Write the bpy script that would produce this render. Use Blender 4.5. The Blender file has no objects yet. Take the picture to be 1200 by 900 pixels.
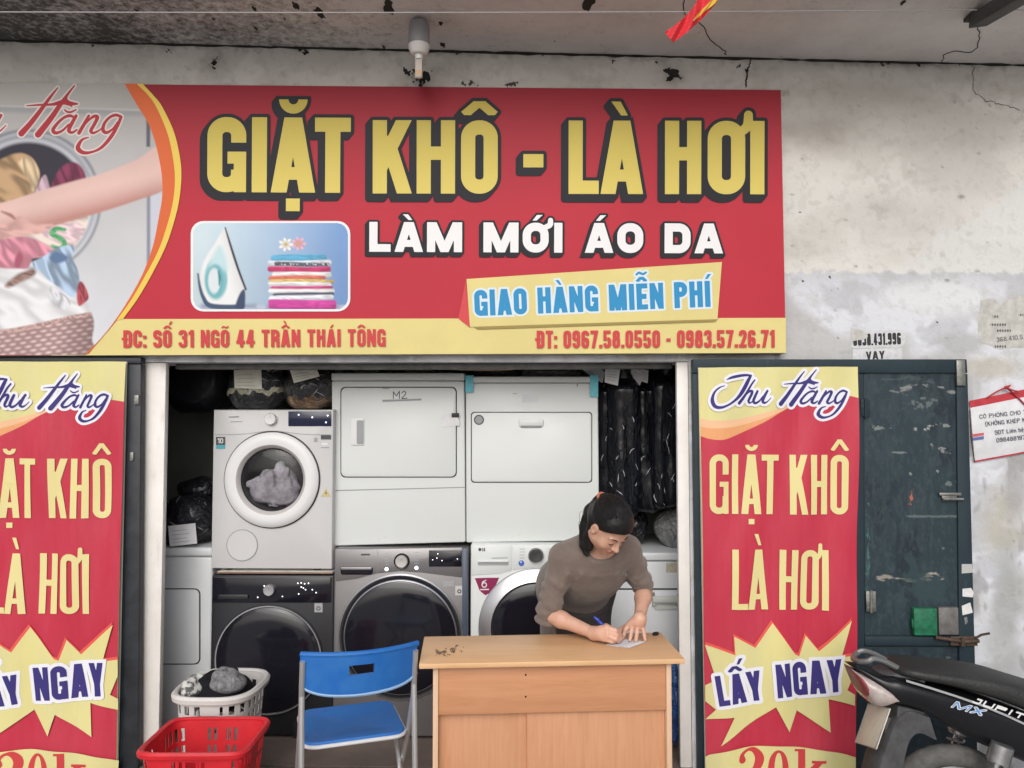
import bpy, bmesh, math, random, unicodedata
import numpy as np
from mathutils import Vector, Matrix, Euler, geometry
R = math.radians
random.seed(7)
rng = np.random.default_rng(7)
S = bpy.context.scene
COL = S.collection

# ------------------------------------------------------------------ camera, world, sun, exposure
CAM_Y, CAM_H, PITCH, YAW = -3.7, 1.65, 2.5, 1.2
cd = bpy.data.cameras.new('camera'); cam = bpy.data.objects.new('camera', cd); COL.objects.link(cam)
cd.sensor_width = 36; cd.lens = 27; cd.clip_start = 0.05; cd.clip_end = 2000
cam.location = (0, CAM_Y, CAM_H); cam.rotation_euler = (R(90 + PITCH), 0, R(YAW))
S.camera = cam
SUN_EL, SUN_AZ = 33.0, -174.0      # azimuth measured from +y towards +x; the sun stands behind the camera
w = bpy.data.worlds.new('World'); S.world = w; w.use_nodes = True
nt = w.node_tree; bg = nt.nodes['Background']
sky = nt.nodes.new('ShaderNodeTexSky'); sky.sky_type = 'NISHITA'; sky.sun_disc = False
sky.sun_elevation = R(SUN_EL); sky.sun_rotation = R(SUN_AZ)
sky.air_density = 1.0; sky.dust_density = 4.0; sky.ozone_density = 1.0
hs = nt.nodes.new('ShaderNodeHueSaturation'); hs.inputs['Saturation'].default_value = 0.30
nt.links.new(sky.outputs[0], hs.inputs['Color']); nt.links.new(hs.outputs[0], bg.inputs['Color'])
bg.inputs['Strength'].default_value = 0.15
ld = bpy.data.lights.new('sun', 'SUN'); sun = bpy.data.objects.new('sun', ld); COL.objects.link(sun)
ld.energy = 1.3; ld.angle = R(50); ld.color = (1.0, 0.97, 0.93)
_sd = Vector((math.sin(R(SUN_AZ)) * math.cos(R(SUN_EL)), math.cos(R(SUN_AZ)) * math.cos(R(SUN_EL)), math.sin(R(SUN_EL))))
sun.rotation_euler = _sd.to_track_quat('Z', 'Y').to_euler(); sun.location = _sd * 12
vs = S.view_settings; S.display_settings.display_device = 'sRGB'
vs.view_transform = 'Standard'; vs.look = 'None'; vs.exposure = -0.20; vs.gamma = 1.0; vs.use_curve_mapping = False
S.render.engine = 'CYCLES'; S.cycles.use_denoising = True
S.cycles.max_bounces = 8; S.cycles.diffuse_bounces = 4; S.cycles.transparent_max_bounces = 12

# ------------------------------------------------------------------ measuring: a pixel of the 1200x900 photograph to a point
_M = Euler((R(90 + PITCH), 0, R(YAW))).to_matrix()
_C = Vector((0, CAM_Y, CAM_H))
F = 900.0
def ray(u, v): return _M @ Vector(((u - 600) / F, (450 - v) / F, -1))
def P(u, v, y=0.0):
    d = ray(u, v); return _C + d * ((y - _C.y) / d.y)
def G(u, v, z):
    d = ray(u, v); return _C + d * ((z - _C.z) / d.z)
_MN = np.array(_M)
def Pn(uv, y):
    uv = np.asarray(uv, float)
    d = np.stack([(uv[:, 0] - 600) / F, (450 - uv[:, 1]) / F, -np.ones(len(uv))], 1) @ _MN.T
    t = (y - CAM_Y) / d[:, 1]
    return np.array(_C)[None] + d * t[:, None]

# ------------------------------------------------------------------ materials
MATS = {}
def mat(name, col, rough=0.5, metal=0.0, var=0.0, vscale=6.0, bump=0.0, bscale=40.0, spec=0.5, col2=None, coat=0.0, emit=None, detail=6.0, lo=0.35, hi=0.65, stretch=None, rvar=0.0):
    """principled material; col2 (or a darker col) shows through in noise patches, bump gives surface grain"""
    if name in MATS: return MATS[name]
    if name.split('_')[0] in ('sign', 'print', 'banner'): spec = min(spec, .22)
    m = bpy.data.materials.new(name); m.use_nodes = True; t = m.node_tree; b = t.nodes['Principled BSDF']
    b.inputs['Base Color'].default_value = (*col, 1); b.inputs['Roughness'].default_value = rough
    b.inputs['Metallic'].default_value = metal; b.inputs['Specular IOR Level'].default_value = spec
    b.inputs['Coat Weight'].default_value = coat; b.inputs['Coat Roughness'].default_value = 0.08
    if emit:
        b.inputs['Emission Color'].default_value = (*emit[0], 1); b.inputs['Emission Strength'].default_value = emit[1]
    if var or bump or rvar:
        tc = t.nodes.new('ShaderNodeTexCoord'); src = tc.outputs['Object']
        if stretch:
            mp = t.nodes.new('ShaderNodeMapping'); mp.inputs['Scale'].default_value = stretch
            t.links.new(src, mp.inputs['Vector']); src = mp.outputs['Vector']
    if var or rvar:
        n = t.nodes.new('ShaderNodeTexNoise'); n.inputs['Scale'].default_value = vscale; n.inputs['Detail'].default_value = detail
        n.inputs['Roughness'].default_value = 0.65
        t.links.new(src, n.inputs['Vector'])
        mr = t.nodes.new('ShaderNodeMapRange'); mr.inputs[1].default_value = lo; mr.inputs[2].default_value = hi
        mr.inputs[3].default_value = 0; mr.inputs[4].default_value = 1
        t.links.new(n.outputs['Fac'], mr.inputs[0])
        if var:
            mx = t.nodes.new('ShaderNodeMix'); mx.data_type = 'RGBA'
            c2 = col2 or tuple(c * (1 - var) for c in col)
            mx.inputs[6].default_value = (*col, 1); mx.inputs[7].default_value = (*c2, 1)
            ml = t.nodes.new('ShaderNodeMath'); ml.operation = 'MULTIPLY'; ml.inputs[1].default_value = 1.0 if col2 is None else var
            t.links.new(mr.outputs[0], ml.inputs[0]); t.links.new(ml.outputs[0], mx.inputs[0])
            t.links.new(mx.outputs[2], b.inputs['Base Color'])
        if rvar:
            m2 = t.nodes.new('ShaderNodeMapRange'); m2.inputs[3].default_value = rough; m2.inputs[4].default_value = min(1, rough + rvar)
            t.links.new(mr.outputs[0], m2.inputs[0]); t.links.new(m2.outputs[0], b.inputs['Roughness'])
    if bump:
        n2 = t.nodes.new('ShaderNodeTexNoise'); n2.inputs['Scale'].default_value = bscale; n2.inputs['Detail'].default_value = 5
        t.links.new(src, n2.inputs['Vector'])
        bp = t.nodes.new('ShaderNodeBump'); bp.inputs['Strength'].default_value = min(1, bump); bp.inputs['Distance'].default_value = 0.01
        t.links.new(n2.outputs['Fac'], bp.inputs['Height']); t.links.new(bp.outputs['Normal'], b.inputs['Normal'])
    MATS[name] = m; return m
def node_mat(name, rough=0.8):
    m = bpy.data.materials.new(name); m.use_nodes = True; t = m.node_tree
    b = t.nodes['Principled BSDF']; b.inputs['Roughness'].default_value = rough
    MATS[name] = m
    class K: pass
    k = K(); k.m, k.t, k.b = m, t, b
    k.tc = t.nodes.new('ShaderNodeTexCoord')
    def noise(scale, detail=6, rough=0.6, vec=None, dist=0.0, stretch=None):
        n = t.nodes.new('ShaderNodeTexNoise'); n.inputs['Scale'].default_value = scale; n.inputs['Detail'].default_value = detail
        n.inputs['Roughness'].default_value = rough; n.inputs['Distortion'].default_value = dist
        v = vec or k.tc.outputs['Object']
        if stretch:
            mp = t.nodes.new('ShaderNodeMapping'); mp.inputs['Scale'].default_value = stretch; t.links.new(v, mp.inputs['Vector']); v = mp.outputs[0]
        t.links.new(v, n.inputs['Vector']); return n.outputs['Fac']
    def ramp(x, a, b_, lo=0.0, hi=1.0):
        r = t.nodes.new('ShaderNodeMapRange'); r.inputs[1].default_value = a; r.inputs[2].default_value = b_
        r.inputs[3].default_value = lo; r.inputs[4].default_value = hi; t.links.new(x, r.inputs[0]); return r.outputs[0]
    def math_(op, x, y):
        n = t.nodes.new('ShaderNodeMath'); n.operation = op
        for i, s in enumerate((x, y)):
            if isinstance(s, (int, float)): n.inputs[i].default_value = s
            else: t.links.new(s, n.inputs[i])
        return n.outputs[0]
    def mix(f, a, b_):
        n = t.nodes.new('ShaderNodeMix'); n.data_type = 'RGBA'
        if isinstance(f, (int, float)): n.inputs[0].default_value = f
        else: t.links.new(f, n.inputs[0])
        for i, s in ((6, a), (7, b_)):
            if isinstance(s, tuple): n.inputs[i].default_value = (*s, 1)
            else: t.links.new(s, n.inputs[i])
        return n.outputs[2]
    def sep():
        s = t.nodes.new('ShaderNodeSeparateXYZ'); t.links.new(k.tc.outputs['Object'], s.inputs[0]); return s.outputs
    def bump(h, strength=0.5, dist=0.01):
        n = t.nodes.new('ShaderNodeBump'); n.inputs['Strength'].default_value = strength; n.inputs['Distance'].default_value = dist
        t.links.new(h, n.inputs['Height']); t.links.new(n.outputs[0], b.inputs['Normal'])
    def color(c): t.links.new(c, b.inputs['Base Color'])
    k.noise, k.ramp, k.math, k.mix, k.sep, k.bump, k.color = noise, ramp, math_, mix, sep, bump, color
    return k

# ------------------------------------------------------------------ objects: things, parts, sub-parts
ORIGIN = {}
def tag(o, label=None, cat=None, group=None, kind=None):
    if label: o['label'] = label
    if cat: o['category'] = cat
    if group: o['group'] = group
    if kind: o['kind'] = kind
    return o
def thing(name, loc, label, cat, group=None):
    o = bpy.data.objects.new(name, None); COL.objects.link(o); o.location = loc; o.empty_display_size = 0.1
    ORIGIN[o.name] = Vector(loc)
    return tag(o, label, cat, group)
def link_mesh(name, verts, faces, mats, parent=None, midx=None, smooth=False, base=None, sharp=None):
    """verts in world space; the object's origin is its thing's base (or base for a thing of one mesh)"""
    org = ORIGIN[parent.name] if parent else Vector(base if base is not None else (0, 0, 0))
    V = np.asarray(verts, float) - np.array(org)
    me = bpy.data.meshes.new(name); me.from_pydata(V.tolist(), [], faces if isinstance(faces, list) else faces.tolist())
    for m in (mats if isinstance(mats, (list, tuple)) else [mats]): me.materials.append(m)
    if midx is not None: me.polygons.foreach_set('material_index', np.asarray(midx, np.int32))
    if smooth is True: me.polygons.foreach_set('use_smooth', np.ones(len(me.polygons), bool))
    elif smooth is not False: me.polygons.foreach_set('use_smooth', np.asarray(smooth, bool))
    me.update()
    if sharp: me.set_sharp_from_angle(angle=R(sharp))
    o = bpy.data.objects.new(name, me); COL.objects.link(o)
    if parent: o.parent = parent
    else: o.location = org
    ORIGIN[o.name] = org
    return o

class MB:
    """collects shapes into one mesh (world space)"""
    def __init__(s): s.v, s.f, s.m, s.s = [], [], [], []
    def add(s, verts, faces, mi=0, smooth=False):
        n = len(s.v); s.v += [tuple(p) for p in verts]
        for f in faces: s.f.append([i + n for i in f]); s.m.append(mi); s.s.append(smooth)
        return s
    def bm(s, b, mi=0, smooth=False, mx=None):
        b.verts.index_update()
        vs_ = [(mx @ v.co if mx else v.co.copy()) for v in b.verts]
        s.add(vs_, [[v.index for v in f.verts] for f in b.faces], mi, smooth); b.free(); return s
    def box(s, x0, x1, y0, y1, z0, z1, bev=0.0, seg=2, mi=0, mx=None):
        b = bmesh.new(); bmesh.ops.create_cube(b, size=1.0)
        for v in b.verts:
            v.co = Vector(((x0 + x1) / 2 + v.co.x * (x1 - x0), (y0 + y1) / 2 + v.co.y * (y1 - y0), (z0 + z1) / 2 + v.co.z * (z1 - z0)))
        if bev: bmesh.ops.bevel(b, geom=b.edges[:], offset=bev, segments=seg, affect='EDGES', profile=0.5)
        return s.bm(b, mi, bool(bev), mx)
    def prism(s, pts, ext, bev=0.0, seg=2, mi=0, mx=None):
        """closed polygon of points (3d), pushed along the vector ext"""
        b = bmesh.new(); vv = [b.verts.new(p) for p in pts]; f = b.faces.new(vv)
        r = bmesh.ops.extrude_face_region(b, geom=[f])
        for e in r['geom']:
            if isinstance(e, bmesh.types.BMVert): e.co += Vector(ext)
        bmesh.ops.recalc_face_normals(b, faces=b.faces[:])
        if bev:
            es = [e for e in b.edges if len(e.link_faces) == 2 and e.calc_face_angle(0) > 0.6]
            bmesh.ops.bevel(b, geom=es, offset=bev, segments=seg, affect='EDGES', profile=0.5)
        return s.bm(b, mi, bool(bev), mx)
    def ring(s, rings, close=False, caps=True, mi=0, smooth=True, loop=True):
        """rings: list of equally long point loops, skinned in order"""
        n = len(rings[0]); v = [p for r in rings for p in r]; f = []
        k = len(rings)
        for a in range(k if close else k - 1):
            c = (a + 1) % k
            for i in range(n if loop else n - 1):
                j = (i + 1) % n
                f.append([a * n + i, a * n + j, c * n + j, c * n + i])
        if caps and not close:
            f.append(list(range(n))[::-1]); f.append([(k - 1) * n + i for i in range(n)])
        return s.add(v, f, mi, smooth)
    def tube(s, pts, r, n=10, mi=0, caps=True, close=False):
        pts = [Vector(p) for p in pts]; rr = r if isinstance(r, (list, tuple)) else [r] * len(pts)
        rings = []; up = None
        for i, p in enumerate(pts):
            a = pts[i - 1] if (i or close) else p; b = pts[(i + 1) % len(pts)] if (i < len(pts) - 1 or close) else p
            t = (b - a).normalized()
            if up is None:
                up = t.orthogonal().normalized()
            up = (up - t * up.dot(t)); up = up.normalized() if up.length > 1e-6 else t.orthogonal().normalized()
            q = t.cross(up)
            rings.append([p + (up * math.cos(2 * math.pi * k / n) + q * math.sin(2 * math.pi * k / n)) * rr[i] for k in range(n)])
        return s.ring(rings, close=close, caps=caps, mi=mi)
    def lathe(s, c, prof, n=40, mi=0, axis=(0, -1, 0), sx=1.0, caps=False, mats=None):
        """profile of (radius, offset along axis) turned about axis through c"""
        ax = Vector(axis).normalized(); a = ax.orthogonal().normalized() if abs(ax.z) > 0.9 else Vector((0, 0, 1)); a = (a - ax * a.dot(ax)).normalized(); b = ax.cross(a)
        c = Vector(c); N = n
        for i in range(len(prof) - 1):
            rr = []
            for r_, o_ in prof[i:i + 2]:
                rr.append([c + ax * o_ + (a * math.cos(2 * math.pi * k / N) + b * sx * math.sin(2 * math.pi * k / N)) * r_ for k in range(N)])
            s.ring(rr, caps=False, mi=(mats[i] if mats else mi))
        if caps:
            for (r_, o_) in (prof[0], prof[-1]):
                s.add([c + ax * o_ + (a * math.cos(2 * math.pi * k / N) + b * sx * math.sin(2 * math.pi * k / N)) * r_ for k in range(N)], [list(range(N))], mi, False)
        return s
    def build(s, name, mats, parent=None, base=None, sharp=35, weld=True):
        b = bmesh.new(); vv = [b.verts.new(p) for p in s.v]
        if weld:
            pass
        for f, mi, sm in zip(s.f, s.m, s.s):
            try: g = b.faces.new([vv[i] for i in f])
            except ValueError: continue
            g.material_index = mi; g.smooth = sm
        if weld: bmesh.ops.remove_doubles(b, verts=b.verts[:], dist=1e-5)
        bmesh.ops.recalc_face_normals(b, faces=b.faces[:])
        b.verts.index_update()
        V = [v.co.copy() for v in b.verts]; Fc = [[v.index for v in f.verts] for f in b.faces]
        mi = [f.material_index for f in b.faces]; sm = [f.smooth for f in b.faces]; b.free()
        return link_mesh(name, V, Fc, mats, parent, mi, sm, base, sharp if any(sm) else None)

# ------------------------------------------------------------------ flat drawing: signed distances in photo pixels -> one flat mesh
def d_box(X, Y, x0, y0, x1, y1, r=0.0):
    qx = np.abs(X - (x0 + x1) / 2) - abs(x1 - x0) / 2 + r; qy = np.abs(Y - (y0 + y1) / 2) - abs(y1 - y0) / 2 + r
    return np.hypot(np.maximum(qx, 0), np.maximum(qy, 0)) + np.minimum(np.maximum(qx, qy), 0) - r
def d_seg(X, Y, a, b, t):
    """oriented bar of full width t, flat ends"""
    ax, ay = a; bx, by = b; L = math.hypot(bx - ax, by - ay) + 1e-9; cx, cy = (bx - ax) / L, (by - ay) / L
    px = (X - (ax + bx) / 2); py = (Y - (ay + by) / 2)
    return d_box(px * cx + py * cy, -px * cy + py * cx, -L / 2, -t / 2, L / 2, t / 2)
def d_cap(X, Y, a, b, r0, r1):
    ax, ay = a; bx, by = b; dx, dy = bx - ax, by - ay
    h = np.clip(((X - ax) * dx + (Y - ay) * dy) / (dx * dx + dy * dy + 1e-9), 0, 1)
    return np.hypot(X - ax - dx * h, Y - ay - dy * h) - (r0 + (r1 - r0) * h)
def d_poly(X, Y, pts):
    d = np.full(X.shape, 1e18); s = np.ones(X.shape); n = len(pts)
    for i in range(n):
        vi = pts[i]; vj = pts[i - 1]
        ex, ey = vj[0] - vi[0], vj[1] - vi[1]; wx, wy = X - vi[0], Y - vi[1]
        c = np.clip((wx * ex + wy * ey) / (ex * ex + ey * ey + 1e-12), 0, 1)
        bx, by = wx - ex * c, wy - ey * c; d = np.minimum(d, bx * bx + by * by)
        c1 = Y >= vi[1]; c2 = Y < vj[1]; c3 = ex * wy > ey * wx
        flip = (c1 & c2 & c3) | (~c1 & ~c2 & ~c3); s = np.where(flip, -s, s)
    return s * np.sqrt(d)
def d_ring(X, Y, x0, y0, x1, y1, r, t):
    return np.abs(d_box(X, Y, x0 + t / 2, y0 + t / 2, x1 - t / 2, y1 - t / 2, max(0.1, r - t / 2))) - t / 2
def spline(pts, n=8, close=False):
    """Catmull-Rom through points of any dimension"""
    p = [np.asarray(q, float) for q in pts]; out = []
    m = len(p)
    for i in range(m if close else m - 1):
        a = p[(i - 1) % m] if (close or i > 0) else 2 * p[0] - p[1]
        b, c = p[i], p[(i + 1) % m]
        d = p[(i + 2) % m] if (close or i + 2 < m) else 2 * p[-1] - p[-2]
        for k in range(n):
            t = k / n
            out.append(0.5 * ((2 * b) + (c - a) * t + (2 * a - 5 * b + 4 * c - d) * t * t + (3 * b - a - 3 * c + d) * t ** 3))
    if not close: out.append(p[-1])
    return out
def d_brush(X, Y, pts, n=6):
    """tapered stroke through (x, y, radius) points"""
    q = spline(pts, n); d = np.full(X.shape, 1e9)
    for a, b in zip(q[:-1], q[1:]): d = np.minimum(d, d_cap(X, Y, a[:2], b[:2], a[2], b[2]))
    return d

_REL = dict(I=.42, M=1.35, A=1.08, V=1.05, Y=1.05, T=.95, L=.82, E=.85, W=1.5, K=1.05, N=1.03)
_REL.update({'.': .36, ':': .36, '-': .55, ' ': .5, '1': .62, '(': .5, ')': .5, 'i': .36, 'e': .8, 'n': .8, 'h': .8, 'r': .6, ',': .36, 'J': .8})
def glyph(ch, X, Y, w, h, t):
    """distance to one letter: X right, Y up from the baseline, letter box w x h, stroke t"""
    dec = unicodedata.normalize('NFD', ch); c = dec[0]; marks = dec[1:]
    bar = c in 'ĐđƯ'
    if c == 'Đ': c = 'D'
    th = t * 0.94
    U = lambda *a: np.minimum.reduce(a)
    clip = lambda d, x0, y0, x1, y1: np.maximum(d, d_box(X, Y, x0, y0, x1, y1))
    r = min(w * 0.48, h * 0.42)
    B = lambda x0, y0, x1, y1: d_box(X, Y, x0, y0, x1, y1)
    big = 9 * h
    xh = h
    if c == 'I': g = B(w / 2 - t / 2, 0, w / 2 + t / 2, h)
    elif c == 'L': g = U(B(0, 0, t, h), B(0, 0, w, th))
    elif c == 'T': g = U(B(0, h - th, w, h), B(w / 2 - t / 2, 0, w / 2 + t / 2, h))
    elif c == 'H': g = U(B(0, 0, t, h), B(w - t, 0, w, h), B(0, h * .46, w, h * .46 + th))
    elif c == 'E': g = U(B(0, 0, t, h), B(0, 0, w, th), B(0, h - th, w, h), B(0, h / 2 - th / 2, w * .9, h / 2 + th / 2))
    elif c in 'O0': g = d_ring(X, Y, 0, 0, w, h, r, t)
    elif c == 'C': g = np.maximum(d_ring(X, Y, 0, 0, w, h, r, t), -B(w * .5, h * .37, w * 1.4, h * .63))
    elif c == 'G':
        g = U(np.maximum(d_ring(X, Y, 0, 0, w, h, r, t), -B(w * .5, h * .3, w * 1.4, h * .66)),
              B(w * .52, h * .54 - th * .85, w, h * .54), B(w - t * .82, 0, w, h * .54))
    elif c == 'D':
        g = U(clip(d_ring(X, Y, -w * .5, 0, w, h, r * .95, t), 0, 0, w, h), B(0, 0, t, h))
        if bar: g = U(g, B(-t * .5, h / 2 - th * .4, w * .5, h / 2 + th * .4))
    elif c == 'A':
        s = (w / 2 - t * .56) / h; k = math.hypot(1, s) ; tt = t / k * 1.06
        e = 0.3 * h
        g = U(d_seg(X, Y, (t * .5 - s * e, -e), (t * .5 + s * (h + e), h + e), tt), d_seg(X, Y, (w - t * .5 + s * e, -e), (w - t * .5 - s * (h + e), h + e), tt))
        g = U(clip(g, -t, 0, w + t, h), B(t * .5 + s * h * .28, h * .17, w - t * .5 - s * h * .28, h * .17 + th * .9))
    elif c == 'K':
        g = U(B(0, 0, t, h), clip(U(d_seg(X, Y, (t * .2, h * .22), (w - t * .05, h * 1.22), t), d_seg(X, Y, (w * .34, h * .78), (w - t * .3, -h * .16), t)), 0, 0, w * 1.2, h))
    elif c == 'k': g = U(B(0, 0, t, h), clip(U(d_seg(X, Y, (t * .4, h * .2), (w - t * .2, h * .75), t * .8), d_seg(X, Y, (w * .35, h * .5), (w - t * .3, -h * .12), t)), 0, 0, w * 1.2, h * .7), B(-t * .5, h - t * .35, t, h), B(-t * .4, 0, t * 1.4, t * .4), B(w - t * 1.6, h * .66, w + t * .5, h * .66 + t * .4))
    elif c == 'M':
        g = U(B(0, 0, t, h), B(w - t, 0, w, h), clip(U(d_seg(X, Y, (t * .45, h * 1.1), (w / 2 + t * .05, 0), t), d_seg(X, Y, (w - t * .45, h * 1.1), (w / 2 - t * .05, 0), t)), 0, 0, w, h))
    elif c == 'N': g = U(B(0, 0, t * .92, h), B(w - t * .92, 0, w, h), clip(d_seg(X, Y, (t * .3, h * 1.1), (w - t * .3, -h * .1), t * .95), 0, 0, w, h))
    elif c in 'VY':
        y0 = 0 if c == 'V' else h * .36
        dx = (w / 2 - t * .5); dy = h - y0; e = .3
        sg = U(d_seg(X, Y, (t * .5 - dx * e, h + dy * e), (w / 2 + dx * .06, y0 - dy * .06), t * .98), d_seg(X, Y, (w - t * .5 + dx * e, h + dy * e), (w / 2 - dx * .06, y0 - dy * .06), t * .98))
        g = clip(sg, -t, 0, w + t, h)
        if c == 'Y': g = U(g, B(w / 2 - t / 2, 0, w / 2 + t / 2, h * .42))
    elif c in 'PR':
        g = U(B(0, 0, t, h), clip(d_ring(X, Y, -w * .5, h * .42, w, h, h * .26, t), 0, 0, w, h))
        if c == 'R': g = U(g, B(w - t, 0, w, h * .36), clip(d_box(X, Y, w - t * 1.4, h * .3, w, h * .5), 0, 0, w, h))
    elif c == 'S':
        a = np.maximum(d_ring(X, Y, 0, h * .47, w, h, r * .9, t), -B(w * .5, 0, w * 1.5, h * .7))
        b = np.maximum(d_ring(X, Y, 0, 0, w, h * .47 + th, r * .9, t), -B(-w * .5, h * .3, w * .5, h))
        g = U(a, b)
    elif c == 'U': g = U(clip(d_ring(X, Y, 0, 0, w, h * 2, r, t), 0, 0, w, h))
    elif c == 'J': g = U(np.maximum(d_ring(X, Y, 0, 0, w, h * 2, r, t), -B(-w, h * .32, w * .6, h * 3)), B(w - t, h * .3, w, h), B(w * .35, h - th, w, h)); g = clip(g, 0, 0, w, h)
    elif c == 'X': g = clip(U(d_seg(X, Y, (-.1 * w + t * .5, -.1 * h), (w * 1.1 - t * .5, 1.1 * h), t), d_seg(X, Y, (w * 1.1 - t * .5, -.1 * h), (-.1 * w + t * .5, 1.1 * h), t)), 0, 0, w, h)
    elif c == '1': g = U(B(w - t, 0, w, h), d_poly(X, Y, [(0, h * .72), (0, h * .86), (w - t * .8, h), (w - t * .2, h), (w - t * .2, h * .76)]))
    elif c == '2':
        g = U(np.maximum(d_ring(X, Y, 0, h * .42, w, h, r * .95, t), -B(-w, 0, w * .55, h * .68)), clip(d_seg(X, Y, (t * .4, -h * .1), (w - t * .5, h * .62), t), 0, 0, w, h * .6), B(0, 0, w, th))
    elif c == '3':
        g = U(np.maximum(d_ring(X, Y, 0, h * .46, w, h, r * .9, t), -B(-w, h * .3, w * .5, h * .72)), np.maximum(d_ring(X, Y, 0, 0, w, h * .46 + th, r * .9, t), -B(-w, h * .29, w * .5, h * .8)), B(w * .4, h * .47, w * .7, h * .47 + th))
    elif c == '4': g = U(B(w * .82 - t, 0, w * .82, h), B(0, h * .2, w, h * .2 + th), clip(d_seg(X, Y, (t * .45, h * .2), (w * .82 - t * .6, h * 1.05), t * .9), 0, h * .2, w, h))
    elif c == '5':
        g = U(np.maximum(d_ring(X, Y, 0, 0, w, h * .62, r * .95, t), -B(-w, h * .28, w * .5, h)), B(0, h * .42, t * .95, h), B(0, h - th, w * .95, h), B(0, h * .42, w * .45, h * .42 + th * .8))
    elif c in '69':
        if c == '9': Y = h - Y; X = w - X
        g = U(d_ring(X, Y, 0, 0, w, h * .6, r * .9, t), np.maximum(d_ring(X, Y, 0, 0, w, h, r, t), -d_box(X, Y, w * .45, -h, w * 2, h * .7)))
        g = np.maximum(g, -d_box(X, Y, w * .6, h * .62, w * 2, h * .72))
        if c == '9': Y = h - Y; X = w - X
    elif c == '7': g = U(B(0, h - th, w, h), clip(d_seg(X, Y, (w * .33, -h * .1), (w - t * .48, h), t), 0, 0, w, h))
    elif c == '8': g = U(d_ring(X, Y, w * .04, h * .46, w * .96, h, r * .88, t), d_ring(X, Y, 0, 0, w, h * .46 + th, r * .9, t))
    elif c == '.': g = B(w / 2 - t * .5, 0, w / 2 + t * .5, t)
    elif c == ':': g = U(B(w / 2 - t * .5, 0, w / 2 + t * .5, t), B(w / 2 - t * .5, h * .6 - t / 2, w / 2 + t * .5, h * .6 + t / 2))
    elif c == '-': g = B(0, h * .36, w, h * .36 + th)
    elif c == '(': g = np.maximum(d_ring(X, Y, 0, -h * .15, w * 2.4, h * 1.1, w * 1.1, t), -B(w, -h, w * 5, h * 2))
    elif c == 'i': g = U(B(w / 2 - t / 2, 0, w / 2 + t / 2, h * .7), B(w / 2 - t / 2, h * .85, w / 2 + t / 2, h))
    elif c == 'n': xh = h * .72; g = U(B(0, 0, t, xh), clip(d_ring(X, Y, 0, -h, w, xh, r, t), 0, 0, w, xh))
    elif c == 'h': g = U(B(0, 0, t, h), clip(d_ring(X, Y, 0, -h, w, h * .72, r, t), 0, 0, w, h * .72))
    elif c == 'e': xh = h * .72; g = U(np.maximum(d_ring(X, Y, 0, 0, w, xh, r, t), -B(w * .5, xh * .22, w * 1.4, xh * .45)), B(t / 2, xh * .45, w - t / 2, xh * .45 + th))
    else: g = np.full(X.shape, big)
    # accents
    top = xh + h * .07; cx = w / 2; ah = h * .19; a = t * .62
    for m in marks:
        if m == '\u0302':
            if '\u0323' in marks or True:
                hw = min(w * .42, t * 1.15)
                g = U(g, np.maximum(U(d_seg(X, Y, (cx - hw, top), (cx + a * .1, top + ah), a), d_seg(X, Y, (cx + hw, top), (cx - a * .1, top + ah), a)), d_box(X, Y, cx - 2 * w, top, cx + 2 * w, top + ah)))
                top2 = top + ah + h * .04
        elif m == '\u0306':
            R_ = min(w * .34, t * .85); g = U(g, np.maximum(np.abs(np.hypot(X - cx, Y - top - R_) - R_ * .75) - a * .5, Y - top - R_))
        elif m == '\u0323': g = U(g, B(cx - t * .46, -h * .08 - t * .84, cx + t * .46, -h * .08))
        elif m == '\u031b': g = U(g, np.maximum(d_brush(X, Y, [(w * .86, h * .84, a * .5), (w + t * .15, h * .93, a * .55), (w + t * .22, h * 1.08, a * .5)], 4), -1e9 * np.ones_like(X)))
    base = top2 if '\u0302' in marks else top
    off = min(w * .3, t * .8) if '\u0302' in marks else 0
    for m in marks:
        if m == '\u0300': g = U(g, d_poly(X, Y, [(cx - t * .75 + off * 0, base + ah), (cx - t * .1, base + ah), (cx + t * .42, base), (cx - t * .06, base)]))
        elif m == '\u0301': g = U(g, d_poly(X, Y, [(cx + t * .85 + off, base + ah), (cx + t * .15 + off, base + ah), (cx - t * .4 + off, base), (cx + t * .1 + off, base)]))
        elif m == '\u0303':
            q = [(cx - t * .9, base + ah * .25, a * .3), (cx - t * .4, base + ah * .62, a * .34), (cx + t * .3, base + ah * .3, a * .34), (cx + t * .9, base + ah * .62, a * .3)]
            g = U(g, d_brush(X, Y, q, 5))
    return g
def d_text(U_, V_, txt, x0, x1, b0, b1, cap, t, gap=0.16, slant=0.0, spans=None, capx=None):
    """text between pixel columns x0..x1, baseline rows b0 (left) and b1 (right), cap height in pixels"""
    ang = math.atan2(b1 - b0, x1 - x0); ca, sa = math.cos(ang), math.sin(ang)
    X = (U_ - x0) * ca + (V_ - b0) * sa; Y = (U_ - x0) * sa - (V_ - b0) * ca
    if slant: X = X - Y * slant
    L = math.hypot(x1 - x0, b1 - b0); out = np.full(U_.shape, 1e9)
    base = lambda c: unicodedata.normalize('NFD', c)[0]
    if spans is None:
        u = [_REL.get(base(c), 1.0) for c in txt]; tot = sum(u) + gap * (len(txt) - 1); k = L / tot; x = 0; spans = []
        for a in u: spans.append((x * k, (x + a) * k)); x += a + gap
    for c, (a, b) in zip(txt, spans):
        if c == ' ': continue
        lo, hi = a - 3 * t, b + 3 * t
        sel = (X > lo - 6) & (X < hi + 6)
        if not sel.any(): continue
        g = glyph(c, X[sel] - a, Y[sel], b - a, cap, t); out[sel] = np.minimum(out[sel], g)
    return out
def grid(x0, y0, x1, y1, h):
    xs = np.arange(x0, x1 + h, h); ys = np.arange(y0, y1 + h, h)
    return np.meshgrid(xs, ys)
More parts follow.
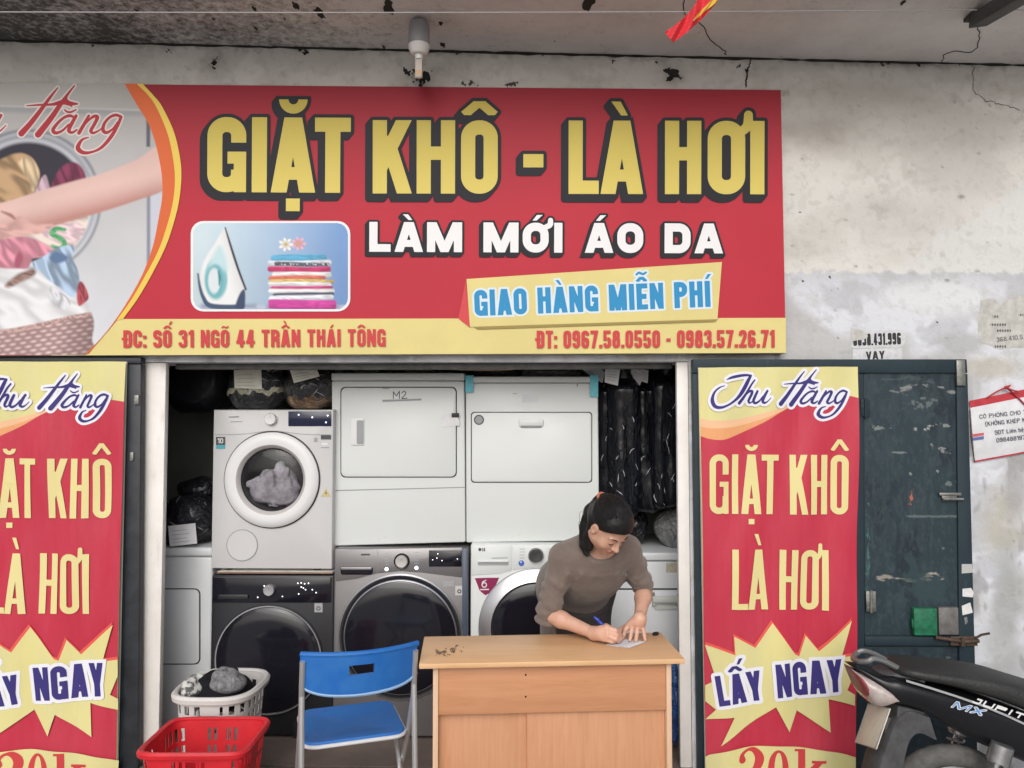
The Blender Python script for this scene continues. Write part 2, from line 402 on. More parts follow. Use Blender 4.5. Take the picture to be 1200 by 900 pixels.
def contour_mesh(D, x0, y0, h, simp=0.04, maxseg=60, inner=None):
    """filled region D<0 of a grid (rows = y) as vertices and faces"""
    D = D.copy(); D[0, :] = D[-1, :] = np.maximum(D[0, :].max(), 1) ; D[0, :] = 1; D[-1, :] = 1; D[:, 0] = 1; D[:, -1] = 1
    D[np.abs(D) < 1e-6] = 1e-6
    s = D < 0
    ny, nx = D.shape
    c = s[:-1, :-1] * 1 + s[:-1, 1:] * 2 + s[1:, 1:] * 4 + s[1:, :-1] * 8
    js, is_ = np.nonzero((c > 0) & (c < 15))
    T = {1: [(3, 0)], 2: [(0, 1)], 3: [(3, 1)], 4: [(1, 2)], 5: [(3, 0), (1, 2)], 6: [(0, 2)], 7: [(3, 2)], 8: [(2, 3)], 9: [(2, 0)], 10: [(0, 1), (2, 3)], 11: [(2, 1)], 12: [(1, 3)], 13: [(1, 0)], 14: [(0, 3)]}
    pts = {}; nxt = {}
    def key(e, i, j):
        return (0, i, j) if e == 0 else (1, i + 1, j) if e == 1 else (0, i, j + 1) if e == 2 else (1, i, j)
    def pos(k):
        o, i, j = k
        if o == 0: a, b = D[j, i], D[j, i + 1]; t = a / (a - b); return (x0 + (i + t) * h, y0 + j * h)
        a, b = D[j, i], D[j + 1, i]; t = a / (a - b); return (x0 + i * h, y0 + (j + t) * h)
    for j, i in zip(js.tolist(), is_.tolist()):
        for a, b in T[int(c[j, i])]:
            ka, kb = key(a, i, j), key(b, i, j); nxt[ka] = kb
    loops = []
    while nxt:
        k0, k = nxt.popitem(); lp = [k0]
        while k != k0 and k in nxt: lp.append(k); k = nxt.pop(k)
        q = [pos(k) for k in lp]
        if len(q) < 4: continue
        # drop points that lie on the line of their neighbours
        keep = [q[0]]; i = 0; n = len(q)
        while i < n - 1:
            j = i + 2
            while j < n and j - i < maxseg:
                ax, ay = q[i]; bx, by = q[j]; L = math.hypot(bx - ax, by - ay) + 1e-9
                if max(abs((q[m][0] - ax) * (by - ay) - (q[m][1] - ay) * (bx - ax)) / L for m in range(i + 1, j)) > simp: break
                j += 1
            i = j - 1; keep.append(q[i]) if i < n - 1 else None
        if keep[-1] != q[-1]: keep.append(q[-1])
        if len(keep) >= 3: loops.append(keep)
    vs_, es = [], []
    for lp in loops:
        n0 = len(vs_); m = len(lp)
        vs_ += [Vector(p) for p in lp]; es += [(n0 + i, n0 + (i + 1) % m) for i in range(m)]
    if not vs_: return [], []
    if inner:
        st = max(1, int(inner / h)); vs_ += [Vector((x0 + i * h, y0 + j * h)) for j in range(0, ny, st) for i in range(0, nx, st) if D[j, i] < -1.2]
    r = geometry.delaunay_2d_cdt(vs_, es, [], 2, 1e-5)
    V2 = np.array([tuple(v) for v in r[0]]); F2 = np.array([list(f)[:3] for f in r[2]])
    cen = V2[F2].mean(1); fx = np.clip((cen[:, 0] - x0) / h, 0, nx - 1.001); fy = np.clip((cen[:, 1] - y0) / h, 0, ny - 1.001)
    i0 = fx.astype(int); j0 = fy.astype(int); a = fx - i0; b = fy - j0
    dv = (D[j0, i0] * (1 - a) + D[j0, i0 + 1] * a) * (1 - b) + (D[j0 + 1, i0] * (1 - a) + D[j0 + 1, i0 + 1] * a) * b
    return V2.tolist(), F2[dv < 0].tolist()
class Flat:
    """printed sheets: layers of flat shapes drawn in photo pixels on planes of constant y, each a hair in front of the last"""
    def __init__(s, y, lift=0.0006): s.y, s.lift, s.k, s.mb, s.mats, s.tf, s.wave = y, lift, 0, MB(), [], None, None
    def _mi(s, m):
        if m not in s.mats: s.mats.append(m)
        return s.mats.index(m)
    def up(s, n=1): s.k += n; return s
    def put(s, m, uv, faces):
        if not faces: return s
        if s.tf: uv = [s.tf(*q) for q in uv]
        p = Pn(uv, s.y - s.k * s.lift)
        if s.wave: p[:, 1] += s.wave(np.asarray(uv, float))
        f2 = []
        for f in faces:      # face the street
            a, b, c = (p[f[0]], p[f[1]], p[f[2]])
            n = np.cross(b - a, c - a); f2.append(f if n[1] < 0 else f[::-1])
        s.mb.add(p.tolist(), f2, s._mi(m)); return s
    def poly(s, m, pts):
        ex_ = []
        if s.wave:
            pts = [tuple(q) for q in pts]; dn = []
            for p_, q_ in zip(pts, pts[1:] + pts[:1]):
                n_ = max(1, int(math.hypot(q_[0] - p_[0], q_[1] - p_[1]) / 8)); dn += [(p_[0] + (q_[0] - p_[0]) * t_ / n_, p_[1] + (q_[1] - p_[1]) * t_ / n_) for t_ in range(n_)]
            pts = dn; xs, ys = [q[0] for q in pts], [q[1] for q in pts]; gx, gy = grid(min(xs) + 3, min(ys) + 3, max(xs), max(ys), 8); dd = d_poly(gx, gy, pts); ex_ = [Vector((x_, y_)) for x_, y_ in zip(gx[dd < -2], gy[dd < -2])]
        r = geometry.delaunay_2d_cdt([Vector(q) for q in pts] + ex_, [(i, (i + 1) % len(pts)) for i in range(len(pts))], [], 2, 1e-5)
        return s.put(m, [tuple(v) for v in r[0]], [list(f) for f in r[2]])
    def sdf(s, m, D, x0, y0, h, simp=0.04):
        v, f = contour_mesh(D, x0, y0, h, simp, *((int(8 / h), 8) if s.wave else ())); return s.put(m, v, f)
    def circle(s, m, c, r, n=28, ry=None):
        return s.poly(m, [(c[0] + r * math.cos(2 * math.pi * k / n), c[1] + (ry or r) * math.sin(2 * math.pi * k / n)) for k in range(n)])
    def rrect(s, m, x0, y0, x1, y1, r=0):
        if r <= 0: return s.poly(m, [(x0, y0), (x1, y0), (x1, y1), (x0, y1)])
        pts = []
        for cx, cy, a0 in ((x1 - r, y0 + r, -90), (x1 - r, y1 - r, 0), (x0 + r, y1 - r, 90), (x0 + r, y0 + r, 180)):
            pts += [(cx + r * math.cos(R(a0 + k * 15)), cy + r * math.sin(R(a0 + k * 15))) for k in range(7)]
        return s.poly(m, pts)
    def build(s, name, parent=None, base=None):
        b = s.mb
        return link_mesh(name, b.v, b.f, s.mats, parent, b.m, False, base)
def textline(F_, txt, x0, x1, b0, b1, cap, t, m, halo=None, extrude=None, h=0.4, pad=None, **kw):
    """one line of lettering into Flat F_: optional halo [(radius, material)], optional extrusion (dx, dy, radius, material)"""
    rad = max([r for r, _ in (halo or [])] + [0]) + (max(abs(extrude[0]), abs(extrude[1])) + extrude[2] if extrude else 0)
    pd = pad or (rad + cap * .55 + 4)
    gx0, gy0 = min(x0, x1) - rad - 6 - t, min(b0, b1) - cap - pd; gx1, gy1 = max(x0, x1) + rad + 6 + t, max(b0, b1) + pd
    X, Y = grid(gx0, gy0, gx1, gy1, h)
    D = d_text(X, Y, txt, x0, x1, b0, b1, cap, t, **kw)
    if extrude:
        dx, dy, r, me = extrude; E = D.copy(); n = max(3, int(math.hypot(dx, dy) / 1.2))
        for k in range(1, n + 1): E = np.minimum(E, d_text(X - dx * k / n, Y - dy * k / n, txt, x0, x1, b0, b1, cap, t, **kw))
        F_.sdf(me, E - r, gx0, gy0, h).up()
    for r, mh in (halo or []): F_.sdf(mh, D - r, gx0, gy0, h).up()
    F_.sdf(m, D, gx0, gy0, h).up()
    return F_

# ------------------------------------------------------------------ soft bodies: signed distances in metres -> one closed mesh (surface nets)
class Field:
    def __init__(s, lo, hi, h):
        s.lo = np.array(lo, float); s.h = h; s.n = np.ceil((np.array(hi) - s.lo) / h).astype(int) + 1
        s.F = np.full(tuple(s.n), 0.5, np.float32)
    def win(s, lo, hi):
        a = np.clip(np.floor((np.array(lo) - s.lo) / s.h).astype(int), 0, s.n); b = np.clip(np.ceil((np.array(hi) - s.lo) / s.h).astype(int) + 1, 0, s.n)
        if (b <= a).any(): return None, None
        ax = [(s.lo[i] + np.arange(a[i], b[i]) * s.h).astype(np.float32) for i in range(3)]
        return tuple(slice(a[i], b[i]) for i in range(3)), np.meshgrid(*ax, indexing='ij')
    def _op(s, sl, d, k, op):
        A = s.F[sl]
        if op == 'sub': d = -d
        if op == 'add':
            if k: hh = np.maximum(k - np.abs(A - d), 0) / k; s.F[sl] = np.minimum(A, d) - hh * hh * k * .25
            else: s.F[sl] = np.minimum(A, d)
        else:
            if k: hh = np.maximum(k - np.abs(A - d), 0) / k; s.F[sl] = np.maximum(A, d) + hh * hh * k * .25
            else: s.F[sl] = np.maximum(A, d)
    def ball(s, c, r, k=0.0, op='add', rot=None):
        """ellipsoid; rot = 3x3 Matrix"""
        r = np.array(r if hasattr(r, '__len__') else (r,) * 3, float); m = max(r) + k + .03
        sl, g = s.win(np.array(c) - m, np.array(c) + m)
        if sl is None: return s
        q = [g[i] - c[i] for i in range(3)]
        if rot is not None:
            M = np.array(rot); q = [M[0, j] * q[0] + M[1, j] * q[1] + M[2, j] * q[2] for j in range(3)]
        k0 = np.sqrt(sum((q[i] / r[i]) ** 2 for i in range(3))); k1 = np.sqrt(sum((q[i] / r[i] ** 2) ** 2 for i in range(3))) + 1e-9
        s._op(sl, k0 * (k0 - 1) / k1, k, op); return s
    def cone(s, a, b, r0, r1, k=0.0, op='add', flat=None):
        """tapered capsule; flat = (axis vector, factor) squashes it across that axis"""
        a = np.array(a, float); b = np.array(b, float); m = max(r0, r1) * (1 if not flat else max(1, 1 / flat[1])) + k + .02
        sl, g = s.win(np.minimum(a, b) - m, np.maximum(a, b) + m)
        if sl is None: return s
        d = b - a; q = [g[i] - a[i] for i in range(3)]
        if flat:
            n = np.array(flat[0], float); n /= np.linalg.norm(n); f = flat[1]
            dn = sum(q[i] * n[i] for i in range(3)); q = [q[i] + n[i] * dn * (1 / f - 1) for i in range(3)]; d = d + n * d.dot(n) * (1 / f - 1)
        t = np.clip((q[0] * d[0] + q[1] * d[1] + q[2] * d[2]) / (d.dot(d) + 1e-12), 0, 1)
        dist = np.sqrt(sum((q[i] - d[i] * t) ** 2 for i in range(3))) - (r0 + (r1 - r0) * t)
        if flat: dist = dist * min(1, flat[1] * 1.1)
        s._op(sl, dist, k, op); return s
    def chain(s, pts, rr, k=0.0, op='add', flat=None):
        for i in range(len(pts) - 1): s.cone(pts[i], pts[i + 1], rr[i], rr[i + 1], k, op, flat)
        return s
    def half(s, p, n, k=0.0):
        """keep only the side the normal points away from"""
        n = np.array(n, float); n /= np.linalg.norm(n); sl, g = s.win(s.lo, s.lo + s.n * s.h)
        s._op(sl, sum((g[i] - p[i]) * n[i] for i in range(3)), k, 'int'); return s
    def noise(s, amp, freq, seed=0):
        r = np.random.default_rng(seed); sl, g = s.win(s.lo, s.lo + s.n * s.h); a = np.zeros_like(s.F)
        for o in range(4):
            f = freq * 1.8 ** o
            for _ in range(3):
                dv = r.normal(size=3); dv /= np.linalg.norm(dv)
                a += np.sin(f * (g[0] * dv[0] + g[1] * dv[1] + g[2] * dv[2]) + r.uniform(0, 6.28)) * (0.6 ** o)
        s.F += (amp * a / 3).astype(np.float32); return s
    def mesh(s):
        F_ = s.F; F_[0], F_[-1] = .1, .1; F_[:, 0], F_[:, -1] = .1, .1; F_[:, :, 0], F_[:, :, -1] = .1, .1
        I = F_ < 0; nx, ny, nz = F_.shape
        c = np.zeros((nx - 1, ny - 1, nz - 1), np.int8)
        for dx in (0, 1):
            for dy in (0, 1):
                for dz in (0, 1): c += I[dx:nx - 1 + dx, dy:ny - 1 + dy, dz:nz - 1 + dz]
        act = np.argwhere((c > 0) & (c < 8))
        idx = np.full(c.shape, -1, np.int32); idx[tuple(act.T)] = np.arange(len(act))
        acc = np.zeros((len(act), 3)); cnt = np.zeros(len(act))
        cs = [(a, b, d) for a in (0, 1) for b in (0, 1) for d in (0, 1)]
        for p in cs:
            for ax in range(3):
                if p[ax]: continue
                q = list(p); q[ax] = 1
                A = F_[act[:, 0] + p[0], act[:, 1] + p[1], act[:, 2] + p[2]]; B = F_[act[:, 0] + q[0], act[:, 1] + q[1], act[:, 2] + q[2]]
                x = (A < 0) != (B < 0); t = np.where(x, A / np.where(x, A - B, 1), 0)
                for i in range(3): acc[:, i] += np.where(x, p[i] + (t if i == ax else 0), 0)
                cnt += x
        V = s.lo + (act + acc / cnt[:, None]) * s.h
        quads = []
        for ax in range(3):
            sa = [slice(None)] * 3; sb = [slice(None)] * 3; sa[ax] = slice(0, -1); sb[ax] = slice(1, None)
            A, B = I[tuple(sa)], I[tuple(sb)]; e = np.argwhere(A != B)
            o1, o2 = (ax + 1) % 3, (ax + 2) % 3
            e = e[(e[:, o1] > 0) & (e[:, o2] > 0) & (e[:, o1] < F_.shape[o1] - 1) & (e[:, o2] < F_.shape[o2] - 1)]
            def at(d1, d2):
                q = e.copy(); q[:, o1] -= d1; q[:, o2] -= d2; return idx[q[:, 0], q[:, 1], q[:, 2]]
            Q = np.stack([at(1, 1), at(0, 1), at(0, 0), at(1, 0)], 1)
            ins = A[e[:, 0], e[:, 1], e[:, 2]]
            Q[~ins] = Q[~ins][:, ::-1]; quads.append(Q)
        return V, np.concatenate(quads)
    def build(s, name, mats, parent=None, base=None, pick=None, relax=1):
        V, Q = s.mesh()
        for _ in range(relax):
            acc = np.zeros_like(V); cnt = np.zeros(len(V))
            for a, b in ((0, 1), (1, 2), (2, 3), (3, 0)):
                np.add.at(acc, Q[:, a], V[Q[:, b]]); np.add.at(cnt, Q[:, a], 1); np.add.at(acc, Q[:, b], V[Q[:, a]]); np.add.at(cnt, Q[:, b], 1)
            V = V * .5 + .5 * acc / np.maximum(cnt, 1)[:, None]
        mi = pick(V[Q].mean(1)) if pick else None
        return link_mesh(name, V, Q, mats, parent, mi, True, base)
# ------------------------------------------------------------------ printed pictures and plaster stains: colour drawn on a fine grid of points
class Canvas:
    def __init__(s, u0, v0, u1, v1, h, base):
        s.h, s.u0, s.v0 = h, u0, v0; s.U, s.V = grid(u0, v0, u1, v1, h); s.C = np.zeros(s.U.shape + (3,)) + np.array(base)
    def noise(s, scale, seed=0, asp=1.0, oct=4, ang=0.0):
        """smooth 0..1 noise with features of scale pixels"""
        r = np.random.default_rng(seed); ny, nx = s.U.shape; fy = np.fft.fftfreq(ny)[:, None] / s.h; fx = np.fft.fftfreq(nx)[None] / s.h
        c, q = math.cos(ang), math.sin(ang); gx, gy = fx * c + fy * q, -fx * q + fy * c; out = np.zeros((ny, nx))
        for o in range(oct):
            L = scale * .5 ** o; k_ = np.exp(-2 * ((gx * L * asp) ** 2 + (gy * L) ** 2)); a = np.fft.ifft2(np.fft.fft2(r.normal(size=(ny, nx))) * k_).real; a /= a.std() + 1e-9; out += a * .55 ** o
        out /= out.std(); return np.clip(.5 + out * .22, 0, 1)
    def mix(s, m, col): s.C += (np.asarray(col) - s.C) * (m[..., None] if hasattr(m, 'ndim') else m); return s
    def paint(s, D, col, soft=.7, k=1.0):
        return s.mix(np.clip(.5 - D / (2 * soft), 0, 1) * k, col)
    def shape(s, pts, col, soft=.7, close=True, k=1.0, warp=None):
        U, V = (s.U, s.V) if warp is None else (s.U + warp, s.V + warp * .7)
        D = d_poly(U, V, [tuple(q) for q in spline(pts, 6, True)]); s.paint(D, col, soft, k); return D
    def folds(s, scale, seed, ang, asp=4.0, lo=.55, hi=1.15):
        n_ = s.noise(scale, seed, asp, 3, ang); w_ = .5 + .5 * np.sin(n_ * 16); return (lo + (hi - lo) * w_)[..., None]
    def build(s, name, m, y, parent, keep=None, base=None):
        ny, nx = s.U.shape; p = Pn(np.stack([s.U.ravel(), s.V.ravel()], 1), y)
        i = np.arange(ny * nx).reshape(ny, nx); Q = np.stack([i[:-1, :-1], i[1:, :-1], i[1:, 1:], i[:-1, 1:]], -1)
        if keep is not None: Q = Q[keep[:-1, :-1] & keep[1:, 1:] & keep[1:, :-1] & keep[:-1, 1:]]
        Q = Q.reshape(-1, 4); used, inv = np.unique(Q, return_inverse=True); o = link_mesh(name, p[used], inv.reshape(-1, 4), m, parent, None, False, base)
        a = o.data.color_attributes.new('Col', 'FLOAT_COLOR', 'POINT'); c = np.ones((len(used), 4), np.float32); c[:, :3] = np.clip(s.C.reshape(-1, 3)[used], 0, 1); a.data.foreach_set('color', c.ravel()); return o
def attr_mat(name, rough=.5, spec=.22, bump=None, grain=0.0):
    k = node_mat(name, rough); k.b.inputs['Specular IOR Level'].default_value = spec; a = k.t.nodes.new('ShaderNodeVertexColor'); a.layer_name = 'Col'; c = a.outputs['Color']
    if grain: c = k.mix(k.ramp(k.noise(90, 5, .7), .35, .7, 0, grain), c, (.2, .19, .18))
    k.color(c)
    if bump: k.bump(k.math('ADD', k.noise(14, 6, .7), k.math('MULTIPLY', k.noise(3.2, 9, .66, dist=.6), 2.0)), bump, .012)
    return k.m
# ================================================================== the setting
XL, XR = P(163, 640, 0).x, P(809, 640, 0).x
ZL = P(500, 424, 0.0).z
# facade plaster: cream above, bluish limewash patches below a painted line, grey damp stains, grime specks
k = node_mat('facade_plaster', 0.9); x, y, z = k.sep()
n1 = k.noise(1.3, 8, 0.62); n2 = k.noise(3.2, 9, 0.66, dist=0.6); n3 = k.noise(14, 6, 0.7); n4 = k.noise(0.55, 5, 0.6); n5 = k.noise(5, 9, .7, stretch=(1.6, 1, .35))
up = k.mix(k.ramp(n1, .38, .68), (0.60, 0.56, 0.50), (0.50, 0.47, 0.42))
up = k.mix(k.ramp(n2, .52, .74, 0, .62), up, (0.30, 0.275, 0.245))
up = k.mix(k.ramp(n4, .5, .68, 0, .6), up, (0.36, 0.32, 0.285))
lowc = k.mix(k.ramp(n2, .42, .56), (0.66, 0.67, 0.70), (0.46, 0.47, 0.49))
lowc = k.mix(k.ramp(n5, .55, .70, 0, .75), lowc, (0.27, 0.27, 0.27))
lowc = k.mix(k.ramp(n1, .56, .60, 0, .8), lowc, (0.36, 0.35, 0.31))
edge = k.math('ADD', z, k.math('MULTIPLY', k.math('SUBTRACT', n3, .5), .02))
ZS = P(1000, 319, 0).z
c = k.mix(k.ramp(edge, ZS - .008, ZS + .008), lowc, up)
c = k.mix(k.ramp(k.noise(26, 8, .75), .68, .74, 0, .7), c, (0.13, 0.12, 0.11))
k.color(c); k.bump(k.math('ADD', n3, k.math('MULTIPLY', n2, 2.0)), .5, .012)
WALL = k.m
# concrete soffit with black mould creeping in from the left
k = node_mat('soffit_concrete', 0.92); x, y, z = k.sep()
m1 = k.noise(2.2, 9, .7); m2 = k.noise(30, 6, .75); m3 = k.noise(6, 8, .7)
base = k.mix(k.ramp(m1, .35, .7), (0.70, 0.67, 0.66), (0.54, 0.51, 0.505))
f = k.math('ADD', k.ramp(x, -2.6, -.3, .36, -.12), k.math('MULTIPLY', k.math('SUBTRACT', m1, .5), .5))
f = k.math('ADD', f, k.math('MULTIPLY', k.math('SUBTRACT', m2, .5), .95))
base = k.mix(k.ramp(f, -.02, .30, 0, .93), base, (0.03, 0.029, 0.027))
base = k.mix(k.ramp(m3, .64, .76, 0, .55), base, (0.11, 0.10, 0.095))
k.color(base); k.bump(m2, .6, .01)
SOFF = k.m
k = node_mat('concrete_floor', 0.75)
c = k.mix(k.ramp(k.noise(3, 8, .65), .35, .7), (0.20, 0.15, 0.125), (0.12, 0.095, 0.085)); c = k.mix(k.ramp(k.noise(60, 4, .7), .6, .75, 0, .5), c, (0.06, .055, .05)); k.color(c); k.bump(k.noise(25, 6), .3, .006)
FLOORM = k.m
k = node_mat('street_asphalt', 0.9)
c = k.mix(k.ramp(k.noise(2, 8, .65), .35, .7), (0.42, 0.41, 0.395), (0.33, 0.32, 0.31)); k.color(c); k.bump(k.noise(120, 4), .5, .006)
STREET = k.m
k = node_mat('inner_wall', 0.9)
c = k.mix(k.ramp(k.noise(2.5, 8, .65), .35, .7), (0.30, 0.305, 0.29), (0.22, 0.225, 0.21)); k.color(c)
INNER = k.m
DARKW = mat('dark_inner_wall', (0.035, 0.036, 0.04), .85, var=.4, vscale=3)
k = node_mat('jamb_paint', 0.6)
c = k.mix(k.ramp(k.noise(3, 8, .65), .4, .7), (0.78, 0.75, 0.72), (0.66, 0.63, 0.60)); c = k.mix(k.ramp(k.noise(7, 8, .7, stretch=(1, 1, .25)), .6, .75, 0, .6), c, (.3, .27, .24)); k.color(c); k.bump(k.noise(30, 5), .2, .005)
JAMB = k.m

mb = MB(); mb.add([(-400, -400, -.18), (400, -400, -.18), (400, 400, -.18), (-400, 400, -.18)], [[0, 1, 2, 3]])
tag(mb.build('street', STREET), kind='structure', label='grey asphalt street in front of the laundry shop')
mb = MB(); mb.box(XL - .12, XR + .12, -1.75, 0.0, -.3, -.002, .012); 
tag(mb.build('entrance_step', FLOORM), kind='structure', label='low brown concrete step before the shop opening')
mb = MB(); mb.box(-2.7, 1.9, 0.0005, 1.2, -.3, 0.0)
tag(mb.build('shop_floor', FLOORM), kind='structure', label='brown concrete floor inside the laundry shop')

bld = thing('shop_building', (0, 0, -.18), 'stained cream plaster shop front with a wide open doorway under a concrete canopy', 'building')
mb = MB(); T = .26; ZT = 3.62
mb.box(-9, XL, 0, T, -.18, ZT); mb.box(XR, 9, 0, T, -.18, ZT); mb.box(XL, XR, 0, T, ZL, ZT)
mb.build('facade_wall', WALL, bld)
# canopy slab: its inner edge runs a little downhill to the right as in the photo
a, b = P(0, 47, 0), P(1200, 76, 0); sl = (b.z - a.z) / (b.x - a.x); zz = lambda x_, z0_=a.z, x0_=a.x, sl_=sl: z0_ + (x_ - x0_) * sl_
mb = MB(); n = 40; rows = []
for yy, up_ in ((-.0, 0), (-.66, 0.0), (-.66, .16), (0.0, .16)):
    rows.append([Vector((-8 + 16 * i / n, yy, zz(-8 + 16 * i / n) + up_)) for i in range(n + 1)])
mb.ring(rows + [rows[0]], caps=False, smooth=False, loop=False)
mb.build('canopy', SOFF, bld)
for x0, x1 in ((XL, P(191, 640, .012).x), (P(794.5, 640, .012).x, XR)): mb = MB(); mb.box(x0 + .001, x1 - .001, .008, .045, 0.002, ZL - .002, .004); mb.build('jamb', JAMB, bld)
mb = MB(); mb.box(-2.68, 1.88, 1.12, 1.18, 0, 2.5); mb.box(-2.74, -2.68, .27, 1.18, 0, 2.5); mb.box(1.88, 1.94, .27, 1.18, 0, 2.5)
mb.build('interior_wall', INNER, bld)
mb = MB(); mb.box(-2.74, 1.94, .262, 1.18, 2.5, 2.56); mb.build('interior_ceiling', INNER, bld)
RAIL = mat('grey_rail', (0.16, 0.155, 0.15), .5, .4, var=.4, vscale=20)
# expansion gap: dirty line where canopy meets the wall, and black damp holes
GRIME = mat('black_grime', (0.022, 0.02, 0.018), .95)
GRIME2 = mat('brown_grime', (0.075, 0.064, 0.055), .95)
def blot(Fl, m, u, v, r, seed, asp=1.0, h=0.5, amp=.75, fr=.22):
    rr = np.random.default_rng(seed); X, Y = grid(u - r * 2 * max(1, asp), v - r * 2, u + r * 2 * max(1, asp), v + r * 2, h)
    D = np.hypot((X - u) / asp, Y - v) - r * .75
    for o in range(4):
        for _ in range(3):
            an = rr.uniform(0, 6.28); D += r * amp * .5 * .62 ** o * np.sin(fr * 8 / r * 2.0 ** o * (np.cos(an) * (X - u) + np.sin(an) * (Y - v)) + rr.uniform(0, 6.28))
    Fl.sdf(m, D, X[0, 0], Y[0, 0], h, .08)
fl = Flat(-.0012, .0003)
for (u, v, r, s_, asp) in ((250, 75, 5, 1, 1.0), (252, 70, 3, 2, 1), (355, 61, 4, 3, 1.3), (198, 60, 2.5, 4, 1.2), (490, 86, 11, 5, 1.0), (494, 96, 6, 6, 1.2), (718, 72, 2.5, 7, 1), (786, 88, 8, 8, 1.1), (783, 92, 5, 21, 1), (866, 77, 2.5, 9, 1), (1038, 75, 3, 10, 2), (1075, 73, 4.5, 11, 1.8), (1124, 75, 3, 12, 1.6), (770, 73, 2, 13, 2), (540, 61, 3, 14, 2), (640, 63, 2, 15, 3), (302, 62, 1.8, 16, 1), (938, 248, 2.2, 17, 1), (972, 325, 2, 18, 1), (1098, 378, 1.6, 19, 1), (940, 329, 1.6, 20, 1.4), (550, 98, 3, 22, 3), (600, 99, 3, 23, 4), (110, 53, 2, 24, 2)):
    fl = Flat(-.0032, .0003); blot(fl, GRIME if r > 3.5 else GRIME2, u, v, r * .8, s_, asp); fl.build('stain', bld)
def crack(Fl, m, pts, w_, seed=0, h=.4):
    rr = np.random.default_rng(seed); q = []
    for (a, b) in zip(pts[:-1], pts[1:]):
        for t_ in np.linspace(0, 1, 6, endpoint=False): q.append((a[0] + (b[0] - a[0]) * t_ + rr.normal() * 1.1, a[1] + (b[1] - a[1]) * t_ + rr.normal() * 1.1, w_ * rr.uniform(.5, 1.2)))
    q.append((*pts[-1], w_ * .4)); xs = [p[0] for p in q]; ys = [p[1] for p in q]
    X, Y = grid(min(xs) - 4, min(ys) - 4, max(xs) + 4, max(ys) + 4, h); D = np.full(X.shape, 1e9)
    for a, b in zip(q[:-1], q[1:]): D = np.minimum(D, d_cap(X, Y, a[:2], b[:2], a[2], b[2]))
    Fl.sdf(m, D, X[0, 0], Y[0, 0], h, .05)
fl = Flat(-.0032, .0003); crack(fl, GRIME, [(881, 68), (877, 80), (875, 90), (874, 103)], .9, 1)
fl.build('crack', bld); fl = Flat(-.0032, .0003); crack(fl, GRIME2, [(1142, 80), (1140, 106), (1155, 118), (1175, 122), (1196, 130)], .45, 2)
fl.build('crack', bld)
cv = Canvas(-20, 40, 1236, 940, 2.0, (.5, .5, .5)); U, V = cv.U, cv.V; A = np.array
n1, n2, n3, n4 = cv.noise(120, 1, 1.6), cv.noise(40, 2, 1.5), cv.noise(9, 3), cv.noise(60, 4, .35)
cv.C[:] = A((.67, .645, .615)); cv.mix(np.clip((n1 - .45) * 2.6, 0, .8), (.61, .59, .56)); cv.mix(np.clip((n2 - .54) * 3, 0, .4), (.52, .495, .455))
def smear(u, v, ru, rv, col, k, seed, thr=.30): cv.mix(np.clip((np.exp(-((U - u) / ru) ** 2 - ((V - v) / rv) ** 2) * (.45 + 1.1 * cv.noise(46, seed, 1.6)) - thr * .35) * 1.7, 0, 1) * k, col)
smear(960, 140, 70, 30, (.40, .37, .34), .5, 11); smear(1080, 150, 150, 26, (.50, .475, .445), .45, 12); smear(960, 160, 50, 22, (.33, .295, .265), .5, 13); smear(1045, 262, 75, 30, (.42, .395, .365), .65, 14); smear(1130, 190, 55, 45, (.48, .455, .43), .55, 15); smear(1110, 300, 90, 14, (.48, .45, .40), .6, 16); smear(945, 285, 40, 24, (.40, .37, .32), .7, 17); smear(1010, 110, 90, 14, (.47, .43, .39), .6, 18)
dg = (U - 1075) * .62 + (V - 290); edge_ = np.clip((dg + (n2 - .5) * 34) / 12, 0, 1) * np.clip((330 - V) / 6, 0, 1) * np.clip((U - 1040) / 50, 0, 1); cv.mix(edge_ * .75, (.63, .64, .635))
cv.mix(np.clip((V - 200) / 70, 0, 1) * np.clip((320 - V) / 4, 0, 1) * .35, (.62, .62, .61))
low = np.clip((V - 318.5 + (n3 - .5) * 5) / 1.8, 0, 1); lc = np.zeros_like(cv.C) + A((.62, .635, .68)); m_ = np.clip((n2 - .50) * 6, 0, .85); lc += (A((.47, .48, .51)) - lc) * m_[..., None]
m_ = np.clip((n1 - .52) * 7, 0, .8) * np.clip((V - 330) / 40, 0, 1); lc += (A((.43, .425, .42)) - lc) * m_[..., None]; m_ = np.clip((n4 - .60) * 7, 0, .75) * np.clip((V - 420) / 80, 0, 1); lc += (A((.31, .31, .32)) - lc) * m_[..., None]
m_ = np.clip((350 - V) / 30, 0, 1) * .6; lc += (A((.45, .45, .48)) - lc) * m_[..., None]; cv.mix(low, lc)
smear(1175, 610, 26, 36, (.42, .40, .35), .9, 21); smear(1125, 402, 26, 12, (.36, .35, .36), .7, 22); smear(1180, 700, 14, 60, (.33, .34, .34), .7, 23); smear(1190, 580, 12, 30, (.32, .32, .33), .6, 24); smear(1160, 430, 40, 12, (.47, .45, .40), .8, 25); smear(1172, 760, 20, 60, (.36, .37, .37), .6, 26); smear(1100, 350, 60, 20, (.66, .67, .69), .8, 27)
q_ = np.random.default_rng(31)
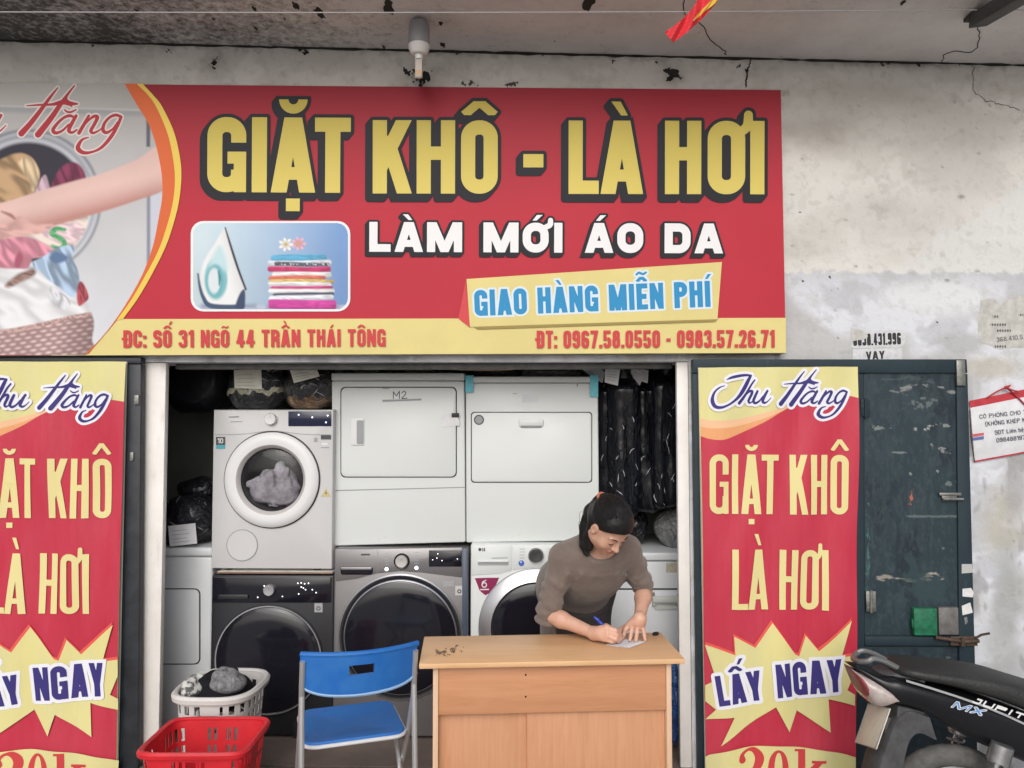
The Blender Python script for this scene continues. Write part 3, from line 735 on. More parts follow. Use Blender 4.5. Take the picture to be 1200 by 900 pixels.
for _ in range(90):
    u_, v_, r_ = q_.uniform(905, 1236), q_.uniform(70, 900), abs(q_.normal()) * 1.1 + .7; sl_ = (slice(max(0, int((v_ - 52) / 2)), int((v_ - 20) / 2)), slice(max(0, int((u_ + 8) / 2)), int((u_ + 36) / 2)))
    m_ = np.clip(1.3 - np.hypot((U[sl_] - u_) / q_.uniform(.8, 2.2), V[sl_] - v_) / r_, 0, 1) * q_.uniform(.3, .9); cv.C[sl_] += (A((.14, .13, .12)) - cv.C[sl_]) * m_[..., None]
cv.mix(np.clip((cv.noise(13, 32, 1.3, 5) - .90) * 8, 0, .22), (.27, .25, .23)); dk_ = np.clip((n3 - .66) * 4, 0, .16); cv.mix(dk_, (.34, .32, .30))
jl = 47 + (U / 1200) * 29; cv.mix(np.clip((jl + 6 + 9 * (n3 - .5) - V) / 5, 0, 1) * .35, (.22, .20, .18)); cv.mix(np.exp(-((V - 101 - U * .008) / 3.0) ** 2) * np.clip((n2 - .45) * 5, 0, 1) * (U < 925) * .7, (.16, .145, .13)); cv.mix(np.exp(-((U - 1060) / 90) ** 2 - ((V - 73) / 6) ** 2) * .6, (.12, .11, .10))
for u_, v_, r_ in ((251, 74, 14), (786, 88, 16), (490, 92, 18), (1075, 76, 10)): cv.mix(np.exp(-(np.hypot(U - u_, V - v_) / r_) ** 2) * .5 * (.4 + n3), (.27, .25, .23))
keep = (V > jl + .5) & ((V < 112) | ((U > 906) & (V < 425)) | (U > 1128))
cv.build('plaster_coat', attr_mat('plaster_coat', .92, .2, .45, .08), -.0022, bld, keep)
# the joint itself
mb = MB(); pts = []
rr = np.random.default_rng(3)
for i in range(121):
    x_ = -3.2 + 6.4 * i / 120; pts.append((x_, -.004, zz(x_) - .004 + rr.normal() * .0012))
mb.tube(pts, [max(.002, .0055 + rr.normal() * .002) for _ in pts], 6); mb.build('joint_grime', GRIME, bld)
# cracks and spots on the canopy's underside (drawn on the slab, seen from below)
mb = MB()
def on_soffit(u, v):
    d = ray(u, v); lo, hi = 1.0, 8.0
    for _ in range(40):
        t = (lo + hi) / 2; p = _C + d * t
        if p.z > zz(p.x): hi = t
        else: lo = t
    p = _C + d * lo; return Vector((p.x, p.y, zz(p.x) - .0015))
for pts_, w_ in (([(801, 0), (804, 20), (822, 28), (832, 46), (848, 58), (850, 64)], .0022), ([(1145, 26), (1148, 45), (1140, 60), (1118, 60), (1106, 64), (1105, 72)], .002)):
    q = [on_soffit(*p) for p in spline(pts_, 5)]; q = [p + Vector((rr.normal() * .003, rr.normal() * .003, 0)) for p in q]
    mb = MB(); mb.tube(q, w_, 5); mb.build('crack', GRIME, bld)
for (u, v, r) in ((455, 10, .028), (455, 3, .02), (516, 27, .012), (519, 52, .014), (450, 55, .01), (375, 15, .025), (300, 33, .010), (160, 12, .008), (250, 22, .007), (347, 7, .02), (334, 22, .006), (298, 10, .012), (650, 48, .004), (690, 3, .03), (1058, 3, .01)):
    c_ = on_soffit(u, v); n_ = 14
    mb = MB(); mb.add([c_] + [c_ + Vector((math.cos(6.283 * i / n_) * r * rr.uniform(.45, 1.2), math.sin(6.283 * i / n_) * r * 2.2 * rr.uniform(.45, 1.2), 0)) for i in range(n_)], [[0, 1 + (i + 1) % n_, 1 + i] for i in range(n_)]); mb.build('stain', GRIME, bld)
# steel rail under the lintel that carried the shutter
mb = MB(); mb.box(P(191.5, 640, .012).x, P(794, 640, .012).x, .10, .15, P(500, 432.5, .1).z, P(500, 426, .1).z, .004); mb.build('lintel_rail', RAIL, bld)

# ================================================================== the big signboard
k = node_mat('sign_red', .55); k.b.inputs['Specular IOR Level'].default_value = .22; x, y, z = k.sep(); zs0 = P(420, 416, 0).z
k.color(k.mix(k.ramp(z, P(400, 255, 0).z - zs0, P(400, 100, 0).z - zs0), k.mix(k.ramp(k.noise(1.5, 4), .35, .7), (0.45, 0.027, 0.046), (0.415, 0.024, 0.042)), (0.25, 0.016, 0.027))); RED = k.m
YEL = mat('sign_pale_yellow', (0.68, 0.58, 0.24), .55, var=.1, vscale=2)
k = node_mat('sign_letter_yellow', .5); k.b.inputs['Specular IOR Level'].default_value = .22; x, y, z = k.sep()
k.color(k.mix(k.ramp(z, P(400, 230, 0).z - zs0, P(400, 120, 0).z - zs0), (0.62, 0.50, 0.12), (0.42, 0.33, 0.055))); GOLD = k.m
BLK = mat('sign_black', (0.018, 0.018, 0.024), .6)
WHT = mat('sign_white', (0.74, 0.73, 0.74), .5)
BLUE = mat('sign_blue', (0.025, 0.24, 0.48), .5)
LRED = mat('sign_brick_red', (0.52, 0.05, 0.055), .5)
ORG = mat('sign_orange', (0.60, 0.12, 0.035), .5)
sg = thing('signboard', P(420, 416, 0), 'wide red laundry signboard with yellow capitals and a washing picture at its left end', 'signboard')
mb = MB(); Yp = -.075
pan = [P(-120, 96, Yp + .001), P(915, 105, Yp + .001), P(921, 414, Yp + .001), P(-120, 417.5, Yp + .001)]
mb.prism(pan, (0, .07, 0), .003, mi=0); mb.build('panel', [mat('sign_edge', (.35, .30, .26), .6)], sg)
fl = Flat(Yp, .0007)
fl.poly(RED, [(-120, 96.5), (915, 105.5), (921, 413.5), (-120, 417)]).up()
fl.poly(YEL, [(60, 374), (400, 373.5), (921, 372.5), (921, 413.5), (60, 416.5)]).up()
yel_r = [(167, 98), (180, 112), (190, 125), (204, 155), (211, 185), (212.5, 210), (209, 240), (201, 270), (192, 294), (175, 327), (160, 352), (144, 374)]
yel_l = [(160, 98), (174, 112), (184, 127), (196.5, 157), (203, 187), (205, 212), (202, 240), (194, 270), (184, 297), (168, 327), (154, 351), (137, 375)]
org_l = [(146, 98), (160, 122), (175, 147), (184, 175), (189.5, 205), (190, 230), (186, 255), (180, 285), (171, 312), (160, 335), (142, 365), (122, 392), (99, 416.3)]
sp = lambda p: [tuple(q) for q in spline(p, 5)]
fl.up(2); fl.poly(ORG, sp(org_l) + sp(yel_l + [(104, 414)])[::-1]).up()
fl.poly(mat('sign_band_yellow', (0.70, 0.50, 0.09), .5), sp(yel_l) + sp(yel_r)[::-1]).up()
fl.build('print', sg)

# photograph printed on the left end: a washing machine, an arm, a heap of washing, a wicker basket
def pm(n, c, **kw): return mat('print_' + n, c, .5, **kw)
PRINT = attr_mat('print_picture', .5)
left = -118
cv = Canvas(-22, 96, 218, 419, .8, (.5, .5, .5)); U, V = cv.U, cv.V; A = np.array
t_ = np.clip((V - 97) / 320, 0, 1)[..., None]; cv.C[:] = A((.37, .35, .335)) * (1 - t_) + A((.60, .61, .66)) * t_
cv.C *= (.93 + .12 * cv.noise(90, 1)[..., None])
cv.paint(np.abs(V - (128 + U * .03)) - 3.2, (.30, .30, .315), 2.2); cv.paint(np.abs(V - (124 + U * .03)) - .8, (.47, .45, .44), 1)
cv.paint(d_box(U, V, 171.5, 140, 176, 172), (.10, .10, .13), 1); cv.paint(d_box(U, V, 172, 226, 176.5, 330), (.22, .23, .29), 1); cv.paint(d_box(U, V, 176.5, 226, 200, 330), (.50, .51, .58), 1.5)
r_ = np.hypot(U - 33, (V - 237)); prof = np.interp(r_, [66, 70, 73, 77, 81, 84, 90], [.10, .34, .62, .36, .5, .26, .52])
rm = np.clip((88 - r_) / 3, 0, 1) * np.clip((r_ - 68) / 1.5, 0, 1); cv.mix(rm, (prof * (.8 + .35 * np.clip((V - 170) / 150, 0, 1)))[..., None] * A((.92, .95, 1.05)))
cv.paint(r_ - 69.5, A((.030, .026, .040)) + .03 * np.clip((V - 230) / 60, 0, 1)[..., None], 1.5)
cv.shape([(60, 230), (64, 208), (76, 193), (90, 191), (100, 204), (101, 226), (80, 238)], A((.20, .035, .085)) * cv.folds(30, 2, 1.2), 1.5)
cv.shape([(-40, 202), (0, 187), (14, 181), (28, 180), (40, 188), (46, 204), (43, 219), (38, 236), (10, 242), (-40, 244)], A((.42, .27, .15)) * cv.folds(34, 3, .6, 3), 1.5)
cv.shape([(22, 190), (33, 184), (44, 197), (45, 210), (39, 224), (34, 212), (28, 202)], A((.66, .50, .32)) * cv.folds(24, 4, 1.3), 2.0)
cv.shape([(38, 240), (46, 214), (53, 205), (57, 216), (60, 236)], A((.52, .36, .44)) * cv.folds(20, 5, 1.3, 3, .7), 1.2)
cv.shape([(-40, 258), (20, 254), (60, 249), (92, 246), (103, 254), (97, 276), (80, 294), (40, 302), (-40, 304)], (A((.66, .57, .52)) * cv.folds(26, 6, .5, 4, .62, 1.12)), 1.5)
cv.shape([(40, 268), (60, 262), (92, 262), (98, 272), (84, 284), (60, 280)], A((.70, .52, .56)) * cv.folds(20, 26, .3, 3, .7), 2)
cv.paint(d_brush(U, V, [(76, 269, 2), (66, 268, 3), (61, 274, 3), (70, 279, 3), (76, 285, 2.6), (70, 291, 2.4), (61, 288, 1.5)], 5), A((.10, .36, .16)) * cv.folds(12, 27, 0, 2, .7), 1)
cv.shape([(-40, 280), (0, 279), (28, 277), (48, 284), (62, 294), (50, 301), (38, 303), (26, 317), (-40, 318)], A((.66, .27, .35)) * cv.folds(26, 7, .9, 4, .6, 1.15), 1.2)
cv.shape([(18, 302), (23, 295), (27, 303), (22, 315), (17, 311)], (.34, .09, .14), 1.5)
cv.shape([(-40, 318), (10, 315), (36, 316), (60, 320), (80, 344), (94, 352), (104, 356), (101, 372), (60, 380), (0, 390), (-40, 392)], A((.68, .68, .70)) * cv.folds(40, 8, .4, 2.5, .78, 1.06), 1.5)
cv.shape([(6, 334), (20, 322), (38, 315), (41, 322), (24, 331), (11, 337)], A((.28, .17, .15)) * cv.folds(18, 9, .4), 2)
cv.shape([(38, 309), (52, 300), (66, 291), (86, 288), (85, 302), (91, 316), (93, 336), (85, 348), (72, 339), (58, 329), (48, 319)], A((.36, .47, .62)) * cv.folds(24, 10, 1.1, 4, .5, 1.2), 1.2)
cv.shape([(58, 302), (66, 295), (80, 301), (74, 307), (64, 308)], (.10, .16, .28), 1.8)
cv.shape([(60, 336), (70, 340), (82, 352), (78, 362), (66, 360), (58, 350)], A((.58, .58, .62)) * cv.folds(16, 11, 1.0, 3, .65), 2)
cv.shape([(93, 330), (99, 334), (104, 348), (99, 355), (92, 358), (90, 344)], A((.38, .07, .09)) * cv.folds(12, 12, 1.4), 1)
arm = [(-40, 243), (0, 238), (40, 226), (80, 214), (120, 203), (160, 187), (186, 172), (194, 200), (192, 222), (160, 235), (124, 247), (80, 260), (50, 267), (20, 263), (-40, 272)]
mid = 252 - U * .262; sh_ = np.clip((V - mid + 2) / 26, -.8, 1); tone = (A((.66, .45, .41))[None, None] * (1 - .10 * np.abs(sh_[..., None])) - np.clip(sh_, 0, 1)[..., None] ** 1.5 * A((.16, .19, .18))) * (.96 + .07 * cv.noise(40, 13)[..., None])
cv.shape(arm, tone, 1.4)
cv.shape([(-40, 262), (10, 262), (22, 254), (40, 262), (62, 263), (50, 272), (30, 276), (-40, 284)], A((.60, .36, .33)) * cv.folds(24, 14, .2, 3, .75, 1.08), 1.8)
cv.paint(d_brush(U, V, [(2, 248, .8), (12, 252, 1.8), (17, 256, 1.2)], 4), (.30, .12, .11), 1.5)
ph = (V - 372) / 5.2 + U * .028; row = np.floor(ph); wv = np.sin((U + (row % 2) * 6) / 12 * 2 * np.pi); wk = np.clip(.52 + .38 * np.cos((ph - row - .5) * 2 * np.pi) * (.5 + .5 * wv) + .18 * wv, 0, 1)
bask = A((.15, .07, .075)) + (A((.60, .44, .43)) - A((.15, .07, .075))) * wk[..., None] * (.75 + .4 * cv.noise(30, 15)[..., None]); bask *= (1 - .35 * np.clip((U - 70) / 40, 0, 1))[..., None]
cv.shape([(-40, 386), (0, 387), (40, 381), (80, 374), (103, 367), (110, 376), (108, 396), (100, 424), (-40, 424)], bask, 1.2)
cv.paint(d_brush(U, V, [(-24, 390, 2.6), (10, 388, 2.6), (50, 380, 2.6), (85, 372, 2.6), (106, 368, 2)], 5), A((.46, .30, .28)) * cv.folds(8, 16, -.15, 2, .6, 1.2), 1.2)
ob = [tuple(q) for q in spline(org_l, 6)]
keep = d_poly(U, V, [(-60, 90)] + [(146, 92)] + ob + [(-60, 425)]) < 1.2
keep &= (V > 97.4) & (V < 416.4)
cv.build('laundry_picture', PRINT, Yp - .0011, sg, keep)
fl = Flat(Yp - .0011, .0004); fl.poly(pm('machine', (.5, .5, .52)), [(left, 97), (-21, 97.4), (-21, 416.5), (left, 417)])
fl.up(2)
# the shop's name in script, written in tapered brush strokes (zoomed tracing of the lettering)
SCRIPT = {  # in the tracing's own pixels, x, y, radius
 'T1': [(190, 128, 3), (225, 112, 10), (290, 98, 11), (345, 94, 9), (368, 102, 8)], 'T2': [(368, 98, 10), (350, 130, 14), (322, 185, 16), (288, 240, 14), (250, 280, 10), (200, 315, 8), (150, 332, 11), (110, 325, 14), (90, 290, 15), (92, 250, 11), (110, 212, 8), (140, 185, 6), (175, 172, 3)],
 'h1': [(398, 130, 6), (372, 165, 8), (330, 235, 10), (282, 300, 13)], 'h2': [(310, 275, 5), (335, 235, 6), (362, 212, 9), (378, 215, 11), (372, 240, 11), (352, 280, 10), (358, 298, 8), (375, 292, 5), (392, 278, 4)],
 'u1': [(418, 212, 9), (400, 250, 11), (388, 285, 11), (402, 300, 10), (430, 285, 7), (458, 250, 6)], 'u2': [(490, 210, 9), (470, 245, 11), (455, 285, 11), (468, 298, 9), (490, 288, 5), (515, 262, 3)],
 'H1': [(768, 66, 4), (735, 110, 8), (690, 175, 12), (640, 245, 15), (590, 305, 18)], 'H2': [(850, 55, 4), (820, 95, 7), (780, 155, 13), (735, 225, 16), (672, 310, 19)], 'H3': [(615, 160, 3), (680, 155, 6), (740, 153, 8), (800, 140, 16), (826, 148, 14), (864, 150, 5)], 'H4': [(815, 105, 4), (808, 128, 10), (826, 150, 9), (838, 166, 3)],
 'a1': [(800, 180, 4), (815, 192, 6), (835, 192, 6), (858, 180, 4)], 'a2': [(850, 222, 6), (828, 212, 9), (798, 222, 8), (768, 250, 9), (745, 285, 11), (758, 302, 10), (790, 290, 7), (822, 258, 6)], 'a3': [(858, 212, 9), (838, 250, 11), (822, 288, 11), (838, 300, 8), (862, 285, 5)],
 'n1': [(920, 212, 8), (900, 250, 10), (872, 302, 11)], 'n2': [(892, 268, 5), (920, 235, 6), (945, 215, 9), (962, 220, 11), (948, 255, 10), (930, 290, 10), (942, 302, 8), (968, 290, 5), (990, 272, 4)],
 'g1': [(1075, 215, 8), (1050, 208, 9), (1020, 222, 8), (995, 255, 9), (990, 288, 11), (1008, 300, 9), (1038, 280, 6), (1062, 245, 6)], 'g2': [(1078, 218, 9), (1062, 260, 10), (1030, 320, 11), (985, 375, 9), (940, 400, 7), (895, 405, 11), (868, 385, 14), (872, 360, 11), (890, 335, 7), (918, 325, 4)]}
def script(Fl, m, halo, tf, r_halo, h=.35, extra=None, only=None):
    """tf: (x, y) of the tracing -> (u, v, scale)"""
    pts = {}
    for kx, q in SCRIPT.items():
        if only and kx not in only: continue
        pts[kx] = [(*tf(a, b)[:2], max(.35, r_ * tf(a, b)[2] * .92)) for a, b, r_ in q]
    al = [p for q in pts.values() for p in q]; x0, y0 = min(p[0] for p in al) - 8, min(p[1] for p in al) - 8; x1, y1 = max(p[0] for p in al) + 8, max(p[1] for p in al) + 8
    X, Y = grid(x0, y0, x1, y1, h); D = np.full(X.shape, 1e9)
    for q in pts.values(): D = np.minimum(D, d_brush(X, Y, q, 5))
    Fl.sdf(halo, D - r_halo, x0, y0, h).up(); Fl.sdf(m, D, x0, y0, h).up()
# on the big sign H runs from (55,110) to g's tail; map the tracing to it
def tf_sign(x, y): return (25 + (x - 590) * .2395, 100 + (y - 60) * .2245 + 1.5, .215)
script(fl, pm('script_red', (.36, .028, .04)), pm('script_halo', (.60, .55, .53)), tf_sign, 1.9)
fl.build('script_name', sg)

fl = Flat(Yp - .0022, .0004)
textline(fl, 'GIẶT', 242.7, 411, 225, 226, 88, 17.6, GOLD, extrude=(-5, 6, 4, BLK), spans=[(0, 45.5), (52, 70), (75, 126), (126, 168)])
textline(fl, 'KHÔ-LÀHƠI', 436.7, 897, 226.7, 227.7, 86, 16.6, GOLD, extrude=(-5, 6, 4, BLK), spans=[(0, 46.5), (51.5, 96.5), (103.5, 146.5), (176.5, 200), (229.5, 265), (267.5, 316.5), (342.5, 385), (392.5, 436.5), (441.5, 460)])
textline(fl, 'LÀM MỚI ÁO DA', 432.7, 847, 295, 297, 35, 9.6, WHT, extrude=(-3, 3.5, 2.4, BLK))
fl.poly(mat('sign_fold_red', (.56, .06, .07), .5), [(546, 328), (551, 384), (537, 373)]).up()
fl.poly(mat('sign_tab_shade', (.30, .22, .07), .5), [(551, 381), (842, 373), (838, 377), (560, 386)]).up()
fl.poly(YEL, [(546.7, 327), (846, 307), (840.7, 374), (550.7, 383)]).up()
textline(fl, 'GIAO HÀNG MIỄN PHÍ', 556.5, 833, 370.5, 359.5, 30.5, 6.3, BLUE, halo=[(2.4, mat('sign_pale_blue', (.60, .68, .74), .5))], h=.3)
textline(fl, 'ĐC: SỐ 31 NGÕ 44 TRẦN THÁI TÔNG', 144.5, 452, 407.5, 406, 20.5, 3.9, LRED, h=.25)
textline(fl, 'ĐT: 0967.58.0550 - 0983.57.26.71', 629, 908, 408, 407, 20.5, 3.9, LRED, h=.25)
fl.build('lettering', sg)

fl = Flat(Yp - .0024, .0004)
fl.rrect(WHT, 223.5, 259, 410.5, 365, 15); fl.build('picture_border', sg)
cv = Canvas(225, 260, 409, 364, .7, (.5, .5, .5)); U, V = cv.U, cv.V
t_ = np.clip((U - 240) / 160, 0, 1)[..., None]; cv.C[:] = A((.50, .60, .65)) * (1 - t_) + A((.16, .28, .52)) * t_; cv.C *= (1.08 - .18 * np.clip((V - 260) / 100, 0, 1))[..., None]; cv.C *= (.97 + .06 * cv.noise(40, 2)[..., None])
cv.paint(d_box(U, V, 215, 357.5, 420, 380), (.42, .46, .58), 1.5)
cv.paint(d_box(U, V, 236, 356.5, 300, 361), (.12, .16, .24), 2.5, .6); cv.paint(d_box(U, V, 312, 358, 398, 362), (.12, .14, .3), 2.5, .6)
io = [(264, 267), (270, 285), (279, 315), (287, 338), (283, 357), (262, 360), (246, 358), (237, 346), (233, 330), (239, 306), (252, 285)]
ish = A((.70, .71, .72)) * (1.0 - .28 * np.clip((U - 262 - (V - 300) * .25) / 26, 0, 1) - .12 * np.clip((240 - U + (V - 320) * .1) / 8, 0, 1))[..., None]
cv.shape(io, ish, 1)
cv.paint(d_brush(U, V, [(264, 267, .8), (270, 287, 1.3), (279, 315, 1.4), (288, 339, 1.2)], 5), (.03, .03, .045), .8)
cv.paint(d_brush(U, V, [(232, 321, 1.0), (234, 335, 1.6), (238, 348, 2.2), (246, 358, 3), (270, 360, 3.0), (284, 358.5, 3)], 5), (.05, .08, .15), .9)
cv.shape([(281, 344), (287, 340), (286, 361), (276, 360)], (.04, .06, .12), 1)
te = np.hypot((U - 253) / 13.5, (V - 327) / 24) - 1; cv.paint(te * 14, A((.28, .52, .56)) + .1 * np.clip((300 - V) / 30, -1, 1)[..., None], 1.4); cv.shape([(258, 288), (265, 302), (266, 318), (256, 312), (246, 312), (250, 298)], (.46, .62, .66), 3)
cv.paint((np.hypot((U - 252) / 10, (V - 329) / 19) - 1) * 10, (.13, .37, .42), 1.3); cv.paint((np.hypot((U - 251) / 7.2, (V - 329) / 15) - 1) * 8, (.60, .66, .69), 1.2); cv.paint(d_brush(U, V, [(256, 318, 1), (257.5, 326, 1.6), (257, 334, .8)], 4), (.05, .2, .25), 1)
bands = [(299, 306, (.10, .35, .55), 318, 385), (304, 311, (.58, .62, .68), 314, 388), (308, 313, (.10, .10, .13), 320, 386), (312, 319, (.50, .04, .14), 314, 389), (318, 325, (.70, .68, .68), 318, 386), (323, 328, (.60, .16, .12), 314, 384), (327, 331, (.62, .44, .12), 316, 390), (330, 336, (.68, .66, .68), 314, 391), (334, 339, (.52, .06, .20), 317, 392), (338, 344, (.70, .68, .70), 315, 393), (343, 347, (.07, .08, .12), 320, 391), (346, 352, (.64, .66, .72), 315, 392), (351, 361.5, (.56, .06, .32), 314, 393)]
rr = np.random.default_rng(5)
for i, (v0, v1, c_, a0, a1) in enumerate(bands):
    wob = (cv.noise(26, 30 + i, 3, 2) - .5) * 3.2; D = d_box(U, V + wob, a0 + rr.normal(), v0, a1 + rr.normal() * 1.5, v1, 3.0)
    q = np.clip((V + wob - v0) / (v1 - v0), 0, 1); cv.paint(D, A(c_) * (1.12 - .5 * q ** 2 - .25 * (1 - np.clip((a1 - U) / 16, 0, 1)))[..., None] * cv.folds(9, 50 + i, .05, 5, .82, 1.1), .8)
sp_ = cv.noise(2.2, 71, 1, 2); cv.mix(np.clip((sp_ - .55) * 8, 0, 1) * np.clip(1 - np.abs(V - 309.5) / 2.2, 0, 1) * ((U > 320) & (U < 386)), (.66, .66, .68))
for cx, cy, cc in ((335, 286.5, (.72, .70, .66)), (350, 285.5, (.66, .36, .45))):
    an = np.arctan2(V - cy, U - cx); rd = np.hypot(U - cx, (V - cy) * 1.1); D = rd - (7.2 + 1.6 * np.cos(an * 7)); cv.paint(D, A(cc) * (.62 + .38 * np.clip(rd / 7, 0, 1) + .10 * np.cos(an * 7))[..., None], .9); cv.paint(rd - 1.9, (.55, .36, .07), .9)
keep = d_box(U, V, 226.5, 261.5, 407.5, 362.5, 13) < .3
cv.build('iron_picture', PRINT, Yp - .0032, sg, keep)

# ================================================================== metal doors folded back on the wall, and their banners
k = node_mat('door_green', .55)
c = k.mix(k.ramp(k.noise(2.5, 8, .65), .35, .7), (0.022, 0.039, 0.050), (0.013, 0.024, 0.033)); c = k.mix(k.ramp(k.noise(9, 9, .75, stretch=(1.5, 1, .5)), .60, .72, 0, .55), c, (0.055, 0.082, 0.088)); c = k.mix(k.ramp(k.noise(18, 8, .8, stretch=(1, 1, 3)), .70, .74, 0, .7), c, (0.17, 0.19, 0.19))
k.color(c); k.b.inputs['Specular IOR Level'].default_value = .25; k.bump(k.noise(14, 8), .25, .006); DOOR = k.m
RUST = mat('rusty_steel', (0.12, 0.08, 0.06), .7, .5, var=.5, vscale=30)
STEEL = mat('worn_steel', (0.30, 0.30, 0.28), .45, .7, var=.5, vscale=25)
SCRAPE = mat('scraped_primer', (0.25, 0.26, 0.25), .8, var=.8, vscale=45, col2=(.05, .07, .08))
ZB = -.14
def door_leaf(mbf, u0, u1, u1b, y0, panel=True):
    pass
def zbox(mb, u0, u1, v0, v1, yf, dep, bev=.002, mi=0, vref=600):
    """box whose front face spans the pixels on plane yf"""
    a, b = P(u0, v0, yf), P(u1, v1, yf); return mb.box(a.x, b.x, yf, yf + dep, b.z, a.z, bev, mi=mi)
dr = thing('metal_door', P(980, 900, 0), 'dark green sheet metal door folded open against the wall right of the doorway', 'metal door')
y0 = -.052
mb = MB()
def quadbox(mb, pts, yf, dep, bev=.0025, mi=0):
    return mb.prism([P(u, v, yf) for u, v in pts], (0, dep, 0), bev, mi=mi)
vb = 935
quadbox(mb, [(812, 421), (1133, 421), (1134, 437), (812, 437)], y0, .045)
quadbox(mb, [(812, 438), (825, 438), (829, vb), (819, vb)], y0, .045)
quadbox(mb, [(990, 438), (1012, 438), (1014, vb), (990, vb)], y0, .045)
quadbox(mb, [(1121, 438), (1134, 438), (1147, vb), (1126, vb)], y0, .045)
quadbox(mb, [(1013.5, 746), (1122.5, 746), (1123, 757), (1014, 757)], y0, .045)
mb.build('frame', DOOR, dr)
mb = MB(); quadbox(mb, [(812.5, 437.5), (990, 437.5), (990, vb - 3), (819, vb - 3)], y0 + .012, .03); quadbox(mb, [(1012, 437.5), (1121, 437.5), (1124, 745.5), (1013, 745.5)], y0 + .012, .03); quadbox(mb, [(1013, 757.5), (1124, 757.5), (1127, vb - 3), (1013, vb - 3)], y0 + .016, .026)
mb.build('panel', DOOR, dr)
mb = MB(); zbox(mb, 1121, 1132, 422, 452, y0 - .012, .012, .003); mb.build('hinge', STEEL, dr)
for (u0, u1, v0, v1) in ((1015, 1027, 693, 717), (1009, 1020, 468, 488)):
    mb = MB(); zbox(mb, u0, u1, v0, v1, y0 - .006, .006, .002); uc = (u0 + u1) / 2
    mb.tube([P(uc, v0 - 1, y0 - .008), P(uc, v1 + 1, y0 - .008)], .007, 10)
    for du in (-3.6, 3.6):
        for dv in (.2, .5, .8): mb.lathe(P(uc + du, v0 + (v1 - v0) * dv, y0 - .006), [(.004, 0), (.003, .002), (0, .003)], 8)
    mb.build('hinge', DOOR if u0 < 1010 else STEEL, dr)
mb = MB(); zbox(mb, 1104, 1122, 580, 587, y0 + .002, .012, .002); zbox(mb, 1101, 1127, 577.5, 581, y0 - .006, .008, .002); mb.tube([P(1105, 585, y0 - .006), P(1129, 585, y0 - .006)], .006, 8); mb.build('latch', STEEL, dr)
mb = MB(); zbox(mb, 1071, 1099, 713, 745, y0 - .02, .032, .004); zbox(mb, 1069, 1072, 726, 736, y0 - .012, .02, .002); mb.build('lock_plate', mat('lock_green', (0.012, 0.17, 0.085), .6, var=.5, vscale=40), dr)
mb = MB(); zbox(mb, 1100, 1124, 712, 744, y0 - .014, .026, .003); mb.build('lock_box', mat('lock_grey', (0.20, 0.19, 0.185), .6, .3, var=.4, vscale=30), dr)
mb = MB(); mb.tube([P(1096, 747, y0 - .012), P(1130, 752, y0 - .016), P(1147, 751, y0 - .016)], .009, 10); mb.tube([P(1128, 748, y0 - .02), P(1128, 757, y0 - .02)], .011, 8)
zbox(mb, 1114, 1146, 746, 757, y0 - .012, .012, .002); mb.tube([P(1143, 748, y0 - .016), P(1150, 744, y0 - .03), P(1160, 742, y0 - .05)], .0055, 8); mb.build('bolt', RUST, dr)
cv = Canvas(1011, 436, 1126, 936, .9, (.5, .5, .5)); U, V = cv.U, cv.V; A = np.array
n1, n2, n3, n4 = cv.noise(60, 1, .5), cv.noise(22, 2, .35), cv.noise(7, 3, .5), cv.noise(16, 4, 5)
cv.C[:] = A((.021, .037, .048)); cv.mix(np.clip((n1 - .45) * 3, 0, .8), (.013, .022, .031)); cv.mix(np.clip((n2 - .55) * 3, 0, .30), (.045, .066, .072)); cv.mix(np.clip((n3 - .68) * 4, 0, .18), (.07, .095, .10))
def scuff(u, v, ru, rv, col, k, seed, sc=7, asp=2.5, thr=.5): cv.mix(np.clip((np.exp(-((U - u) / ru) ** 2 - ((V - v) / rv) ** 2) * 1.15 + (cv.noise(sc * .8, seed, asp, 5) - .5) * 2.0 - .45 - thr) * 4.5, 0, 1) * (np.hypot((U - u) / ru, (V - v) / rv) < 1.7) * k, col)
SG = (.24, .25, .24)
scuff(1090, 457, 30, 5, SG, .75, 11, 8, 3.5, .52); scuff(1080, 474, 22, 9, (.16, .18, .18), .6, 12, 7, 1, .6); scuff(1032, 501, 12, 4, SG, .7, 13, 5, 1.5, .62); scuff(1086, 502, 9, 4.5, (.42, .42, .40), .85, 14, 5, 1.5, .5); scuff(1108, 499, 9, 4.5, SG, .85, 15, 5, 1.5, .55); scuff(1093, 521, 4, 6, SG, .8, 16, 4, .8, .55); scuff(1108, 527, 8, 5, (.24, .25, .25), .8, 17, 5, 1.5, .55)
scuff(1075, 530, 60, 1.6, (.20, .22, .22), .7, 18, 9, 4, .5); scuff(1090, 605, 50, 1.8, (.14, .17, .17), .6, 19, 9, 4, .5); scuff(1036, 677, 22, 4, (.30, .27, .23), .8, 20, 7, 3.5, .5); scuff(1102, 677, 15, 4.5, (.36, .33, .28), .85, 21, 7, 3, .48); scuff(1070, 680, 16, 4, (.12, .15, .13), .8, 22, 6, 2, .52); scuff(1066, 555, 2.5, 2.5, SG, .8, 23, 4, 1, .5); scuff(1098, 552, 2.5, 2.5, SG, .8, 24, 4, 1, .5); scuff(1112, 567, 7, 5, (.16, .19, .19), .7, 25, 4, 1, .55); scuff(1104, 642, 4, 2, SG, .5, 26, 4, 1, .5)
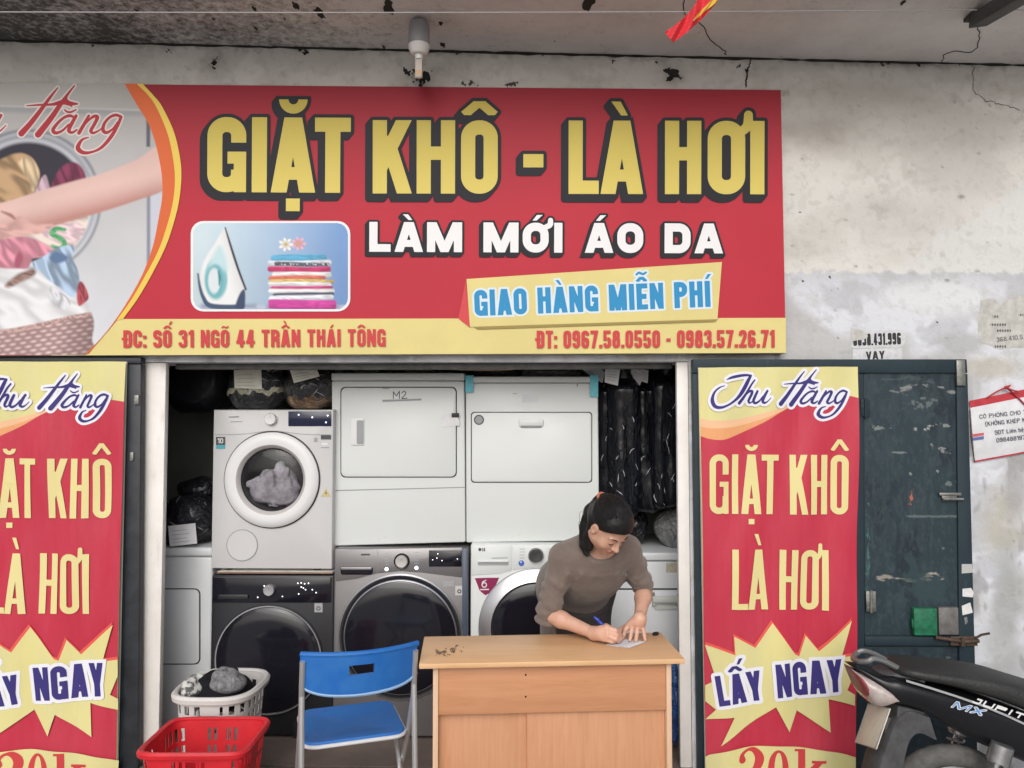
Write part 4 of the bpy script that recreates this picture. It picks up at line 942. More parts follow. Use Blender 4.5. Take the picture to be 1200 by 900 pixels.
scuff(1068, 584, 2.2, 8, (.40, .12, .08), .9, 27, 5, .4, .42); scuff(1017, 650, 2.5, 60, (.06, .16, .14), .7, 28, 12, .3, .45); scuff(1080, 690, 45, 30, (.030, .055, .062), .7, 29, 20, 1, .45); scuff(1110, 775, 20, 12, (.13, .16, .17), .5, 30, 8, 2, .62); scuff(1070, 445, 60, 5, (.055, .075, .078), .8, 31, 9, 4, .4)
inner = ((U > 1013.5) & (U < 1121 + (V - 437) * .0085) & ((V < 744.5) | (V > 758.5)))
m_dp = attr_mat('door_paint', .5, .28, .18)
cv.build('paint_wear', m_dp, y0 + .0112, dr, inner & (V < 745)); cv.build('paint_wear', m_dp, y0 + .0152, dr, inner & (V > 758) & (V < 930))
fl = Flat(y0 - .0012, .0003); STK = mat('sticker_paper', (.68, .68, .68), .7, var=.15, vscale=50)
fl.poly(mat('sticker_torn', (.42, .42, .41), .8), [(1127, 661), (1139, 661), (1140, 671), (1127, 672)]); fl.poly(STK, [(1128, 690), (1138, 689), (1141, 694), (1140, 700), (1128, 699)]); fl.poly(STK, [(1127, 710), (1137, 706), (1140, 718), (1128, 721)]); fl.poly(mat('scraped_primer', (.25, .26, .25), .8), sp([(1130, 724), (1133, 723), (1134, 729), (1131, 732)]))
fl.build('sticker', dr)
dl = thing('metal_door', P(60, 900, 0), 'dark metal door folded open behind the banner left of the doorway', 'metal door')
mb = MB(); DK = mat('door_dark', (0.030, 0.034, 0.042), .5, .2, var=.5, vscale=12)
quadbox(mb, [(-110, 419), (165, 419), (165, 426), (-110, 426)], y0, .045); quadbox(mb, [(149, 427), (165, 427), (161, vb), (143, vb)], y0, .045); quadbox(mb, [(-110, 427), (-96, 427), (-96, vb), (-110, vb)], y0, .045)
mb.build('frame', DK, dl)
mb = MB(); quadbox(mb, [(-96, 426.5), (149, 426.5), (143, vb - 3), (-96, vb - 3)], y0 + .01, .03); mb.build('panel', DOOR, dl)
mb = MB(); zbox(mb, 157, 162, 463, 474, y0 - .012, .014, .002); zbox(mb, 152, 156, 530, 540, y0 - .008, .01, .002); mb.build('hinge', STEEL, dl)

BRED = mat('banner_red', (0.46, 0.030, 0.058), .40, var=.4, vscale=4, col2=(.52, .075, .11), bump=.55, bscale=5, stretch=(1.8, 1, .5))
BYEL = mat('banner_yellow', (0.66, 0.60, 0.26), .42, var=.5, vscale=4, col2=(.56, .53, .30), bump=.55, bscale=5, stretch=(1.8, 1, .5))
BTXT = mat('banner_letter', (0.68, 0.59, 0.27), .5, var=.3, vscale=5, col2=(.68, .62, .32))
BORG = mat('banner_orange', (0.70, 0.33, 0.15), .5); BORG2 = mat('banner_peach', (0.74, 0.45, 0.27), .5)
NAVY = mat('banner_navy', (0.042, 0.033, 0.17), .5); HALO = mat('banner_halo', (0.72, 0.72, 0.78), .5)
def banner(label, tf, sheet, group):
    yb = -.0585
    t_ = thing('banner', P(*tf(910, 915), 0), label, 'banner', group)
    mb = MB(); q = [P(*p, yb + .0012) for p in sheet]; mb.prism(q, (0, .003, 0), 0); mb.build('sheet', mat('banner_edge', (.6, .55, .5), .6), t_)
    fl = Flat(yb, .0013)
    ph = 1.3 if tf.l > 819 else 4.1; wv = lambda q: .0058 * np.sin(q[:, 0] * .115 + q[:, 1] * .014 + ph + .8 * np.sin(q[:, 1] * .011)) + .0060 * np.sin(q[:, 0] * .058 - q[:, 1] * .024 + 2 * ph) + .0030 * np.sin(q[:, 1] * .033 + q[:, 0] * .03 + ph) - .0185
    fl.wave = wv; fl.poly(BYEL, sheet).up(); fl.tf = tf
    inv = lambda u: u
    l_, r_, b_ = tf.l, tf.r, 958
    fl.poly(BORG2, sp([(l_, 490), (836, 493), (864, 491), (892, 484.4), (915, 478), (940, 470)]) + [(940, 500), (l_, 520)])
    fl.up(); fl.poly(BORG, sp([(l_, 500), (836, 502), (860, 500), (892, 491), (915, 482), (940, 473)]) + [(940, 500), (l_, 520)]); fl.up()
    fl.poly(BRED, sp([(l_, 511), (832, 514.5), (848, 515), (868, 507), (893, 495), (921, 479), (950, 468), (975, 463.5), (993, 464), (r_, 466.5)]) + [(tf.rb, b_), (tf.lb, b_)]).up()
    script(fl, NAVY, HALO, lambda x, y: (820 + x / 6.316, 425 + y / 6.316, .158), 3.0, .35)
    textline(fl, 'GIẶTKHÔ', 830, 992, 601.7, 602.5, 69.5, 7.4, BTXT, spans=[(0, 23), (27, 34.5), (38, 60.5), (60.5, 80.5), (93.5, 115), (118, 138), (142, 162)], h=.3)
    textline(fl, 'LÀHƠI', 856, 968.6, 713, 714, 70, 7.4, BTXT, spans=[(0, 19), (19.5, 43), (56, 77), (80.5, 101.5), (105, 112.6)], h=.3)
    st = [(l_ + .5, 755), (860.5, 766.5), (859, 744.5), (884, 758), (904, 729), (930.5, 766), (935.5, 768), (943.5, 744.5), (958, 762), (996, 726), (984, 769), (r_ - 1.2, 767), (r_ - 2.2, 786), (992, 808), (r_ - 2.8, 813), (r_ - 3, 826), (969.5, 818), (972, 857), (932, 830.5), (923.5, 856), (907, 826), (843, 872), (859.5, 839), (tf.lm, 841), (838, 830), (tf.lm, 820), (tf.lm, 802), (839, 796)]
    st = [(min(1000.6, max(825.5, u)), v) for u, v in st]
    fl.poly(mat('banner_burst_edge', (.68, .10, .08), .5), [(u - 1.5 if 845 < u < 990 else u, v - 3.5) for u, v in st[:12]] + [(u, v) for u, v in st[12:]]).up()
    fl.poly(BYEL, st).up()
    textline(fl, 'LẤY', 842, 894, 826.5, 818.5, 35, 6.6, NAVY, halo=[(4, HALO)], h=.35)
    textline(fl, 'NGAY', 909, 987, 815.5, 809.5, 39, 6.9, NAVY, halo=[(4, HALO)], h=.35)
    ell = [(912 + 150 * math.cos(a_), 925 - 55 * math.sin(a_) + 1.5) for a_ in np.linspace(.95, math.pi - .95, 24)]
    fl.poly(BYEL, [(max(tf.lm, min(tf.rb, u)), v) for u, v in ell][::-1] + [(tf.rb, b_ - 1), (tf.lm, b_ - 1)][::-1]) if False else fl.poly(BYEL, [(tf.lb + .4, b_ - 1), (tf.lm + .2, 884.5)] + [(u, 872.5 + ((u - 908) / 84.0) ** 2 * 11) for u in range(830, 998, 6)] + [(tf.rm, 886), (tf.rb - .4, b_ - 1)]); fl.up()
    X, Y = grid(855, 868, 975, 932, .4)
    D = d_brush(X, Y, [(869, 889, 4.2), (869, 883, 2.2), (876, 877.5, 1.6), (884, 878.5, 3.6), (889.5, 887, 5.2), (886, 899, 4.2), (876, 911, 2.6), (869, 920, 2.0)], 5); D = np.minimum(D, d_box(X, Y, 867, 915, 893, 923))
    oo = np.hypot((X - 911) / .52, Y - 900) - 23; oi = np.hypot((X - 911) / .24, Y - 900) - 20; D = np.minimum(D, np.maximum(oo * .6, -oi * .4))
    D = np.minimum(D, d_text(X, Y, 'k', 934, 962, 923, 923, 47, 8)); fl.sdf(LRED, D, 855, 868, .4).up()
    fl.build('print', t_)
    return t_
class TF:
    def __init__(s, f, **k): s.f = f; s.__dict__.update(k)
    def __call__(s, u, v): return s.f(u, v)
banner('red and yellow laundry banner on the dark green door behind the motorbike', TF(lambda u, v: (u, v), l=820.3, r=1004, lb=827, rb=1001.2, lm=825, rm=1001.4), [(818, 431), (1004, 430), (1001, 960), (827, 960)], 'laundry banners beside the doorway')
banner('red and yellow laundry banner left of the doorway, cut by the photo edge', TF(lambda u, v: (1.05 * (u - 1004) + 144, v + 4.5), l=818.5, r=1008, lb=818, rb=996, lm=818, rm=1000.5), [(-52, 424), (149, 424), (137, 964), (-52, 964)], 'laundry banners beside the doorway')
# ================================================================== washing machines and dryers
ENA = mat('white_enamel', (0.62, 0.645, 0.64), .27, var=.22, vscale=4, spec=.45, col2=(.56, .575, .545), rvar=.15)
ENB = mat('cool_white_enamel', (0.62, 0.64, 0.66), .3, var=.07, vscale=3, spec=.45)
CREAM = mat('cream_enamel', (0.54, 0.538, 0.545), .30, var=.5, vscale=4, col2=(.50, .49, .48), rvar=.15)
SEAM = mat('dark_seam', (0.03, 0.03, 0.032), .7)
SEAMG = mat('grey_seam', (0.26, 0.27, 0.27), .6)
CHAR = mat('charcoal_metal', (0.030, 0.031, 0.036), .38, .35, var=.25, vscale=2)
GLBK = mat('gloss_black', (0.009, 0.009, 0.014), .11, spec=.44)
GUN = mat('gunmetal_steel', (0.29, 0.28, 0.285), .36, .65, var=.15, vscale=2)
CHROME = mat('chrome', (0.70, 0.70, 0.72), .14, 1.0)
SATIN = mat('satin_silver', (0.48, 0.48, 0.50), .3, .8)
RUBBER = mat('black_rubber', (0.018, 0.018, 0.019), .6)
DIALG = mat('dial_grey', (0.50, 0.48, 0.47), .35, .4)
NAVYGL = mat('navy_display', (0.012, 0.016, 0.05), .12)
LED = mat('white_led', (.9, .9, .95), .4, emit=((.85, .9, 1.0), 2.2))
WPLA = mat('white_plastic', (0.66, 0.66, 0.665), .38)
GPRINT = mat('grey_print', (0.30, 0.31, 0.32), .6)
DPRINT = mat('dark_print', (0.06, 0.06, 0.065), .6)
def glass_mat(name, tint, refl=.55, rough=.06):
    m = bpy.data.materials.new(name); m.use_nodes = True; t = m.node_tree; t.nodes.remove(t.nodes['Principled BSDF'])
    a = t.nodes.new('ShaderNodeBsdfTransparent'); a.inputs[0].default_value = (*tint, 1); g = t.nodes.new('ShaderNodeBsdfGlossy'); g.inputs['Roughness'].default_value = rough
    f = t.nodes.new('ShaderNodeFresnel'); f.inputs[0].default_value = 1.5; mu = t.nodes.new('ShaderNodeMath'); mu.operation = 'MULTIPLY'; mu.inputs[1].default_value = refl
    mx = t.nodes.new('ShaderNodeMixShader'); t.links.new(f.outputs[0], mu.inputs[0]); t.links.new(mu.outputs[0], mx.inputs[0]); t.links.new(a.outputs[0], mx.inputs[1]); t.links.new(g.outputs[0], mx.inputs[2])
    t.links.new(mx.outputs[0], t.nodes['Material Output'].inputs[0]); MATS[name] = m; return m
DRUMGL = glass_mat('door_glass', (.84, .84, .86), .8)
SMOKEGL = glass_mat('smoked_glass', (.10, .10, .13), 1.0)
DRUM = mat('drum_steel', (.22, .21, .22), .45, .3)
yF = .305
def px2m(y, n=1.0): return n * (y - CAM_Y) / F
def body_box(name, u0, u1, v0, v1, m, parent, yf=yF, depth=.6, bev=.012, top=None):
    a, b = P(u0, v0, yf), P(u1, v1, yf); mb = MB(); mb.box(a.x, b.x, yf, yf + depth, b.z, a.z, bev, 3)
    return mb.build(name, m, parent)
def slab(mb, u0, u1, v0, v1, yf, out, r=0, bev=.003, mi=0):
    """rounded plate standing proud of plane yf by out"""
    pts = []
    if r:
        for cx, cy, a0 in ((u1 - r, v0 + r, -90), (u1 - r, v1 - r, 0), (u0 + r, v1 - r, 90), (u0 + r, v0 + r, 180)):
            pts += [(cx + r * math.cos(R(a0 + k_ * 18)), cy + r * math.sin(R(a0 + k_ * 18))) for k_ in range(6)]
    else: pts = [(u0, v0), (u1, v0), (u1, v1), (u0, v1)]
    return mb.prism([P(u, v, yf) for u, v in pts], (0, -out, 0), bev, mi=mi)
def dial(name, u, v, r, m, parent, yf, out=.022, ring=None, ringr=1.25):
    mb = MB(); k_ = px2m(yf); c = P(u, v, yf); R0 = r * k_
    if ring: mb.lathe(c, [(R0 * ringr, 0), (R0 * ringr, out * .35), (R0 * ringr * .93, out * .5), (R0, out * .45)], 32, 1)
    mb.lathe(c, [(R0, 0), (R0, out * .8), (R0 * .9, out), (R0 * .15, out * .92), (0.0005, out * .92)], 32, 0)
    mb.box(c.x - R0 * .08, c.x + R0 * .08, yf - out * 1.08, yf - out * .8, c.z + R0 * .3, c.z + R0 * .85, .001, mi=0)
    return mb.build(name, [m, ring or m], parent)
def leds(pts, parent, yf, r=1.1):
    for u, v in pts: fl = Flat(yf - .0016, .0003); fl.circle(LED, (u, v), r, 10); fl.build('indicator_light', parent)
def machine(name, u0, u1, v0, v1, label, cat='washing machine', group=None, yf=yF):
    a = P((u0 + u1) / 2, v1, yf); return thing(name, (a.x, yf + .3, a.z), label, cat, group)
def porthole(parent, u, v, r, yf, spec, glass_r, glass_m, bowl=True, name='door'):
    """spec: profile (r px, out m), mats per band"""
    k_ = px2m(yf); c = P(u, v, yf); prof, ml, idx = spec
    mb = MB(); mb.lathe(c, [(a * k_, o) for a, o in prof], 72, mats=idx)
    d = mb.build(name, ml, parent, sharp=30)
    g = MB(); gr = glass_r * k_; g.lathe(c, [(gr, prof[-1][1] + .001), (gr * .93, prof[-1][1] + .006), (gr * .75, prof[-1][1] + .012), (gr * .4, prof[-1][1] + .017), (.0005, prof[-1][1] + .019)], 64)
    go = g.build('glass', glass_m, d)
    return d, c, k_

# ---- white front loader on top of the dark one
t_ = machine('washing_machine', 250, 389, 480, 667, 'white front loader with dark navy display stacked on the dark washing machine', group='front loading washing machines')
a, b = P(250, 480, yF), P(389, 667, yF)
mb = MB(); ry = yF
# a body with a round mouth: front as a ring round the porthole
def front_with_hole(mb, u0, u1, v0, v1, cu, cv, r, yf, depth, bev=.01, mi=0):
    n = 64; k_ = px2m(yf); A, B = P(u0, v0, yf), P(u1, v1, yf); C0 = P(cu, cv, yf); rad = r * k_
    hole, outer, edge = [], [], []
    for i in range(n):
        an = 2 * math.pi * i / n; dx, dz = math.cos(an), math.sin(an); hole.append(Vector((C0.x + dx * rad, yf, C0.z + dz * rad)))
        tx = ((B.x - bev if dx > 0 else A.x + bev) - C0.x) / dx if abs(dx) > 1e-6 else 9e9; tz = ((A.z - bev if dz > 0 else B.z + bev) - C0.z) / dz if abs(dz) > 1e-6 else 9e9
        q = min(tx, tz); p = Vector((C0.x + dx * q, yf, C0.z + dz * q)); outer.append(p)
    for cx, cz in ((A.x + bev, A.z - bev), (B.x - bev, A.z - bev), (B.x - bev, B.z + bev), (A.x + bev, B.z + bev)):
        i = min(range(n), key=lambda q: (outer[q].x - cx) ** 2 + (outer[q].z - cz) ** 2); outer[i] = Vector((cx, yf, cz))
    def push(p, s, yy):
        x_ = p.x; z_ = p.z
        if abs(x_ - A.x - bev) < 1e-5: x_ = A.x + bev - s
        if abs(x_ - B.x + bev) < 1e-5: x_ = B.x - bev + s
        if abs(z_ - A.z + bev) < 1e-5: z_ = A.z - bev + s
        if abs(z_ - B.z - bev) < 1e-5: z_ = B.z + bev - s
        return Vector((x_, yy, z_))
    mb.ring([hole, outer], caps=False, mi=mi, smooth=False)
    mb.ring([outer, [push(p, bev * .7, yf + bev * .3) for p in outer], [push(p, bev, yf + bev) for p in outer], [push(p, bev, yf + depth) for p in outer]], caps=False, mi=mi, smooth=True)
    mb.add([push(p, bev, yf + depth) for p in outer], [list(range(n))], mi, False)
    mb.ring([hole, [p + Vector((0, .05, 0)) for p in hole]], caps=False, mi=mi, smooth=True)
front_with_hole(mb, 250, 389, 480, 667, 319, 562, 38, yF, .58)
mb.build('body', CREAM, t_)
porthole(t_, 319, 562, 55, yF, ([(57, .001), (57, .004), (55.5, .004), (55.5, .014), (53, .024), (47, .030), (41, .026), (38.5, .016), (37, .004), (36, -.004)], [CREAM, SEAM, WPLA, RUBBER, mat('ring_bevel_shade', (.46, .44, .43), .4)], [1, 1, 2, 2, 2, 2, 4, 4, 3]), 36, DRUMGL)  # inner bevel bands greyer: the bevel's shading is put into the colour
mb = MB(); c0 = P(319, 562, yF); k_ = px2m(yF)
mb.lathe(c0, [(36.5 * k_, -.001), (35 * k_, -.06), (37 * k_, -.10), (52 * k_, -.12), (54 * k_, -.42), (.0005, -.44)], 48); mb.build('drum', DRUM, t_)
f_ = Field((c0.x - .15, yF + .012, c0.z - .15), (c0.x + .15, yF + .2, c0.z + .12), .005)
for dx, dz, rx, rz, dy in ((-.07, -.06, .07, .06, .06), (.04, -.10, .09, .04, .05), (.0, -.08, .11, .05, .09), (-.05, -.03, .05, .08, .08), (.05, -.02, .06, .07, .09), (.01, .02, .035, .07, .10), (-.02, -.01, .03, .06, .05), (.07, -.06, .05, .03, .06)):
    f_.ball((c0.x + dx, yF + dy, c0.z + dz), (rx, .05, rz), .02)
q_ = np.random.default_rng(3)
f_.ball((c0.x + .0, yF + .055, c0.z - .095), (.115, .045, .035), .02)
for _ in range(16):
    pp = [Vector((c0.x + q_.uniform(-.10, .10), yF + q_.uniform(.03, .06), c0.z + q_.uniform(-.10, .03)))]
    for _ in range(3): pp.append(pp[-1] + Vector((q_.normal() * .025, q_.normal() * .006, q_.normal() * .03)))
    f_.chain([Vector(p) for p in spline(pp, 4)], [.007] * 13, .014)
f_.noise(.003, 60, 2)
f_.build('laundry_load', mat('wet_grey_laundry', (.52, .49, .53), .9, var=.5, vscale=18), t_)
mb = MB(); slab(mb, 338, 388.4, 482, 499.5, yF, .003, 0, .001); mb.build('display', NAVYGL, t_)
leds([(366, 489), (382, 495), (350, 486), (384, 487)], t_, yF - .002, .9)
dial('dial', 318, 491, 7, WPLA, t_, yF, .026)
fl = Flat(yF - .0012, .0004)
X, Y = grid(250, 495, 390, 520, .4); D = np.abs(Y - (509.5 - 4.5 * np.exp(-((X - 319) / 26) ** 2))) - .35; D = np.maximum(D, np.abs(X - 319.5) - 68); fl.sdf(SEAMG, D, 250, 495, .4)
fl.poly(DPRINT, [(253, 512), (264, 512), (264, 521.5), (253, 521.5)]); fl.poly(mat('label_teal', (.06, .32, .38), .5), [(253, 521.5), (264, 521.5), (264, 526), (253, 526)]); fl.up()
textline(fl, '10', 255, 261.5, 519.5, 519.5, 6, 1.0, WPLA, h=.15)
fl.poly(DPRINT, [(376, 510), (388, 510), (388, 515), (376, 515)]); fl.poly(WPLA, [(377, 519), (384, 519), (384, 522), (377, 522)]); fl.poly(GPRINT, [(376, 524), (386, 524), (386, 525), (376, 525)]); fl.poly(GPRINT, [(368, 513), (372, 513), (372, 518), (368, 518)])
fl.poly(mat('warning_yellow', (.50, .42, .22), .6), [(382, 572), (388, 582), (376, 582)]); fl.up(); fl.poly(DPRINT, [(382, 575), (383, 579), (381, 579)])
fl.poly(GPRINT, [(268, 488), (280, 487.5), (280, 489), (268, 489.5)]); fl.poly(GPRINT, [(270, 494), (284, 493.5), (284, 494.3), (270, 494.8)])
fl.build('printed_label', t_)
mb = MB(); mb.lathe(P(284, 639, yF), [(18.5 * k_, .0004), (18.5 * k_, .003), (17.6 * k_, .003), (17.4 * k_, .0045), (.0005, .0045)], 40, mats=[1, 1, 0, 0]); mb.build('filter_cap', [CREAM, SEAMG], t_)
f_ = Field((P(251, 510, yF).x, yF - .03, P(258, 522, yF).z), (P(277, 480, yF).x, yF + .0, P(258, 479, yF).z), .004)
for (u, v, w_) in ((268, 668.5, 6), (372, 668.5, 6)): mb = MB(); q = P(u, v, yF + .05); mb.lathe(Vector((q.x, yF + .05, P(u, 670, yF).z)), [(.02, 0), (.02, .016)], 16, axis=(0, 0, 1), caps=True); mb.build('foot', RUBBER, t_)
# a film of torn protective plastic over its corner
rr = np.random.default_rng(11)
def crumple(name, pts, label, cat, m, amp=.008, n=14, parent=None, group=None, y=None):
    pass

# ---- dark front loader
zb = .012
t_ = machine('washing_machine', 248, 390, 673, 872, 'charcoal front loader with black glass door under the white front loader', group='front loading washing machines')
A, B = P(248, 673, yF), P(390, 873, yF)
mb = MB(); mb.box(A.x, B.x, yF, yF + .6, zb, A.z, .012, 3); mb.build('body', CHAR, t_)
mb = MB(); slab(mb, 249.5, 388.5, 676, 706, yF, .006, 2, .002); mb.build('control_panel', GLBK, t_)
mb = MB(); slab(mb, 256, 291, 696.5, 702, yF - .006, .008, 2, .002); mb.build('drawer_handle', CHAR, t_)
dial('dial', 316, 691, 6.6, SATIN, t_, yF - .006, .02)
leds([(309.6, 686.6), (302, 700), (331, 699), (349, 683.5), (353, 683), (357, 684), (361.5, 683.5), (353, 688), (355.5, 689), (366, 691), (370.5, 694.5), (350, 696), (358, 691)], t_, yF - .006, .75)
porthole(t_, 315, 773, 62, yF, ([(64, .0), (64, .006), (62.5, .012), (61, .012), (60.3, .010), (57, .016)], [CHAR, SATIN, GLBK], [0, 0, 1, 2, 2]), 57, GLBK)
fl = Flat(yF - .0012, .0004); fl.rrect(GPRINT, 368.5, 705.8 + 1, 378, 717.5, 0).up(); fl.circle(DPRINT, (373.2, 713), 2.6, 16).up(); fl.circle(GPRINT, (373.2, 713), 1.4, 12); fl.poly(GPRINT, [(253, 684), (259, 684), (259, 686.5), (253, 686.5)]); fl.build('printed_label', t_)
mb = MB(); slab(mb, 344, 386, 846, 868, yF, .003, 1, .001); mb.build('filter_cap', CHAR, t_)
bd = thing('board', P(320, 673, yF), 'thin pale board laid between the white and the charcoal front loaders', 'board')
mb = MB(); A, B = P(254, 669.8, yF - .012), P(389, 672.6, yF - .012); mb.box(A.x, B.x, yF - .012, yF + .56, B.z, A.z, .0015); mb.build('plank', mat('pale_board', (.60, .58, .53), .6, var=.2, vscale=20), bd)
mb = MB(); mb.box(A.x + .001, B.x - .001, yF - .0135, yF - .0122, B.z + .001, A.z - .001); mb.build('edge_band', mat('brown_edge', (.22, .13, .09), .6), bd)

# ---- dryer with the handwritten M2
yD = .36
def qbody(mb, q, yf, dep, bev=.012): mb.prism([P(u, v, yf) for u, v in q], (0, dep, 0), bev, 3)
t_ = machine('tumble_dryer', 388, 546, 437, 640, 'white dryer with M2 handwritten on its door, above the gunmetal washer', 'dryer', 'tumble dryers', yD)
mb = MB(); qbody(mb, [(388.5, 446.5), (544.2, 446.5), (545.5, 635.5), (389.5, 640)], yD, .62, .008); mb.build('body', ENA, t_)
mb = MB(); qbody(mb, [(388, 437), (544.5, 437), (544.5, 445.8), (388, 446)], yD - .012, .64, .008); mb.build('top', ENA, t_)
fl = Flat(yD - .001, .0004); fl.poly(SEAMG, [(389, 574.4), (545, 570.6), (545, 571.6), (389, 575.6)]); fl.poly(SEAMG, [(397, 440), (397, 440.3), (398, 440.3)]); fl.build('seam', t_)
mb = MB(); slab(mb, 399, 535.4, 453.2, 559.6, yD, .0015, 6, 0, 1); slab(mb, 400.2, 534.4, 454.4, 558.6, yD - .0015, .010, 6, .004, 0); dd = mb.build('door', [ENA, SEAM], t_)
mb = MB(); slab(mb, 411, 427, 490, 522, yD - .0115, .006, 2, .003); slab(mb, 418, 426, 492.5, 520.5, yD - .0175, .0012, 2, .0004, 1); mb.build('handle', [WPLA, GPRINT], dd)
fl = Flat(yD - .0125, .0004)
for q in ([(461, 467, .5), (461, 459, .5), (464.5, 464, .5), (468, 458.5, .5), (468, 467, .5)], [(471, 460.5, .5), (473.5, 458.4, .5), (475.5, 460.5, .5), (474, 463.5, .5), (470.8, 467, .5), (477, 466.6, .5)]):
    X, Y = grid(456, 454, 480, 471, .2); fl.sdf(DPRINT, d_brush(X, Y, q, 3 if len(q) > 5 else 1), 456, 454, .2)
fl.poly(GPRINT, [(448, 468.5), (470, 468), (494, 467), (494, 469.3), (470, 470.2), (448, 471)]); fl.poly(GPRINT, [(448.5, 454.8), (456, 454.8), (456, 456), (448.5, 456)]); fl.build('handwriting', dd)
pn = thing('paper_tag', P(526, 500, yD), 'small white note clipped to the right edge of the M2 dryer door', 'note')
fl = Flat(yD - .014, .0004); fl.poly(mat('paper', (.72, .72, .74), .8, var=.1, vscale=30), [(517, 486.5), (536, 484), (539, 498.5), (517, 501)]); fl.build('paper', pn)
mb = MB(); slab(mb, 529.3, 538, 484, 489, yD - .0145, .006, 0, .001); mb.build('clip', RUBBER, pn)
# ---- second dryer with blue tape on its corners
t_ = machine('tumble_dryer', 546, 702, 441, 637, 'white dryer with blue tape on its upper corners, above the white washer', 'dryer', 'tumble dryers', yD)
mb = MB(); qbody(mb, [(545.6, 449), (700.8, 449), (702.5, 633.5), (546.4, 636)], yD, .62, .008); mb.build('body', ENA, t_)
mb = MB(); qbody(mb, [(545.2, 441.2), (700.5, 441.2), (700.5, 448.4), (545.2, 448.4)], yD - .012, .64, .007); mb.build('top', ENA, t_)
mb = MB(); slab(mb, 551.8, 694, 482.6, 565.6, yD, .0015, 4, 0, 1); slab(mb, 552.9, 693, 483.6, 564.6, yD - .0015, .010, 4, .004, 0); dd = mb.build('door', [ENA, SEAM], t_)
mb = MB(); slab(mb, 608, 637, 491, 500, yD - .0115, .008, 2, .003); slab(mb, 610, 635, 498.6, 500.8, yD - .0125, .0078, 1, .0004, 1); mb.build('handle', [ENA, SEAMG], dd)
mb = MB(); mb.lathe(P(561.3, 492, yD - .0115), [(6 * k_, 0), (6 * k_, .001), (4.6 * k_, .0013), (.0005, .0013)], 24, mats=[0, 0, 1]); mb.build('round_badge', [DPRINT, GPRINT], dd)
fl = Flat(yD - .0008, .0003); fl.poly(ENB, [(612, 462), (631, 461), (631, 471), (612, 472)]); fl.poly(GPRINT, [(601, 461), (606, 461), (606, 461.8), (601, 461.8)]); X, Y = grid(672, 448, 680, 456, .2); fl.sdf(DPRINT, d_brush(X, Y, [(677, 450, .4), (676, 453, .35)], 2), 672, 448, .2); fl.build('printed_label', t_)
TAPE = mat('blue_tape', (.10, .50, .62), .4, var=.3, vscale=30)
for q, lb in (([(691.5, 440), (701, 440), (701, 465), (691.5, 465)], 'strip of blue tape on the right corner of the second white dryer'), ([(545.4, 440.5), (554.5, 440.5), (554.5, 460), (545.4, 460)], 'strip of pale blue tape on the corner where the two dryers meet')):
    a_, b_ = P(*q[0], yD - .0135), P(*q[2], yD - .0135); mb = MB(); mb.box(a_.x, b_.x, yD - .0142, yD - .0126, b_.z, a_.z + .001); mb.box(a_.x, b_.x, yD - .0142, yD + .12, a_.z + .001, a_.z + .0022)
    tag(mb.build('tape', TAPE, base=a_), lb, 'tape', 'blue tape strips')

# ---- gunmetal washer
t_ = machine('washing_machine', 391, 549, 640, 872, 'gunmetal front loader with chrome dial between the charcoal and the white washers', group='front loading washing machines')
A, B = P(391.5, 642.5, yF), P(548, 873, yF)
mb = MB(); mb.box(A.x, B.x, yF, yF + .6, zb, A.z, .012, 3); mb.build('body', GUN, t_)
mb = MB(); 
top_edge = [(393, 644.5), (541.5, 641.5)]; lowl = [(541.5, 676.5), (520, 674), (496, 671), (469, 669), (440, 672), (418, 678), (393.5, 681)]
mb.prism([P(u, v, yF) for u, v in top_edge + lowl], (0, -.005, 0), .002); mb.build('control_panel', GUN, t_)
mb = MB(); slab(mb, 541.6, 547.6, 643, 870, yF, .003, 0, .001); mb.build('edge_strip', mat('blue_edge', (.05, .07, .11), .3), t_)
mb = MB(); slab(mb, 399, 437, 664, 673.5, yF - .005, .002, 3, .001, 1); slab(mb, 400, 436, 664.4, 667.5, yF - .005, .012, 1, .002, 0); mb.build('drawer_handle', [GUN, GLBK], t_)
dial('dial', 471, 657.5, 7.2, DIALG, t_, yF - .005, .022, GLBK, 1.28)
mb = MB(); slab(mb, 502.6, 541, 644.8, 664, yF - .005, .0025, 1, .001); mb.build('display', GLBK, t_)
leds([(453, 667), (488, 665.5)], t_, yF - .005, 2.2); leds([(507, 656), (512, 654), (518, 657), (536, 655), (513, 649)], t_, yF - .0075, .6)
porthole(t_, 469.5, 746, 71, yF, ([(72.5, 0), (72.5, .008), (70.8, .013), (69, .011), (66, .011), (64.6, .017), (62, .020)], [GUN, RUBBER, SATIN, GLBK], [0, 2, 1, 3, 2, 3]), 62, GLBK)
fl = Flat(yF - .0012, .0004); fl.rrect(mat('label_silver', (.50, .48, .48), .4), 533.5, 686.5, 542, 697.5).up(); fl.circle(DPRINT, (538.3, 693), 2.6, 16).up(); fl.circle(mat('label_silver', (.5, .48, .48)), (538.3, 693), 1.2, 10); fl.poly(GPRINT, [(519, 681), (532, 680), (532, 687), (519, 688)])
fl.build('printed_label', t_)
fl = Flat(yF - .0058, .0003); fl.poly(DPRINT, [(423, 649), (433.5, 648.8), (433.5, 650.8), (423, 651)]); fl.poly(SEAMG, [(442.2, 644.5), (442.8, 644.5), (443.4, 672), (442.8, 672)])
for i in range(5): fl.poly(GPRINT, [(451 - (i == 2), 648 + i * 3.2), (455, 648 + i * 3.2), (455, 648.8 + i * 3.2), (451, 648.8 + i * 3.2)]); fl.poly(GPRINT, [(486, 647 + i * 3.2), (491, 647 + i * 3.2), (491, 647.7 + i * 3.2), (486, 647.7 + i * 3.2)])
fl.build('panel_print', t_)

